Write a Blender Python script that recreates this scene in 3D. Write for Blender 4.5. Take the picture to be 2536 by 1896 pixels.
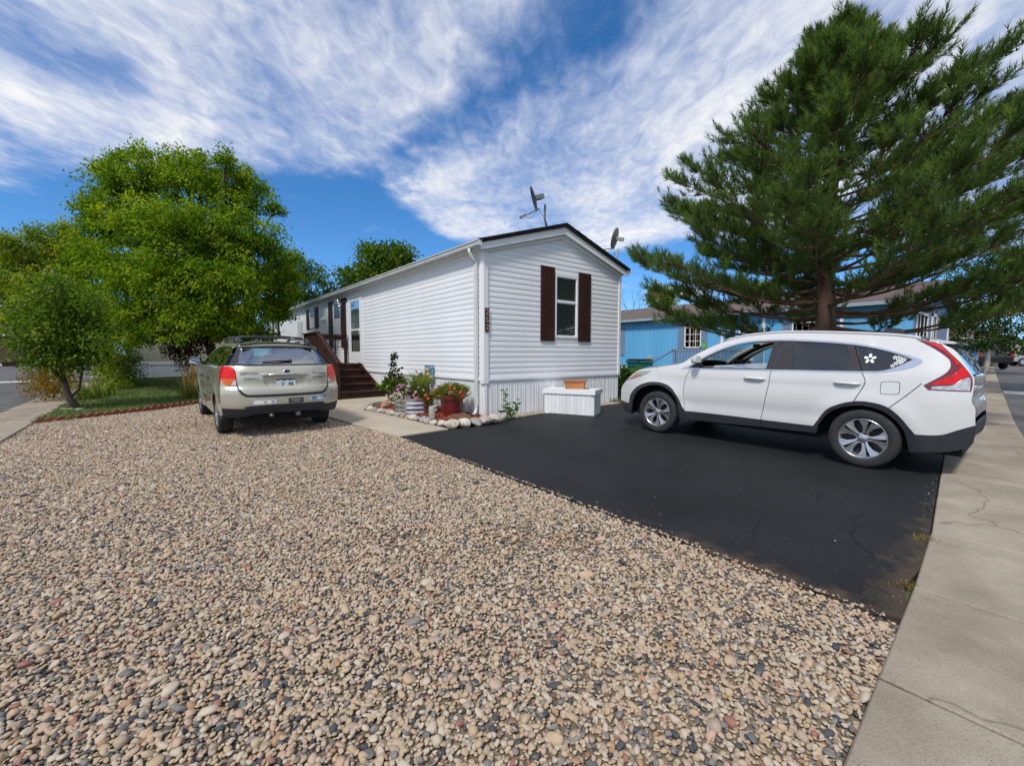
import bpy, bmesh, math, random
import numpy as np
from mathutils import Vector, Matrix
from mathutils.geometry import delaunay_2d_cdt
for o in list(bpy.data.objects): bpy.data.objects.remove(o)
SC = bpy.context.scene
COL = SC.collection
R = math.radians
TH = 0.6815                                   # heading of the camera, clockwise from +Y
CAMP = (-5.308, -7.478, 1.42)
# ---------------------------------------------------------------- camera
cd = bpy.data.cameras.new('camera'); cam = bpy.data.objects.new('camera', cd); COL.objects.link(cam)
cam.location = CAMP; cam.rotation_euler = (R(90) - 0.0658, 0, -TH)
cd.sensor_width = 36; cd.lens = 1066 / 2536 * 36; cd.clip_start = .05; cd.clip_end = 3000
SC.camera = cam
# ---------------------------------------------------------------- light
SUN_EL = R(52); SUN_AZ = (-.9, -.436)      # where the sun stands, seen from the lot
sd = bpy.data.lights.new('sun', 'SUN'); sun = bpy.data.objects.new('sun', sd); COL.objects.link(sun)
sd.energy = 2.4; sd.angle = R(9); sd.color = (1, .955, .89)
sv = Vector((SUN_AZ[0] * math.cos(SUN_EL), SUN_AZ[1] * math.cos(SUN_EL), math.sin(SUN_EL)))
sun.rotation_euler = sv.to_track_quat('Z', 'Y').to_euler(); sun.location = (0, 0, 30)
SC.view_settings.view_transform = 'Standard'; SC.view_settings.look = 'None'
SC.view_settings.gamma = 1; SC.view_settings.exposure = 0.45; SC.view_settings.use_curve_mapping = False
# ---------------------------------------------------------------- sky: clear air with a high streaked cloud deck
def make_world():
    w = bpy.data.worlds.new('World'); SC.world = w; w.use_nodes = True
    nt = w.node_tree; N = nt.nodes; L = nt.links; N.clear()
    def n(t, **k):
        x = N.new(t)
        for a, b in k.items(): setattr(x, a, b)
        return x
    def setin(sock, v):
        if hasattr(v, 'is_output'): L.new(v, sock)
        else: sock.default_value = v
    def m(op, a, b=None, c=None):
        x = n('ShaderNodeMath', operation=op); setin(x.inputs[0], a)
        if b is not None: setin(x.inputs[1], b)
        if c is not None: setin(x.inputs[2], c)
        return x.outputs[0]
    def ss(v, a, b, lo=0., hi=1.):
        x = n('ShaderNodeMapRange', interpolation_type='SMOOTHSTEP')
        setin(x.inputs[0], v)
        for i, q in enumerate((a, b, lo, hi)): setin(x.inputs[i + 1], q)
        return x.outputs[0]
    def vec(x, y, z=0.):
        q = n('ShaderNodeCombineXYZ'); setin(q.inputs[0], x); setin(q.inputs[1], y); setin(q.inputs[2], z); return q.outputs[0]
    def noise(v, sc, det=6, rough=.55, dist=0.):
        q = n('ShaderNodeTexNoise'); L.new(v, q.inputs['Vector']); q.inputs['Scale'].default_value = sc
        q.inputs['Detail'].default_value = det; q.inputs['Roughness'].default_value = rough; q.inputs['Distortion'].default_value = dist
        return q.outputs['Fac']
    sky = n('ShaderNodeTexSky', sky_type='NISHITA'); sky.sun_disc = False
    sky.sun_elevation = SUN_EL; sky.sun_rotation = math.atan2(SUN_AZ[0], SUN_AZ[1])
    sky.altitude = 1500; sky.air_density = 1.0; sky.dust_density = .3; sky.ozone_density = 3.0
    hs = n('ShaderNodeHueSaturation'); hs.inputs['Saturation'].default_value = 1.28; hs.inputs['Value'].default_value = 1.0
    L.new(sky.outputs[0], hs.inputs['Color'])
    tc = n('ShaderNodeTexCoord'); sx = n('ShaderNodeSeparateXYZ'); L.new(tc.outputs['Generated'], sx.inputs[0])
    X, Y, Z = sx.outputs
    L.new(vec(X, Y, m('ADD', m('MAXIMUM', Z, 0.), .06)), sky.inputs['Vector'])
    s, c = math.sin(TH), math.cos(TH)
    rr = m('SUBTRACT', m('MULTIPLY', X, c), m('MULTIPLY', Y, s))
    ff = m('ADD', m('MULTIPLY', X, s), m('MULTIPLY', Y, c))
    zz = m('MAXIMUM', Z, .045)
    qx = m('DIVIDE', rr, zz); qy = m('DIVIDE', ff, zz)             # a flat cloud layer overhead, unit = its height
    # the layer's far rim runs across the north, nearer in the west
    wob = m('MULTIPLY', m('SUBTRACT', noise(vec(qx, qy), .9, 4), .5), 1.5)
    rim = ss(qx, -1.0, -.35, 2.85, 4.4)
    deck = ss(m('ADD', m('SUBTRACT', qy, rim), wob), .55, -.75)
    # a lane of clear air through the layer
    lane = m('ABSOLUTE', m('ADD', m('ADD', m('MULTIPLY', qx, .77), m('MULTIPLY', m('SUBTRACT', qy, 1.62), .62)), m('MULTIPLY', m('SUBTRACT', noise(vec(qx, qy), 2.6, 5), .5), .55)))
    gap = ss(lane, -.02, .27)
    # streaks drawn out along the wind, fanned a little, and fine ripples
    ang = m('MULTIPLY', qx, -.35)
    sxp = m('ADD', qx, m('MULTIPLY', m('MULTIPLY', ang, qy), .45))
    warp = m('MULTIPLY', noise(vec(qx, qy), 1.4, 3), .9)
    st = noise(vec(m('ADD', m('MULTIPLY', sxp, 2.1), warp), m('MULTIPLY', qy, .62)), 1.3, 8, .56, .5)
    rip = noise(vec(m('MULTIPLY', qx, 9.), m('MULTIPLY', qy, 5.)), 1.6, 6, .6, .6)
    big = noise(vec(m('ADD', qx, 3.3), m('MULTIPLY', qy, .7)), .8, 4, .5)
    d0 = m('ADD', m('ADD', m('MULTIPLY', st, .85), m('MULTIPLY', rip, .40)), m('MULTIPLY', big, .50))
    d1 = m('SUBTRACT', m('ADD', d0, m('MULTIPLY', m('SUBTRACT', deck, 1.), 1.1)), m('MULTIPLY', m('SUBTRACT', 1., gap), .34))
    dens = ss(d1, .40, 1.16)
    # far low wisps and a few heaped clouds above the horizon
    az = m('ARCTAN2', rr, ff)
    cu = noise(vec(m('MULTIPLY', az, 5.), m('MULTIPLY', Z, 16.), 4.), 1.1, 7, .55)
    cum = m('MULTIPLY', m('MULTIPLY', ss(cu, .56, .66), ss(Z, .185, .11)), ss(Z, .0, .03))
    wi = noise(vec(m('MULTIPLY', az, 6.), m('MULTIPLY', m('ADD', Z, m('MULTIPLY', az, .08)), 26.), 1.7), 1.2, 8, .65)
    wis = m('MULTIPLY', m('MULTIPLY', ss(wi, .56, .78), ss(Z, .06, .12)), m('MULTIPLY', ss(Z, .34, .22), .75))
    allc = m('MAXIMUM', m('MAXIMUM', dens, cum), wis)
    allc = m('MULTIPLY', allc, .97)
    ramp = n('ShaderNodeValToRGB'); L.new(m('ADD', m('MULTIPLY', dens, .75), m('MULTIPLY', m('SUBTRACT', st, .5), .9)), ramp.inputs[0])
    e = ramp.color_ramp.elements
    e[0].position = .05; e[0].color = (.52, .60, .86, 1); e[1].position = .85; e[1].color = (1., 1., 1., 1)
    ee = e.new(.45); ee.color = (.72, .77, .92, 1)
    cc = n('ShaderNodeMixRGB'); L.new(cum, cc.inputs[0]); L.new(ramp.outputs[0], cc.inputs[1]); cc.inputs[2].default_value = (.92, .93, .95, 1)
    bg1 = n('ShaderNodeBackground'); L.new(hs.outputs[0], bg1.inputs[0]); bg1.inputs[1].default_value = .13
    bg2 = n('ShaderNodeBackground'); L.new(cc.outputs[0], bg2.inputs[0]); bg2.inputs[1].default_value = .72
    mx = n('ShaderNodeMixShader'); L.new(allc, mx.inputs[0]); L.new(bg1.outputs[0], mx.inputs[1]); L.new(bg2.outputs[0], mx.inputs[2])
    out = n('ShaderNodeOutputWorld'); L.new(mx.outputs[0], out.inputs[0])
make_world()

# ================================================================ helpers
def gz(u, v):
    cy = 9.149 + .62998 * u + .77661 * v        # the lot rises gently away from the street corner
    return .016 * (min(max(cy, -6.), 34.) - 5.)
def gzn(P):
    cy = 9.149 + .62998 * P[:, 0] + .77661 * P[:, 1]
    return .016 * (np.clip(cy, -6., 34.) - 5.)
def tag(o, label=None, cat=None, group=None, kind=None):
    if label: o['label'] = label
    if cat: o['category'] = cat
    if group: o['group'] = group
    if kind: o['kind'] = kind
    return o
def thing(name, label, cat, loc=(0, 0, 0), rot=(0, 0, 0), group=None):
    o = bpy.data.objects.new(name, None); COL.objects.link(o)
    o.empty_display_size = .1; o.location = loc; o.rotation_euler = rot
    return tag(o, label, cat, group)
def link(name, me, mat=None, parent=None, loc=None, rot=None, scale=None):
    o = bpy.data.objects.new(name, me); COL.objects.link(o)
    if mat is not None and not me.materials: me.materials.append(mat)
    if parent is not None: o.parent = parent
    if loc is not None: o.location = loc
    if rot is not None: o.rotation_euler = rot
    if scale is not None: o.scale = scale
    return o
def copy_tree(o, parent=None):
    c = o.copy(); COL.objects.link(c); c.parent = parent
    for ch in list(o.children): copy_tree(ch, c)
    return c
class MB:
    def __init__(s): s.v = []; s.f = []; s.mi = []; s.cm = 0
    def add(s, vs, fs):
        b = len(s.v); s.v += [tuple(p) for p in vs]; s.f += [tuple(b + i for i in f) for f in fs]; s.mi += [s.cm] * len(fs); return s
    def box(s, x0, x1, y0, y1, z0, z1, M=None, bev=0.):
        if bev <= 0:
            vs = [(x, y, z) for z in (z0, z1) for y in (y0, y1) for x in (x0, x1)]
            fs = [(0, 2, 3, 1), (4, 5, 7, 6), (0, 1, 5, 4), (2, 6, 7, 3), (0, 4, 6, 2), (1, 3, 7, 5)]
        else:
            bm = bmesh.new(); bmesh.ops.create_cube(bm, size=1)
            for q in bm.verts: q.co = Vector(((x0 + x1) / 2 + q.co.x * (x1 - x0), (y0 + y1) / 2 + q.co.y * (y1 - y0), (z0 + z1) / 2 + q.co.z * (z1 - z0)))
            bmesh.ops.bevel(bm, geom=bm.edges[:], offset=bev, segments=2, affect='EDGES', profile=.5)
            bm.verts.index_update(); vs = [q.co.copy() for q in bm.verts]; fs = [[q.index for q in f.verts] for f in bm.faces]; bm.free()
        if M is not None: vs = [M @ Vector(p) for p in vs]
        return s.add(vs, fs)
    def tube(s, path, rad, n=8, cap=True):
        P = [Vector(p) for p in path]; k = len(P)
        rs = rad if isinstance(rad, (list, tuple)) else [rad] * k
        base = len(s.v); up = None; rings = []
        for i in range(k):
            t = (P[min(i + 1, k - 1)] - P[max(i - 1, 0)]).normalized()
            if up is None:
                up = t.orthogonal().normalized()
            else:
                up = (up - t * up.dot(t))
                up = up.normalized() if up.length > 1e-6 else t.orthogonal().normalized()
            w = t.cross(up)
            for j in range(n):
                a = 2 * math.pi * j / n
                s.v.append(tuple(P[i] + (up * math.cos(a) + w * math.sin(a)) * rs[i]))
        for i in range(k - 1):
            for j in range(n):
                a = base + i * n + j; b = base + i * n + (j + 1) % n
                s.f.append((a, b, b + n, a + n)); s.mi.append(s.cm)
        if cap:
            s.f.append(tuple(base + j for j in range(n))[::-1]); s.mi.append(s.cm)
            s.f.append(tuple(base + (k - 1) * n + j for j in range(n))); s.mi.append(s.cm)
        return s
    def lathe(s, prof, n=32, axis='Z', c=(0, 0, 0), M=None, jit=None):
        base = len(s.v); k = len(prof)
        for i, (r, h) in enumerate(prof):
            for j in range(n):
                a = 2 * math.pi * j / n; x, y = r * math.cos(a), r * math.sin(a)
                p = (x, y, h) if axis == 'Z' else ((h, x, y) if axis == 'X' else (x, h, y))
                p = Vector(p) + Vector(c)
                if M is not None: p = M @ p
                s.v.append(tuple(p))
        for i in range(k - 1):
            for j in range(n):
                a = base + i * n + j; b = base + i * n + (j + 1) % n
                s.f.append((a, b, b + n, a + n)); s.mi.append(s.cm)
        return s
    def prism(s, poly, a0, a1, axis='Y'):
        k = len(poly)
        def p(q, h): return {'Y': (q[0], h, q[1]), 'X': (h, q[0], q[1]), 'Z': (q[0], q[1], h)}[axis]
        vs = [p(q, a0) for q in poly] + [p(q, a1) for q in poly]
        fs = [tuple(range(k))[::-1], tuple(range(k, 2 * k))] + [(i, (i + 1) % k, k + (i + 1) % k, k + i) for i in range(k)]
        return s.add(vs, fs)
    def mesh(s, name, mats=None, smooth=False, angle=None):
        me = bpy.data.meshes.new(name); me.from_pydata(s.v, [], s.f); me.update()
        bm = bmesh.new(); bm.from_mesh(me); bmesh.ops.recalc_face_normals(bm, faces=bm.faces[:]); bm.to_mesh(me); bm.free()
        if mats is not None:
            for q in (mats if isinstance(mats, (list, tuple)) else [mats]): me.materials.append(q)
            if len(me.materials) > 1: me.polygons.foreach_set('material_index', s.mi)
        if smooth or angle:
            me.polygons.foreach_set('use_smooth', [True] * len(me.polygons))
            if angle: me.set_sharp_from_angle(angle=R(angle))
        return me
    def build(s, name, mat, parent=None, smooth=False, angle=None, loc=None, rot=None):
        return link(name, s.mesh(name, mat, smooth, angle), None, parent, loc, rot)
def fastmesh(name, V, F, mat=None, smooth=False, attrs=None):
    """V (n,3), F (m,k) numpy"""
    me = bpy.data.meshes.new(name); V = np.asarray(V, np.float32); F = np.asarray(F, np.int32); k = F.shape[1]
    me.vertices.add(len(V)); me.vertices.foreach_set('co', V.ravel())
    me.loops.add(F.size); me.loops.foreach_set('vertex_index', F.ravel())
    me.polygons.add(len(F)); me.polygons.foreach_set('loop_start', np.arange(len(F), dtype=np.int32) * k)
    me.update(calc_edges=True)
    if attrs:
        for a, (dom, val) in attrs.items():
            at = me.attributes.new(a, 'FLOAT', dom); at.data.foreach_set('value', np.asarray(val, np.float32))
    if smooth: me.polygons.foreach_set('use_smooth', [True] * len(F))
    if mat: me.materials.append(mat)
    return me
# ---------------------------------------------------------------- 2-D outlines
def inside(poly, P):
    P = np.asarray(P); x, y = P[:, 0], P[:, 1]; r = np.zeros(len(P), bool); n = len(poly); j = n - 1
    for i in range(n):
        xi, yi = poly[i][:2]; xj, yj = poly[j][:2]
        if yi != yj:
            c = ((yi > y) != (yj > y)) & (x < (xj - xi) * (y - yi) / (yj - yi) + xi); r ^= c
        j = i
    return r
def spline(pts, sub=5, closed=True):
    """Catmull-Rom through pts; a point with a third entry is a corner"""
    n = len(pts); out = []
    P = [Vector(p[:2]) for p in pts]; C = [len(p) > 2 for p in pts]
    rng = range(n) if closed else range(n - 1)
    for i in rng:
        p1, p2 = P[i], P[(i + 1) % n]
        p0 = P[i - 1] if (closed or i > 0) else p1 * 2 - p2
        p3 = P[(i + 2) % n] if (closed or i + 2 < n) else p2 * 2 - p1
        if C[i]: p0 = p1 * 2 - p2
        if C[(i + 1) % n]: p3 = p2 * 2 - p1
        for k in range(sub):
            t = k / sub
            q = .5 * ((2 * p1) + (p2 - p0) * t + (2 * p0 - 5 * p1 + 4 * p2 - p3) * t * t + (3 * p1 - p0 - 3 * p2 + p3) * t ** 3)
            out.append((q.x, q.y))
    if not closed: out.append(tuple(P[-1]))
    return out
def region(poly, holes=(), step=.05):
    """triangulate a 2-D outline with inner points; returns verts, tris"""
    loops = [poly] + list(holes); vs = []; es = []
    for lp in loops:
        b = len(vs); q = []
        for i in range(len(lp)):
            a = Vector(lp[i][:2]); c = Vector(lp[(i + 1) % len(lp)][:2]); k = max(1, int((c - a).length / (step * 1.5)))
            for t in range(k): q.append(a.lerp(c, t / k))
        vs += q; m = len(q); es += [(b + i, b + (i + 1) % m) for i in range(m)]
    A = np.array([p[:2] for p in poly]); lo, hi = A.min(0), A.max(0)
    gx, gy = np.meshgrid(np.arange(lo[0] + step / 2, hi[0], step), np.arange(lo[1] + step / 2, hi[1], step))
    G = np.stack([gx.ravel(), gy.ravel()], 1)
    if len(G):
        ok = inside(poly, G)
        for h in holes: ok &= ~inside(h, G)
        B = np.array([(p.x, p.y) for p in vs]); G = G[ok]
        if len(G):
            keep = np.ones(len(G), bool)
            for i0 in range(0, len(G), 2000):
                d = ((G[i0:i0 + 2000, None, :] - B[None]) ** 2).sum(2).min(1); keep[i0:i0 + 2000] = d > (step * .35) ** 2
            vs += [Vector(p) for p in G[keep]]
    r = delaunay_2d_cdt(vs, es, [], 0, 1e-6)
    V = np.array([(p.x, p.y) for p in r[0]]); T = np.array([t for t in r[2] if len(t) == 3])
    cen = V[T].mean(1); ok = inside(poly, cen)
    for h in holes: ok &= ~inside(h, cen)
    return V, T[ok]
def inset_poly(poly, d):
    """shift an outline inwards by d (small d)"""
    n = len(poly); ar = sum(poly[i][0] * poly[(i + 1) % n][1] - poly[(i + 1) % n][0] * poly[i][1] for i in range(n))
    sg = 1 if ar > 0 else -1; out = []
    for i in range(n):
        a = Vector(poly[i - 1][:2]); b = Vector(poly[i][:2]); c = Vector(poly[(i + 1) % n][:2])
        e1 = (b - a); e2 = (c - b)
        if e1.length < 1e-7 or e2.length < 1e-7: out.append(tuple(b)); continue
        e1.normalize(); e2.normalize(); n1 = Vector((-e1.y, e1.x)) * sg; n2 = Vector((-e2.y, e2.x)) * sg
        q = n1 + n2
        q = q.normalized() * (d / max(.45, math.sqrt(max(0., (1 + n1.dot(n2)) / 2)))) if q.length > 1e-4 else n1 * d
        out.append(tuple(b + q))
    return out
def sheet(name, poly, off, mat, parent=None, step=1.5, skirt=0., kind=None, fn=None, smooth=True):
    V, T = region(poly, step=step)
    P = np.zeros((len(V), 3)); P[:, :2] = V; P[:, 2] = gzn(P) + off
    if fn: P[:, 2] += fn(P)
    me = MB(); me.v = [tuple(p) for p in P]; me.f = [tuple(int(i) for i in t) for t in T]; me.mi = [0] * len(T)
    if skirt:
        n = len(poly); b = len(me.v)
        for p in poly: me.v += [(p[0], p[1], gz(*p[:2]) + off), (p[0], p[1], gz(*p[:2]) + off - skirt)]
        for i in range(n):
            j = (i + 1) % n; me.f.append((b + 2 * i, b + 2 * j, b + 2 * j + 1, b + 2 * i + 1)); me.mi.append(0)
    o = link(name, me.mesh(name, mat), None, parent)
    if kind: o['kind'] = kind
    return o
def text_mesh(body, size, extrude=.002, bold=False, spacing=1.0):
    cu = bpy.data.curves.new('txt', 'FONT'); cu.body = body; cu.size = size; cu.extrude = extrude
    cu.align_x = 'CENTER'; cu.align_y = 'CENTER'; cu.space_character = spacing; cu.resolution_u = 3
    if bold: cu.offset = size * .02
    o = bpy.data.objects.new('txt', cu); COL.objects.link(o)
    bpy.context.view_layer.update()
    me = bpy.data.meshes.new_from_object(o.evaluated_get(bpy.context.evaluated_depsgraph_get()))
    bpy.data.objects.remove(o); return me
# ---------------------------------------------------------------- materials
def srgb(r, g, b): return tuple(((c / 255) / 12.92 if c / 255 <= .04045 else ((c / 255 + .055) / 1.055) ** 2.4) for c in (r, g, b))
def mat(name, col, rough=.6, var=.12, scale=4., bump=0., bscale=40., metal=0., coat=0., col2=None, coord='Object', rnd=0., spec=.5, stretch=(1, 1, 1), emit=None, detail=6, coarse=True):
    m = bpy.data.materials.new(name); m.use_nodes = True; nt = m.node_tree; N, L = nt.nodes, nt.links
    b = N['Principled BSDF']; b.inputs['Roughness'].default_value = rough; b.inputs['Metallic'].default_value = metal
    b.inputs['Coat Weight'].default_value = coat; b.inputs['Coat Roughness'].default_value = .04; b.inputs['Specular IOR Level'].default_value = spec
    tc = N.new('ShaderNodeTexCoord'); mp = N.new('ShaderNodeMapping'); mp.inputs['Scale'].default_value = stretch
    L.new(tc.outputs[coord], mp.inputs[0])
    nz = N.new('ShaderNodeTexNoise'); nz.inputs['Scale'].default_value = scale; nz.inputs['Detail'].default_value = detail; nz.inputs['Roughness'].default_value = .62
    L.new(mp.outputs[0], nz.inputs['Vector'])
    rp = N.new('ShaderNodeValToRGB'); c1 = tuple(c * (1 - var) for c in col); c2 = col2 if col2 else tuple(min(1, c * (1 + var)) for c in col)
    rp.color_ramp.elements[0].position = .32; rp.color_ramp.elements[1].position = .68
    rp.color_ramp.elements[0].color = (*c1, 1); rp.color_ramp.elements[1].color = (*c2, 1)
    L.new(nz.outputs['Fac'], rp.inputs[0]); last = rp.outputs[0]
    if rnd:
        oi = N.new('ShaderNodeObjectInfo'); mr = N.new('ShaderNodeMapRange'); mr.inputs[3].default_value = 1 - rnd; mr.inputs[4].default_value = 1 + rnd
        L.new(oi.outputs['Random'], mr.inputs[0]); mm = N.new('ShaderNodeVectorMath'); mm.operation = 'SCALE'
        L.new(last, mm.inputs[0]); L.new(mr.outputs[0], mm.inputs['Scale']); last = mm.outputs[0]
    L.new(last, b.inputs['Base Color'])
    if bump:
        n2 = N.new('ShaderNodeTexNoise'); n2.inputs['Scale'].default_value = bscale; n2.inputs['Detail'].default_value = 5
        L.new(mp.outputs[0], n2.inputs['Vector']); bp = N.new('ShaderNodeBump'); bp.inputs['Strength'].default_value = min(1., bump); bp.inputs['Distance'].default_value = .02
        L.new(n2.outputs['Fac'], bp.inputs['Height']); L.new(bp.outputs[0], b.inputs['Normal'])
    if emit: b.inputs['Emission Color'].default_value = (*emit, 1); b.inputs['Emission Strength'].default_value = 1
    return m
def glass(name, col=(.9, .95, .95), rough=.0, alpha=.25):
    """thin pane: mirror-like sheen over a see-through tint"""
    m = bpy.data.materials.new(name); m.use_nodes = True; nt = m.node_tree; N, L = nt.nodes, nt.links; N.clear()
    t = N.new('ShaderNodeBsdfTransparent'); t.inputs[0].default_value = (*col, 1)
    g = N.new('ShaderNodeBsdfGlossy'); g.inputs['Roughness'].default_value = rough; g.inputs[0].default_value = (.95, .97, 1, 1)
    lw = N.new('ShaderNodeLayerWeight'); lw.inputs[0].default_value = .5; pw = N.new('ShaderNodeMath'); pw.operation = 'POWER'; L.new(lw.outputs['Facing'], pw.inputs[0]); pw.inputs[1].default_value = 4.5
    f = N.new('ShaderNodeMath'); f.operation = 'MULTIPLY_ADD'; L.new(pw.outputs[0], f.inputs[0]); f.inputs[1].default_value = .9; f.inputs[2].default_value = .05
    ad = N.new('ShaderNodeMath'); ad.operation = 'ADD'; ad.use_clamp = True; L.new(f.outputs[0], ad.inputs[0]); ad.inputs[1].default_value = alpha * .2
    mx = N.new('ShaderNodeMixShader'); L.new(ad.outputs[0], mx.inputs[0]); L.new(t.outputs[0], mx.inputs[1]); L.new(g.outputs[0], mx.inputs[2])
    o = N.new('ShaderNodeOutputMaterial'); L.new(mx.outputs[0], o.inputs[0]); return m
def leafmat(name, cols, trans=.35, rough=.65):
    m = bpy.data.materials.new(name); m.use_nodes = True; nt = m.node_tree; N, L = nt.nodes, nt.links
    N.remove(N['Principled BSDF']); b = N.new('ShaderNodeBsdfDiffuse')
    at = N.new('ShaderNodeAttribute'); at.attribute_name = 'tone'
    rp = N.new('ShaderNodeValToRGB'); els = rp.color_ramp.elements
    els[0].position = 0; els[0].color = (*cols[0], 1); els[1].position = 1; els[1].color = (*cols[-1], 1)
    for i, c in enumerate(cols[1:-1]): q = els.new((i + 1) / (len(cols) - 1)); q.color = (*c, 1)
    L.new(at.outputs['Fac'], rp.inputs[0]); L.new(rp.outputs[0], b.inputs['Color'])
    tr = N.new('ShaderNodeBsdfTranslucent'); mu = N.new('ShaderNodeMixRGB'); mu.blend_type = 'MULTIPLY'; mu.inputs[0].default_value = 1; mu.inputs[2].default_value = (1.5, 1.6, .6, 1)
    L.new(rp.outputs[0], mu.inputs[1]); L.new(mu.outputs[0], tr.inputs[0])
    mx = N.new('ShaderNodeMixShader'); mx.inputs[0].default_value = trans
    L.new(b.outputs[0], mx.inputs[1]); L.new(tr.outputs[0], mx.inputs[2]); L.new(mx.outputs[0], N['Material Output'].inputs[0]); return m
rng = np.random.default_rng(7); random.seed(7)
# ================================================================ instanced cover (gravel, grass, mulch)
def scatter(name, P, rot, scl, protos, mat_, idx=None, seed=1):
    c = bpy.data.collections.new(name + '_source')
    for i, me in enumerate(protos):
        q = bpy.data.objects.new('%s_piece_%02d' % (name, i), me); c.objects.link(q)
        if not me.materials: me.materials.append(mat_)
    me = bpy.data.meshes.new(name); me.vertices.add(len(P)); me.vertices.foreach_set('co', np.asarray(P, np.float32).ravel())
    a = me.attributes.new('rot', 'FLOAT_VECTOR', 'POINT'); a.data.foreach_set('vector', np.asarray(rot, np.float32).ravel())
    a = me.attributes.new('scl', 'FLOAT_VECTOR', 'POINT'); a.data.foreach_set('vector', np.asarray(scl, np.float32).ravel())
    r_ = np.random.default_rng(seed)
    a = me.attributes.new('idx', 'INT', 'POINT'); a.data.foreach_set('value', (idx if idx is not None else r_.integers(0, len(protos), len(P))).astype(np.int32))
    o = link(name, me); o['kind'] = 'stuff'
    g = bpy.data.node_groups.new(name, 'GeometryNodeTree'); N, L = g.nodes, g.links
    g.interface.new_socket('Geometry', in_out='INPUT', socket_type='NodeSocketGeometry'); g.interface.new_socket('Geometry', in_out='OUTPUT', socket_type='NodeSocketGeometry')
    gi = N.new('NodeGroupInput'); go = N.new('NodeGroupOutput'); ip = N.new('GeometryNodeInstanceOnPoints'); ci = N.new('GeometryNodeCollectionInfo')
    ci.inputs[0].default_value = c; ci.inputs['Separate Children'].default_value = True; ci.inputs['Reset Children'].default_value = True
    def at(nm, t):
        x = N.new('GeometryNodeInputNamedAttribute'); x.data_type = t; x.inputs[0].default_value = nm; return x.outputs[0]
    m2p = N.new('GeometryNodeMeshToPoints'); L.new(gi.outputs[0], m2p.inputs[0]); L.new(m2p.outputs[0], ip.inputs['Points'])
    L.new(ci.outputs[0], ip.inputs['Instance']); ip.inputs['Pick Instance'].default_value = True
    L.new(at('idx', 'INT'), ip.inputs['Instance Index']); L.new(at('scl', 'FLOAT_VECTOR'), ip.inputs['Scale'])
    e2r = N.new('FunctionNodeEulerToRotation'); L.new(at('rot', 'FLOAT_VECTOR'), e2r.inputs[0]); L.new(e2r.outputs[0], ip.inputs['Rotation'])
    L.new(ip.outputs[0], go.inputs[0])
    md = o.modifiers.new('scatter', 'NODES'); md.node_group = g
    return o
def ramp_rnd(name, stops, rough=.6, bump=.25, mottled=.35, bscale=60., nscale=30.):
    m = bpy.data.materials.new(name); m.use_nodes = True; N, L = m.node_tree.nodes, m.node_tree.links; b = N['Principled BSDF']
    oi = N.new('ShaderNodeObjectInfo'); rp = N.new('ShaderNodeValToRGB'); rp.color_ramp.interpolation = 'CONSTANT'; els = rp.color_ramp.elements
    for i, (p, c) in enumerate(stops):
        e = els[i] if i < 2 else els.new(p)
        e.position = p; e.color = (*c, 1)
    L.new(oi.outputs['Random'], rp.inputs[0]); tc = N.new('ShaderNodeTexCoord'); nz = N.new('ShaderNodeTexNoise'); nz.inputs['Scale'].default_value = nscale; nz.inputs['Detail'].default_value = 4
    ad = N.new('ShaderNodeVectorMath'); L.new(tc.outputs['Object'], ad.inputs[0])
    sc = N.new('ShaderNodeVectorMath'); sc.operation = 'SCALE'; sc.inputs[0].default_value = (37, 51, 23); L.new(oi.outputs['Random'], sc.inputs['Scale']); L.new(sc.outputs[0], ad.inputs[1])
    L.new(ad.outputs[0], nz.inputs['Vector'])
    mr = N.new('ShaderNodeMapRange'); mr.inputs[3].default_value = 1 - mottled; mr.inputs[4].default_value = 1 + mottled; mr.inputs[1].default_value = .3; mr.inputs[2].default_value = .7
    L.new(nz.outputs['Fac'], mr.inputs[0]); vm = N.new('ShaderNodeVectorMath'); vm.operation = 'SCALE'; L.new(rp.outputs[0], vm.inputs[0]); L.new(mr.outputs[0], vm.inputs['Scale'])
    L.new(vm.outputs[0], b.inputs['Base Color']); b.inputs['Roughness'].default_value = rough; b.inputs['Specular IOR Level'].default_value = .35
    bp = N.new('ShaderNodeBump'); bp.inputs['Strength'].default_value = bump; bp.inputs['Distance'].default_value = .004; n2 = N.new('ShaderNodeTexNoise'); n2.inputs['Scale'].default_value = bscale
    L.new(ad.outputs[0], n2.inputs['Vector']); L.new(n2.outputs['Fac'], bp.inputs['Height']); L.new(bp.outputs[0], b.inputs['Normal'])
    return m
def stone_mesh(name, seed, sub=2, flat=.6, lump=.22, long_=1.3):
    r_ = random.Random(seed); bm = bmesh.new(); bmesh.ops.create_icosphere(bm, subdivisions=sub, radius=.5)
    dirs = [(Vector((r_.gauss(0, 1), r_.gauss(0, 1), r_.gauss(0, 1))).normalized(), r_.uniform(.28, .42)) for _ in range(9)]
    ph = [Vector((r_.uniform(-3, 3), r_.uniform(-3, 3), r_.uniform(-3, 3))) for _ in range(4)]
    for v in bm.verts:
        p = v.co.copy(); s = 1 + sum(math.sin(p.dot(q) * 2.4 + i) for i, q in enumerate(ph)) * lump * .16
        p *= s
        for d, h in dirs:                                # soft facets
            e = p.dot(d) - h
            if e > 0: p -= d * e * .75
        v.co = Vector((p.x * long_, p.y, p.z * flat))
    me = bpy.data.meshes.new(name); bm.to_mesh(me); bm.free(); me.polygons.foreach_set('use_smooth', [True] * len(me.polygons)); return me

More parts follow.
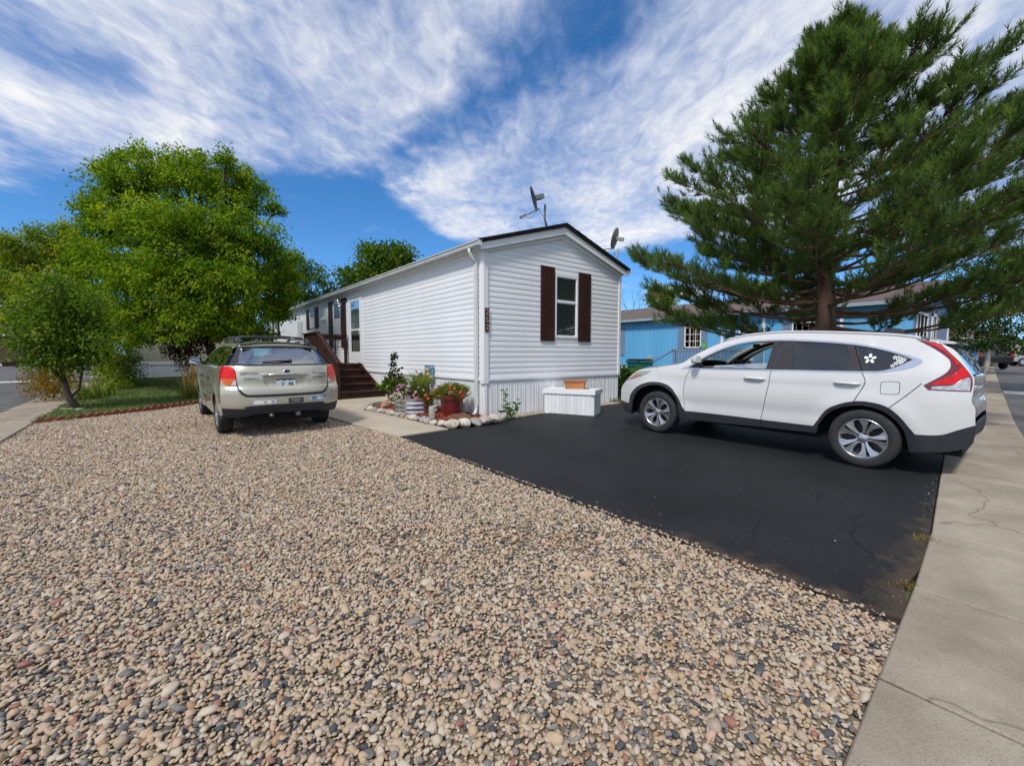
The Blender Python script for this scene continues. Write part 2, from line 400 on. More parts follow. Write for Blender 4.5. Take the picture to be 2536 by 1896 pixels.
# ================================================================ the ground
M_earth = mat('earth', (.115, .10, .055), .95, .4, 1.4, .5, 14., col2=(.10, .13, .035), detail=9)
P = []
gx = np.concatenate([np.linspace(-420, -60, 13), np.linspace(-50, 60, 56), np.linspace(70, 420, 13)])
vx, vy = np.meshgrid(gx, gx); V = np.stack([vx.ravel(), vy.ravel(), np.zeros(vx.size)], 1); V[:, 2] = gzn(V) - .035
n_ = len(gx); ii = np.arange(n_ * n_).reshape(n_, n_); F = np.stack([ii[:-1, :-1].ravel(), ii[:-1, 1:].ravel(), ii[1:, 1:].ravel(), ii[1:, :-1].ravel()], 1)
o = link('ground', fastmesh('ground', V, F, M_earth, True)); o['kind'] = 'structure'

LV = [(-30., -7.15), (-4., -7.12), (-1., -7.02), (2.2, -6.75), (3.4, -6.65), (8., -6.3), (19., -5.65), (45., -4.2), (120., 0.)]
def lv(u): return float(np.interp(u, [p[0] for p in LV], [p[1] for p in LV]))
EDGE = spline([(-7.34, 5.08), (-6.9, 5.26), (-6.4, 5.53), (-5.5, 6.12), (-4.7, 6.77), (-3.9, 7.45), (-2.85, 8.4)], 6, False)
WALKL = [(-2.27, -.73), (-2.35, -.1), (-2.44, .7), (-2.58, 1.7), (-2.68, 3.2), (-2.75, 5.2), (-2.85, 8.4)]
def asphalt_mat():
    m = mat('sealed_asphalt', (.0105, .0108, .0125), .62, .30, .8, .55, 260., col2=(.0160, .0165, .019), spec=.26, detail=9)
    N, L = m.node_tree.nodes, m.node_tree.links; b = N['Principled BSDF']
    tc = N.new('ShaderNodeTexCoord'); nz = N.new('ShaderNodeTexNoise'); nz.inputs['Scale'].default_value = 1.1; nz.inputs['Detail'].default_value = 6; L.new(tc.outputs['Object'], nz.inputs['Vector'])
    mx = N.new('ShaderNodeMixRGB'); mx.inputs[0].default_value = .35; L.new(tc.outputs['Object'], mx.inputs[1]); L.new(nz.outputs['Color'], mx.inputs[2])
    vo = N.new('ShaderNodeTexVoronoi'); vo.feature = 'DISTANCE_TO_EDGE'; vo.inputs['Scale'].default_value = 1.5; L.new(mx.outputs[0], vo.inputs['Vector'])
    cr = N.new('ShaderNodeMapRange'); cr.inputs[1].default_value = .0; cr.inputs[2].default_value = .016; L.new(vo.outputs['Distance'], cr.inputs[0])
    sx = N.new('ShaderNodeSeparateXYZ'); L.new(tc.outputs['Object'], sx.inputs[0])     # the street end of the drive has crazed
    ft = N.new('ShaderNodeMapRange'); ft.inputs[1].default_value = -4.4; ft.inputs[2].default_value = -6.2; L.new(sx.outputs[1], ft.inputs[0])
    n3 = N.new('ShaderNodeTexNoise'); n3.inputs['Scale'].default_value = 2.2; L.new(tc.outputs['Object'], n3.inputs['Vector'])
    f2 = N.new('ShaderNodeMath'); f2.operation = 'MULTIPLY'; L.new(ft.outputs[0], f2.inputs[0])
    f3 = N.new('ShaderNodeMapRange'); f3.inputs[1].default_value = .42; f3.inputs[2].default_value = .58; L.new(n3.outputs['Fac'], f3.inputs[0]); L.new(f3.outputs[0], f2.inputs[1])
    bp = [q for q in N if q.type == 'BUMP'][0]; hsrc = bp.inputs['Height'].links[0].from_socket
    iv = N.new('ShaderNodeMath'); iv.operation = 'SUBTRACT'; iv.inputs[0].default_value = 1; L.new(cr.outputs[0], iv.inputs[1])
    mu = N.new('ShaderNodeMath'); mu.operation = 'MULTIPLY'; L.new(iv.outputs[0], mu.inputs[0]); L.new(f2.outputs[0], mu.inputs[1])
    sb = N.new('ShaderNodeMath'); sb.operation = 'MULTIPLY_ADD'; L.new(mu.outputs[0], sb.inputs[0]); sb.inputs[1].default_value = -1.2; L.new(hsrc, sb.inputs[2]); L.new(sb.outputs[0], bp.inputs['Height'])
    # pale grit and specks
    sp = N.new('ShaderNodeTexVoronoi'); sp.inputs['Scale'].default_value = 16; L.new(tc.outputs['Object'], sp.inputs['Vector'])
    sm = N.new('ShaderNodeMapRange'); sm.inputs[1].default_value = .075; sm.inputs[2].default_value = .05; L.new(sp.outputs['Distance'], sm.inputs[0])
    wn = N.new('ShaderNodeMath'); wn.operation = 'GREATER_THAN'; wn.inputs[1].default_value = .80; sc = N.new('ShaderNodeSeparateColor'); L.new(sp.outputs['Color'], sc.inputs[0]); L.new(sc.outputs[0], wn.inputs[0])
    s2 = N.new('ShaderNodeMath'); s2.operation = 'MULTIPLY'; L.new(sm.outputs[0], s2.inputs[0]); L.new(wn.outputs[0], s2.inputs[1])
    cm = N.new('ShaderNodeMixRGB'); src = b.inputs['Base Color'].links[0].from_socket; L.new(s2.outputs[0], cm.inputs[0]); L.new(src, cm.inputs[1]); cm.inputs[2].default_value = (.13, .12, .11, 1)
    bz = N.new('ShaderNodeTexNoise'); bz.inputs['Scale'].default_value = .55; bz.inputs['Detail'].default_value = 8; bz.inputs['Roughness'].default_value = .6; L.new(tc.outputs['Object'], bz.inputs['Vector'])
    bm2 = N.new('ShaderNodeMapRange'); bm2.inputs[1].default_value = .45; bm2.inputs[2].default_value = .72; bm2.inputs[4].default_value = .9; L.new(bz.outputs['Fac'], bm2.inputs[0])
    dz = N.new('ShaderNodeTexNoise'); dz.inputs['Scale'].default_value = 70; dz.inputs['Detail'].default_value = 3; L.new(tc.outputs['Object'], dz.inputs['Vector'])
    dm = N.new('ShaderNodeMapRange'); dm.inputs[1].default_value = .50; dm.inputs[2].default_value = .72; L.new(dz.outputs['Fac'], dm.inputs[0])
    du = N.new('ShaderNodeMath'); du.operation = 'MULTIPLY'; L.new(bm2.outputs[0], du.inputs[0]); L.new(dm.outputs[0], du.inputs[1])
    dust = N.new('ShaderNodeMixRGB'); L.new(du.outputs[0], dust.inputs[0]); L.new(cm.outputs[0], dust.inputs[1]); dust.inputs[2].default_value = (.06, .06, .064, 1)
    # soil washed in along the gravel and the sidewalk at the street end
    ea = N.new('ShaderNodeMapRange'); ea.inputs[1].default_value = -1.95; ea.inputs[2].default_value = -2.27; L.new(sx.outputs[0], ea.inputs[0])
    eb = N.new('ShaderNodeMapRange'); eb.inputs[1].default_value = -6.72; eb.inputs[2].default_value = -7.05; L.new(sx.outputs[1], eb.inputs[0])
    em = N.new('ShaderNodeMath'); em.operation = 'MAXIMUM'; L.new(ea.outputs[0], em.inputs[0]); L.new(eb.outputs[0], em.inputs[1])
    ec = N.new('ShaderNodeMath'); ec.operation = 'MULTIPLY'; L.new(em.outputs[0], ec.inputs[0]); L.new(ft.outputs[0], ec.inputs[1])
    en = N.new('ShaderNodeTexNoise'); en.inputs['Scale'].default_value = 7; en.inputs['Detail'].default_value = 8; en.inputs['Roughness'].default_value = .7; L.new(tc.outputs['Object'], en.inputs['Vector'])
    es = N.new('ShaderNodeMath'); es.operation = 'MULTIPLY_ADD'; L.new(ec.outputs[0], es.inputs[0]); es.inputs[1].default_value = .5; L.new(en.outputs['Fac'], es.inputs[2])
    et = N.new('ShaderNodeMapRange'); et.inputs[1].default_value = .66; et.inputs[2].default_value = .92; et.inputs[4].default_value = .85; L.new(es.outputs[0], et.inputs[0])
    soil = N.new('ShaderNodeMixRGB'); L.new(et.outputs[0], soil.inputs[0]); L.new(dust.outputs[0], soil.inputs[1]); soil.inputs[2].default_value = (.075, .052, .034, 1)
    cm = soil
    cm2 = N.new('ShaderNodeMixRGB'); L.new(mu.outputs[0], cm2.inputs[0]); L.new(cm.outputs[0], cm2.inputs[1]); cm2.inputs[2].default_value = (.006, .006, .007, 1); L.new(cm2.outputs[0], b.inputs['Base Color'])
    return m
M_asph = asphalt_mat()
M_road = mat('street_asphalt', (.085, .083, .082), .9, .22, .7, .35, 120., col2=(.13, .127, .122), detail=10)
M_conc = mat('concrete', (.27, .225, .165), .9, .16, 1.6, .3, 90., col2=(.37, .315, .245), rnd=.06, detail=10)
def weather(m, crack=.6, dark=(.10, .075, .05)):
    N, L = m.node_tree.nodes, m.node_tree.links; b = N['Principled BSDF']; tc = N.new('ShaderNodeTexCoord')
    nz = N.new('ShaderNodeTexNoise'); nz.inputs['Scale'].default_value = 1.6; nz.inputs['Detail'].default_value = 7; L.new(tc.outputs['Object'], nz.inputs['Vector'])
    mx = N.new('ShaderNodeMixRGB'); mx.inputs[0].default_value = .5; L.new(tc.outputs['Object'], mx.inputs[1]); L.new(nz.outputs['Color'], mx.inputs[2])
    vo = N.new('ShaderNodeTexVoronoi'); vo.feature = 'DISTANCE_TO_EDGE'; vo.inputs['Scale'].default_value = .62; L.new(mx.outputs[0], vo.inputs['Vector'])
    cr = N.new('ShaderNodeMapRange'); cr.inputs[1].default_value = .006; cr.inputs[2].default_value = .001; cr.inputs[4].default_value = crack; L.new(vo.outputs['Distance'], cr.inputs[0])
    st = N.new('ShaderNodeTexNoise'); st.inputs['Scale'].default_value = 2.7; st.inputs['Detail'].default_value = 9; st.inputs['Roughness'].default_value = .7; L.new(tc.outputs['Object'], st.inputs['Vector'])
    sm = N.new('ShaderNodeMapRange'); sm.inputs[1].default_value = .55; sm.inputs[2].default_value = .78; sm.inputs[4].default_value = .5; L.new(st.outputs['Fac'], sm.inputs[0])
    fs = N.new('ShaderNodeTexNoise'); fs.inputs['Scale'].default_value = 130; fs.inputs['Detail'].default_value = 2; L.new(tc.outputs['Object'], fs.inputs['Vector'])
    fm = N.new('ShaderNodeMapRange'); fm.inputs[1].default_value = .56; fm.inputs[2].default_value = .75; fm.inputs[4].default_value = .6; L.new(fs.outputs['Fac'], fm.inputs[0])
    a = N.new('ShaderNodeMath'); a.operation = 'MAXIMUM'; L.new(cr.outputs[0], a.inputs[0]); L.new(sm.outputs[0], a.inputs[1]); a2 = N.new('ShaderNodeMath'); a2.operation = 'MAXIMUM'; L.new(a.outputs[0], a2.inputs[0]); L.new(fm.outputs[0], a2.inputs[1])
    src = b.inputs['Base Color'].links[0].from_socket; cm = N.new('ShaderNodeMixRGB'); L.new(a2.outputs[0], cm.inputs[0]); L.new(src, cm.inputs[1]); cm.inputs[2].default_value = (*dark, 1); L.new(cm.outputs[0], b.inputs['Base Color'])
weather(M_conc); weather(M_road, .5, (.035, .034, .033))
M_walk = mat('walk_concrete', (.37, .315, .235), .88, .08, 1.1, .15, 90., col2=(.44, .38, .295), rnd=.04, detail=9)
weather(M_walk, 0., (.24, .19, .13))
M_mark = mat('pale_concrete', (.55, .54, .52), .85, .1, 2., .1, 60.)
# driveway of sealed asphalt, slightly ragged along the gravel
pts = [(-1.30, -.70), (-.25, -.80), (.35, -.62), (.9, -.42), (1.6, -.36), (4.1, -.34)]
pts = [(-2.25, -.735)] + pts + [(4.1, lv(4.1) + .01)] + [(u, lv(u) + .01) for u in np.linspace(3.6, -1.4, 11)]
pts += [(-1.75, -7.0), (-2.18, -7.09)] + [(-2.25 + rng.uniform(-.02, .035), v) for v in np.linspace(-6.9, -.95, 42)]
o = sheet('driveway', [tuple(map(float, p)) for p in pts], .006, M_asph, skirt=.05, step=1.0, kind='structure')
# sidewalks, slab by slab
def slab(name, quad, off, m, parent, th=.1, bev=.008):
    n = len(quad); inn = inset_poly(quad, bev); b = MB()
    tp = [(p[0], p[1], gz(*p) + off) for p in inn]; md = [(p[0], p[1], gz(*p) + off - bev) for p in quad]; lo = [(p[0], p[1], gz(*p) + off - th) for p in quad]
    b.add(tp + md + lo, [tuple(range(n))] + [(i, (i + 1) % n, n + (i + 1) % n, n + i) for i in range(n)] + [(n + i, n + (i + 1) % n, 2 * n + (i + 1) % n, 2 * n + i) for i in range(n)])
    return b.build(name, m, parent)
def pave(name, quads, off, m, base_poly, th=.1):
    o = sheet(name, base_poly, off - .03, mat(name + '_joint', (.10, .085, .06), .95, .3, 6.), kind='structure', step=2.)
    for q in quads: slab('slab', q, off, m, o, th)
    return o
SWW = .87
us = [-7.4, -6.2, -5.0, -3.92, -2.86, -1.75, -.55, .62, 1.75, 2.9, 4.1, 5.3, 6.5, 7.7, 9., 10.3, 11.6, 13., 15., 17., 19., 22., 26., 30., 36., 44.]
g_ = .009
quads = [[(us[i] + g_, lv(us[i]) - SWW), (us[i + 1] - g_, lv(us[i + 1]) - SWW), (us[i + 1] - g_, lv(us[i + 1])), (us[i] + g_, lv(us[i]))] for i in range(len(us) - 1)]
base = [(u, lv(u) - SWW + .01) for u in us] + [(u, lv(u) - .01) for u in us[::-1]]
sw1 = pave('sidewalk', quads, .022, M_conc, base)
vs_ = [-8.0, -6.6, -5.2, -3.8, -2.4, -1., .4, 1.8, 3.2, 4.6, 6., 7.4, 8.8, 10.2, 11.6, 13., 15., 17., 20., 24., 30., 40.]
quads = [[(-8.22, vs_[i] + g_), (-7.36, vs_[i] + g_), (-7.36, vs_[i + 1] - g_), (-8.22, vs_[i + 1] - g_)] for i in range(len(vs_) - 1)]
sw2 = pave('sidewalk', quads, .022, M_conc, [(-8.21, -8.), (-7.37, -8.), (-7.37, 40.), (-8.21, 40.)])
# front walk to the steps
wk = sheet('front_walk', [(-2.2, -.7), (-1.3, -.64), (-1.55, 2.6), (-.9, 3.9), (-.05, 4.2), (-.05, 9.5), (-2.75, 9.5), (-2.7, 5.2), (-2.5, 1.7)], .0, M_walk, kind='structure', step=2.)
wl = lambda v: float(np.interp(v, [p[1] for p in WALKL], [p[0] for p in WALKL]))
slab('slab', [(-2.27, -.735), (-1.30, -.69), (-1.40, .5), (-1.55, 2.62), (wl(2.62), 2.62), (-2.44, .7), (-2.35, -.1)], .03, M_walk, wk)
slab('slab', [(wl(2.635), 2.635), (-1.55, 2.635), (-1.45, 3.2), (-.9, 3.85), (-.08, 4.1), (-.08, 5.3), (wl(5.3), 5.3), (-2.68, 3.2)], .03, M_walk, wk)
slab('slab', [(wl(5.315), 5.315), (-.08, 5.315), (-.08, 9.2), (-2.85, 9.2), (-2.85, 8.4)], .03, M_walk, wk)
# streets
def strip(name, a, b, off, m, kind='structure', n=40):
    """a, b: functions of t giving the two edges"""
    V = []; F = []
    for i in range(n + 1):
        p = a(i / n); q = b(i / n); 
        for k in range(5):
            r_ = (p[0] + (q[0] - p[0]) * k / 4, p[1] + (q[1] - p[1]) * k / 4); V.append((*r_, gz(*r_) + off))
    for i in range(n):
        for k in range(4):
            j = i * 5 + k; F.append((j, j + 1, j + 6, j + 5))
    return tag(link(name, fastmesh(name, V, F, m, True)), kind=kind)
strip('street', lambda t: (-8.2 - .0, -22 + 130 * t), lambda t: (-15.4, -22 + 130 * t), -.012, M_road)
strip('street', lambda t: (-8.2 + 120 * t, lv(-8.2 + 120 * t) - SWW + .0), lambda t: (-8.2 + 120 * t, lv(-8.2 + 120 * t) - SWW - 7.2), -.016, M_road)
strip('road_marking', lambda t: (-8.25 - 7 * t, 20.7), lambda t: (-8.25 - 7 * t, 21.75), -.004, M_mark, n=6)
strip('road_marking', lambda t: (16.2 - .1 * t, lv(16) - SWW - .02 - 6.8 * t), lambda t: (17.6 - .1 * t, lv(17.5) - SWW - .02 - 6.8 * t), -.008, M_mark, n=6)
strip('driveway', lambda t: (-15.6 - 22 * t, 22.), lambda t: (-15.6 - 22 * t, 27.5), -.008, M_conc, n=6)
strip('sidewalk', lambda t: (-15.4, -22 + 130 * t), lambda t: (-16.3, -22 + 130 * t), .02, M_conc)
# ---------------------------------------------------------------- gravel: a bed and the pebbles on it
M_bed = mat('gravel_bed', (.17, .13, .09), .95, .45, 38., .6, 60., col2=(.27, .21, .15), detail=8)
GRAV = [(-2.26, -7.09)] + [(-2.26, v) for v in (-5., -3., -1.)] + WALKL + EDGE[::-1] + [(-7.36, 5.0), (-7.36, -7.1)]
def hump(P): return .012 * np.sin(P[:, 0] * 1.7 + 1) * np.sin(P[:, 1] * 1.3)
o = sheet('gravel_bed', GRAV, -.022, M_bed, step=.6, kind='structure', fn=hump)
peb = [stone_mesh('pebble', i, 2, random.uniform(.5, .75), .25, random.uniform(1.0, 1.6)) for i in range(14)]
M_peb = ramp_rnd('pebble_stone', [(0, (.42, .315, .205)), (.21, (.43, .305, .22)), (.33, (.45, .375, .285)), (.46, (.34, .27, .20)), (.59, (.41, .305, .19)), (.685, (.058, .061, .066)), (.745, (.20, .185, .165)), (.81, (.47, .395, .30)), (.92, (.35, .21, .12)), (.945, (.13, .13, .125)), (.978, (.28, .135, .10))], .62, .3, .38, 90., 45.)
def hexpts(poly, s, jit=.45, seed=3):
    r_ = np.random.default_rng(seed); A = np.array([p[:2] for p in poly]); lo, hi = A.min(0), A.max(0)
    ys = np.arange(lo[1], hi[1], s * .866); xs = np.arange(lo[0], hi[0], s)
    X, Y = np.meshgrid(xs, ys); X = X + (np.arange(len(ys)) % 2)[:, None] * s / 2
    P = np.stack([X.ravel(), Y.ravel()], 1); P += r_.uniform(-jit, jit, P.shape) * s
    return P[inside(poly, P)]
GR2 = [(p[0] + .015 if p[0] > -2.3 else p[0], p[1]) for p in GRAV]
P0 = hexpts(GR2, .0212); P1 = hexpts(GR2, .074, .5, 9)
stray = np.stack([-2.24 + np.abs(rng.normal(0, .022, 420)), rng.uniform(-7., -2.6, 420)], 1)
bare = np.zeros(len(P0), bool)                      # worn spots where the soil shows between the stones
for (bu, bv, br) in ((-3.2, -4.9, .42), (-2.75, -5.3, .3), (-3.9, -4.3, .3), (-5.0, 2.9, .5), (-4.2, .2, .4), (-3.4, -1.6, .3), (-6.2, 3.6, .4), (-2.6, -2.4, .2)):
    d_ = np.hypot(P0[:, 0] - bu, (P0[:, 1] - bv)) / br; bare |= rng.random(len(P0)) < np.clip(.62 - .5 * d_, 0, 1)
bare |= rng.random(len(P0)) < .035
P0 = P0[~bare]; P2d = np.concatenate([P0, P1, stray]); n0 = len(P0)
n1 = len(P2d); r_ = np.random.default_rng(5)
size = .0208 * np.exp(r_.normal(0, .30, n1)); size[n0:n0 + len(P1)] = .0258 * np.exp(r_.normal(0, .36, len(P1))); size[-420:] *= .6
size = np.clip(size, .011, .075)
Z = np.zeros((n1, 3)); Z[:, :2] = P2d; Z[:, 2] = gzn(Z) - .012 + hump(Z) + r_.uniform(-.004, .008, n1); Z[n0:n0 + len(P1), 2] += .008; Z[-420:, 2] = gzn(Z[-420:]) + .009
ro = np.stack([r_.normal(0, .35, n1), r_.normal(0, .35, n1), r_.uniform(0, 6.28, n1)], 1)
sc_ = np.stack([size * r_.uniform(.85, 1.25, n1), size, size * r_.uniform(.8, 1.15, n1)], 1)
tag(scatter('gravel', Z, ro, sc_, peb, M_peb), 'tan, pink and slate river pebbles spread over the parking pad', 'gravel')
# pebbles washed along the foot of the gable
STR = [(.32, -.42), (1.0, -.36), (1.6, -.30), (1.6, -.02), (.3, -.02)]; STR2 = [(2.6, -.34), (4.6, -.34), (5.4, -.3), (5.4, .9), (4.62, .9), (4.62, -.02), (2.6, -.02)]
Q = np.concatenate([hexpts(STR, .024, .45, 21), hexpts(STR2, .024, .45, 22)]); k = len(Q); Z = np.zeros((k, 3)); Z[:, :2] = Q; Z[:, 2] = gzn(Z) + .008
M_peb2 = ramp_rnd('wall_pebble_stone', [(0, (.36, .27, .19)), (.25, (.42, .34, .26)), (.5, (.30, .25, .20)), (.75, (.48, .42, .34)), (.92, (.15, .14, .13))], .65, .3, .35)
tag(scatter('gravel', Z, np.stack([r_.normal(0, .3, k), r_.normal(0, .3, k), r_.uniform(0, 6.28, k)], 1), np.repeat((.024 * np.exp(r_.normal(0, .25, k)))[:, None], 3, 1), [stone_mesh('wall_pebble', 60 + i, 1, .65, .25, 1.3) for i in range(6)], M_peb2), 'strip of small tan pebbles along the foot of the white gable', 'gravel')
for me in bpy.data.meshes:
    if me.name.startswith('pebble') and me.users and me.materials and me.materials[0] == M_peb: pass
# ---------------------------------------------------------------- lawn
LAWN = EDGE + [(-2.9, 9.), (-2.9, 12.), (-.2, 12.5), (-.2, 24.), (-7.3, 24.), (-7.36, 5.2)]
M_lawn = mat('lawn_soil', (.055, .075, .022), .95, .4, 3., .4, 30., col2=(.085, .11, .03), detail=9)
sheet('lawn', LAWN, -.005, M_lawn, kind='structure', step=1.5)
def tuft_mesh(name, seed, n=9, h=.05, w=.004, lean=.5, spread=.02):
    r_ = random.Random(seed); b = MB()
    for i in range(n):
        a = r_.uniform(0, 6.28); x, y = r_.gauss(0, spread), r_.gauss(0, spread); hh = h * r_.uniform(.6, 1.2); l = lean * hh * r_.uniform(.3, 1)
        dx, dy = math.cos(a) * l, math.sin(a) * l; px, py = -math.sin(a) * w, math.cos(a) * w
        b.add([(x - px, y - py, 0), (x + px, y + py, 0), (x + dx * .35 + px * .8, y + dy * .35 + py * .8, hh * .6), (x + dx * .35 - px * .8, y + dy * .35 - py * .8, hh * .6), (x + dx, y + dy, hh)], [(0, 1, 2, 3), (3, 2, 4)])
    me = bpy.data.meshes.new(name); me.from_pydata(b.v, [], b.f); return me
M_grass = ramp_rnd('lawn_blades', [(0, (.095, .155, .026)), (.3, (.13, .20, .036)), (.6, (.085, .14, .026)), (.82, (.18, .20, .055)), (.93, (.26, .22, .10))], .6, 0., .3)
Q = np.concatenate([hexpts([p for p in LAWN], .062, .5, 31)]); Q = Q[(Q[:, 1] < 21)]
k = len(Q); Z = np.zeros((k, 3)); Z[:, :2] = Q; Z[:, 2] = gzn(Z) - .008
tag(scatter('grass', Z, np.stack([np.zeros(k), np.zeros(k), r_.uniform(0, 6.28, k)], 1), np.repeat(r_.uniform(.7, 1.3, k)[:, None], 3, 1), [tuft_mesh('grass_tuft', i, 16, .06, .0042, .7, .028) for i in range(6)], M_grass), 'short green lawn grass behind the scalloped brick edging', 'grass')
# weeds along the kerb and verge
Q = np.concatenate([np.stack([r_.uniform(4.2, 60, 2600), np.zeros(2600)], 1), np.stack([r_.uniform(4.2, 9, 2600), r_.uniform(-6., 12, 2600)], 1), np.stack([r_.uniform(12, 60, 5000), r_.uniform(-4.5, 3, 5000)], 1)])
Q[:2600, 1] = [lv(u) + abs(random.gauss(.15, .25)) for u in Q[:2600, 0]]
k = len(Q); Z = np.zeros((k, 3)); Z[:, :2] = Q; Z[:, 2] = gzn(Z) - .035
M_weed = ramp_rnd('verge_blades', [(0, (.07, .095, .02)), (.3, (.12, .13, .035)), (.6, (.055, .085, .018)), (.8, (.19, .155, .07))], .7, 0., .3)
tag(scatter('grass', Z, np.stack([np.zeros(k), np.zeros(k), r_.uniform(0, 6.28, k)], 1), np.repeat(r_.uniform(.7, 1.6, k)[:, None], 3, 1), [tuft_mesh('verge_tuft', 20 + i, 18, .13, .006, .7, .06) for i in range(6)], M_weed), 'patchy verge grass between the pine, the blue house and the kerb', 'grass')
# two dry weeds in the joint between drive and sidewalk
M_dry = leafmat('dry_weed', [(.20, .14, .04), (.26, .20, .07), (.13, .13, .03)])
def blades(name, n, h, w, spread, lean, seed, up=.6):
    r_ = np.random.default_rng(seed); V = []; F = []; T = []
    for i in range(n):
        a = r_.uniform(0, 6.28); b0 = r_.normal(0, spread, 2); hh = h * r_.uniform(.55, 1.1); l = lean * hh * r_.uniform(.2, 1.1); d = np.array([math.cos(a), math.sin(a)]); pr = np.array([-d[1], d[0]]) * w
        b = len(V); tone = r_.uniform(0, 1)
        for t in (0, .35, .7, 1.):
            c = b0 + d * l * t ** 1.8; z = hh * (t - .35 * lean * t * t * (1 - up)); ww = pr * (1 - t) ** .7 if t < 1 else pr * 0
            V += [(c[0] - ww[0], c[1] - ww[1], z), (c[0] + ww[0], c[1] + ww[1], z)]
        for k in range(3): F.append((b + 2 * k, b + 2 * k + 1, b + 2 * k + 3, b + 2 * k + 2)); T.append(tone)
    return fastmesh(name, V, F, None, False, {'tone': ('FACE', T)})
for (u, v, lab, s) in [(-.75, -6.97, 'dry yellow weed sprouting between the black driveway and the sidewalk, farther from the gravel', 1.), (-1.72, -7.0, 'small dry weed in the driveway joint next to the gravel corner', .8)]:
    o = link('weed', blades('weed', 60, .055 * s, .003, .035, .9, int(abs(u) * 10)), M_dry, None, (u, v, gz(u, v))); tag(o, lab, 'weed')

# grit, crumbs and dry leaf bits blown over the drive
M_bits = ramp_rnd('drive_grit', [(0, (.40, .36, .30)), (.4, (.25, .2, .14)), (.7, (.10, .09, .08)), (.85, (.45, .42, .38))], .9, .1, .3)
kq = 260; Q = np.stack([rng.uniform(-2.15, 4.0, kq), rng.uniform(-6.6, -.9, kq)], 1); Q2 = np.stack([np.clip(-2.2 + np.abs(rng.normal(0, .12, 60)), -2.2, 3), rng.uniform(-7.05, -4.2, 60)], 1); Q = np.concatenate([Q, Q2, np.stack([rng.uniform(-2.1, 3.6, 140), np.zeros(140)], 1)])
Q[-140:, 1] = [lv(u) + .02 + abs(random.gauss(0, .06)) for u in Q[-140:, 0]]; k = len(Q); Z = np.zeros((k, 3)); Z[:, :2] = Q; Z[:, 2] = gzn(Z) + .007
tag(scatter('grit', Z, np.stack([rng.normal(0, .3, k), rng.normal(0, .3, k), rng.uniform(0, 6.28, k)], 1), np.repeat((.0048 * np.exp(rng.normal(0, .4, k)))[:, None], 3, 1), [stone_mesh('grit_bit', 80 + i, 1, .5, .3, 1.5) for i in range(3)], M_bits), 'scattered grit and leaf crumbs on the black driveway', 'grit')
# ================================================================ the white home (corner at the origin, gable faces -Y, long wall faces -X)
HW, HL, ZS, ZE = 4.588, 23.86, .904, 3.53
M_vinyl = mat('white_vinyl', (.77, .785, .80), .42, .035, 1.2, .05, 30., rnd=.02, stretch=(1, 1, .3))
M_trim = mat('white_trim', (.77, .78, .785), .4, .04, 2.)
M_skirt = mat('white_skirting', (.71, .72, .72), .5, .10, 3.5, .06, 20., rnd=.04, stretch=(1, 1, .12), col2=(.76, .775, .78))
M_gut = mat('gutter_paint', (.62, .63, .62), .45, .08, 2.)
M_brown = mat('brown_paint', (.036, .0135, .0085), .62, .22, 6., .25, 30., rnd=.08, stretch=(1, 1, .3), spec=.22)
M_shing = mat('dark_shingle', (.018, .013, .012), .9, .4, 12., .6, 60.)
M_dark = mat('dark_void', (.012, .012, .014), .8, .1, 3.)
M_glassw = glass('window_glass', (.72, .76, .76), .0, .1)
M_blind = mat('blind_slat', (.62, .61, .56), .5, .05, 3.)
M_screen = mat('dark_screen', (.035, .04, .042), .25, .1, 3., spec=.6)
home = thing('mobile_home', 'long white vinyl-sided mobile home with brown shutters and number 252', 'house', (0, 0, 0))
BH = .1165
NB = int((ZE - ZS) / BH) + 1
def board_prof(): return [(.002, .002), (.0105, 0.), (.0099, BH * .50), (.0045, BH * .66), (.004, BH + .012), (.002, BH + .012)]
def rake(u): return 3.53 + (4.195 - 3.53) * (1 - abs(u - HW / 2) / (HW / 2))
def gable_board(u0, u1, z):
    """one course of the gable, ends cut to the rake"""
    b = MB(); pr = board_prof(); k = len(pr)
    def clip(zz, e):                                    # how far the course may run at height zz
        if zz <= 3.53: return e
        t = (zz - 3.53) / (4.195 - 3.53) * HW / 2
        return max(e, t) if e < HW / 2 else min(e, HW - t)
    L_ = [(clip(min(z + q[1], 4.15), u0), -q[0], z + q[1]) for q in pr]; R_ = [(clip(min(z + q[1], 4.15), u1), -q[0], z + q[1]) for q in pr]
    b.add(L_ + R_, [(i, (i + 1) % k, k + (i + 1) % k, k + i) for i in range(k)] + [tuple(range(k))[::-1], tuple(range(k, 2 * k))])
    b.build('siding_board', M_vinyl, home)
WX0, WX1, WZ0, WZ1 = 2.075, 2.872, 1.825, 3.34
for i in range(int((4.15 - ZS) / BH) + 1):
    z = ZS + i * BH
    if z > 4.08: break
    if z + BH > WZ0 + .02 and z < WZ1 - .02:
        gable_board(.09, WX0 + .012, z); gable_board(WX1 - .012, HW - .05, z)
    else: gable_board(.09, HW - .05, z)
def wall_board(v0, v1, z):
    b = MB(); pr = board_prof(); k = len(pr)
    b.add([(-q[0], v0, z + q[1]) for q in pr] + [(-q[0], v1, z + q[1]) for q in pr], [(i, (i + 1) % k, k + (i + 1) % k, k + i) for i in range(k)] + [tuple(range(k))[::-1], tuple(range(k, 2 * k))])
    b.build('siding_board', M_vinyl, home)
for i in range(NB):
    z = ZS + i * BH
    if z > 3.50: break
    if z + BH > 1.13 and z < 3.46: wall_board(.10, 7.07, z); wall_board(8.42, HL - .05, z)
    else: wall_board(.10, HL - .05, z)
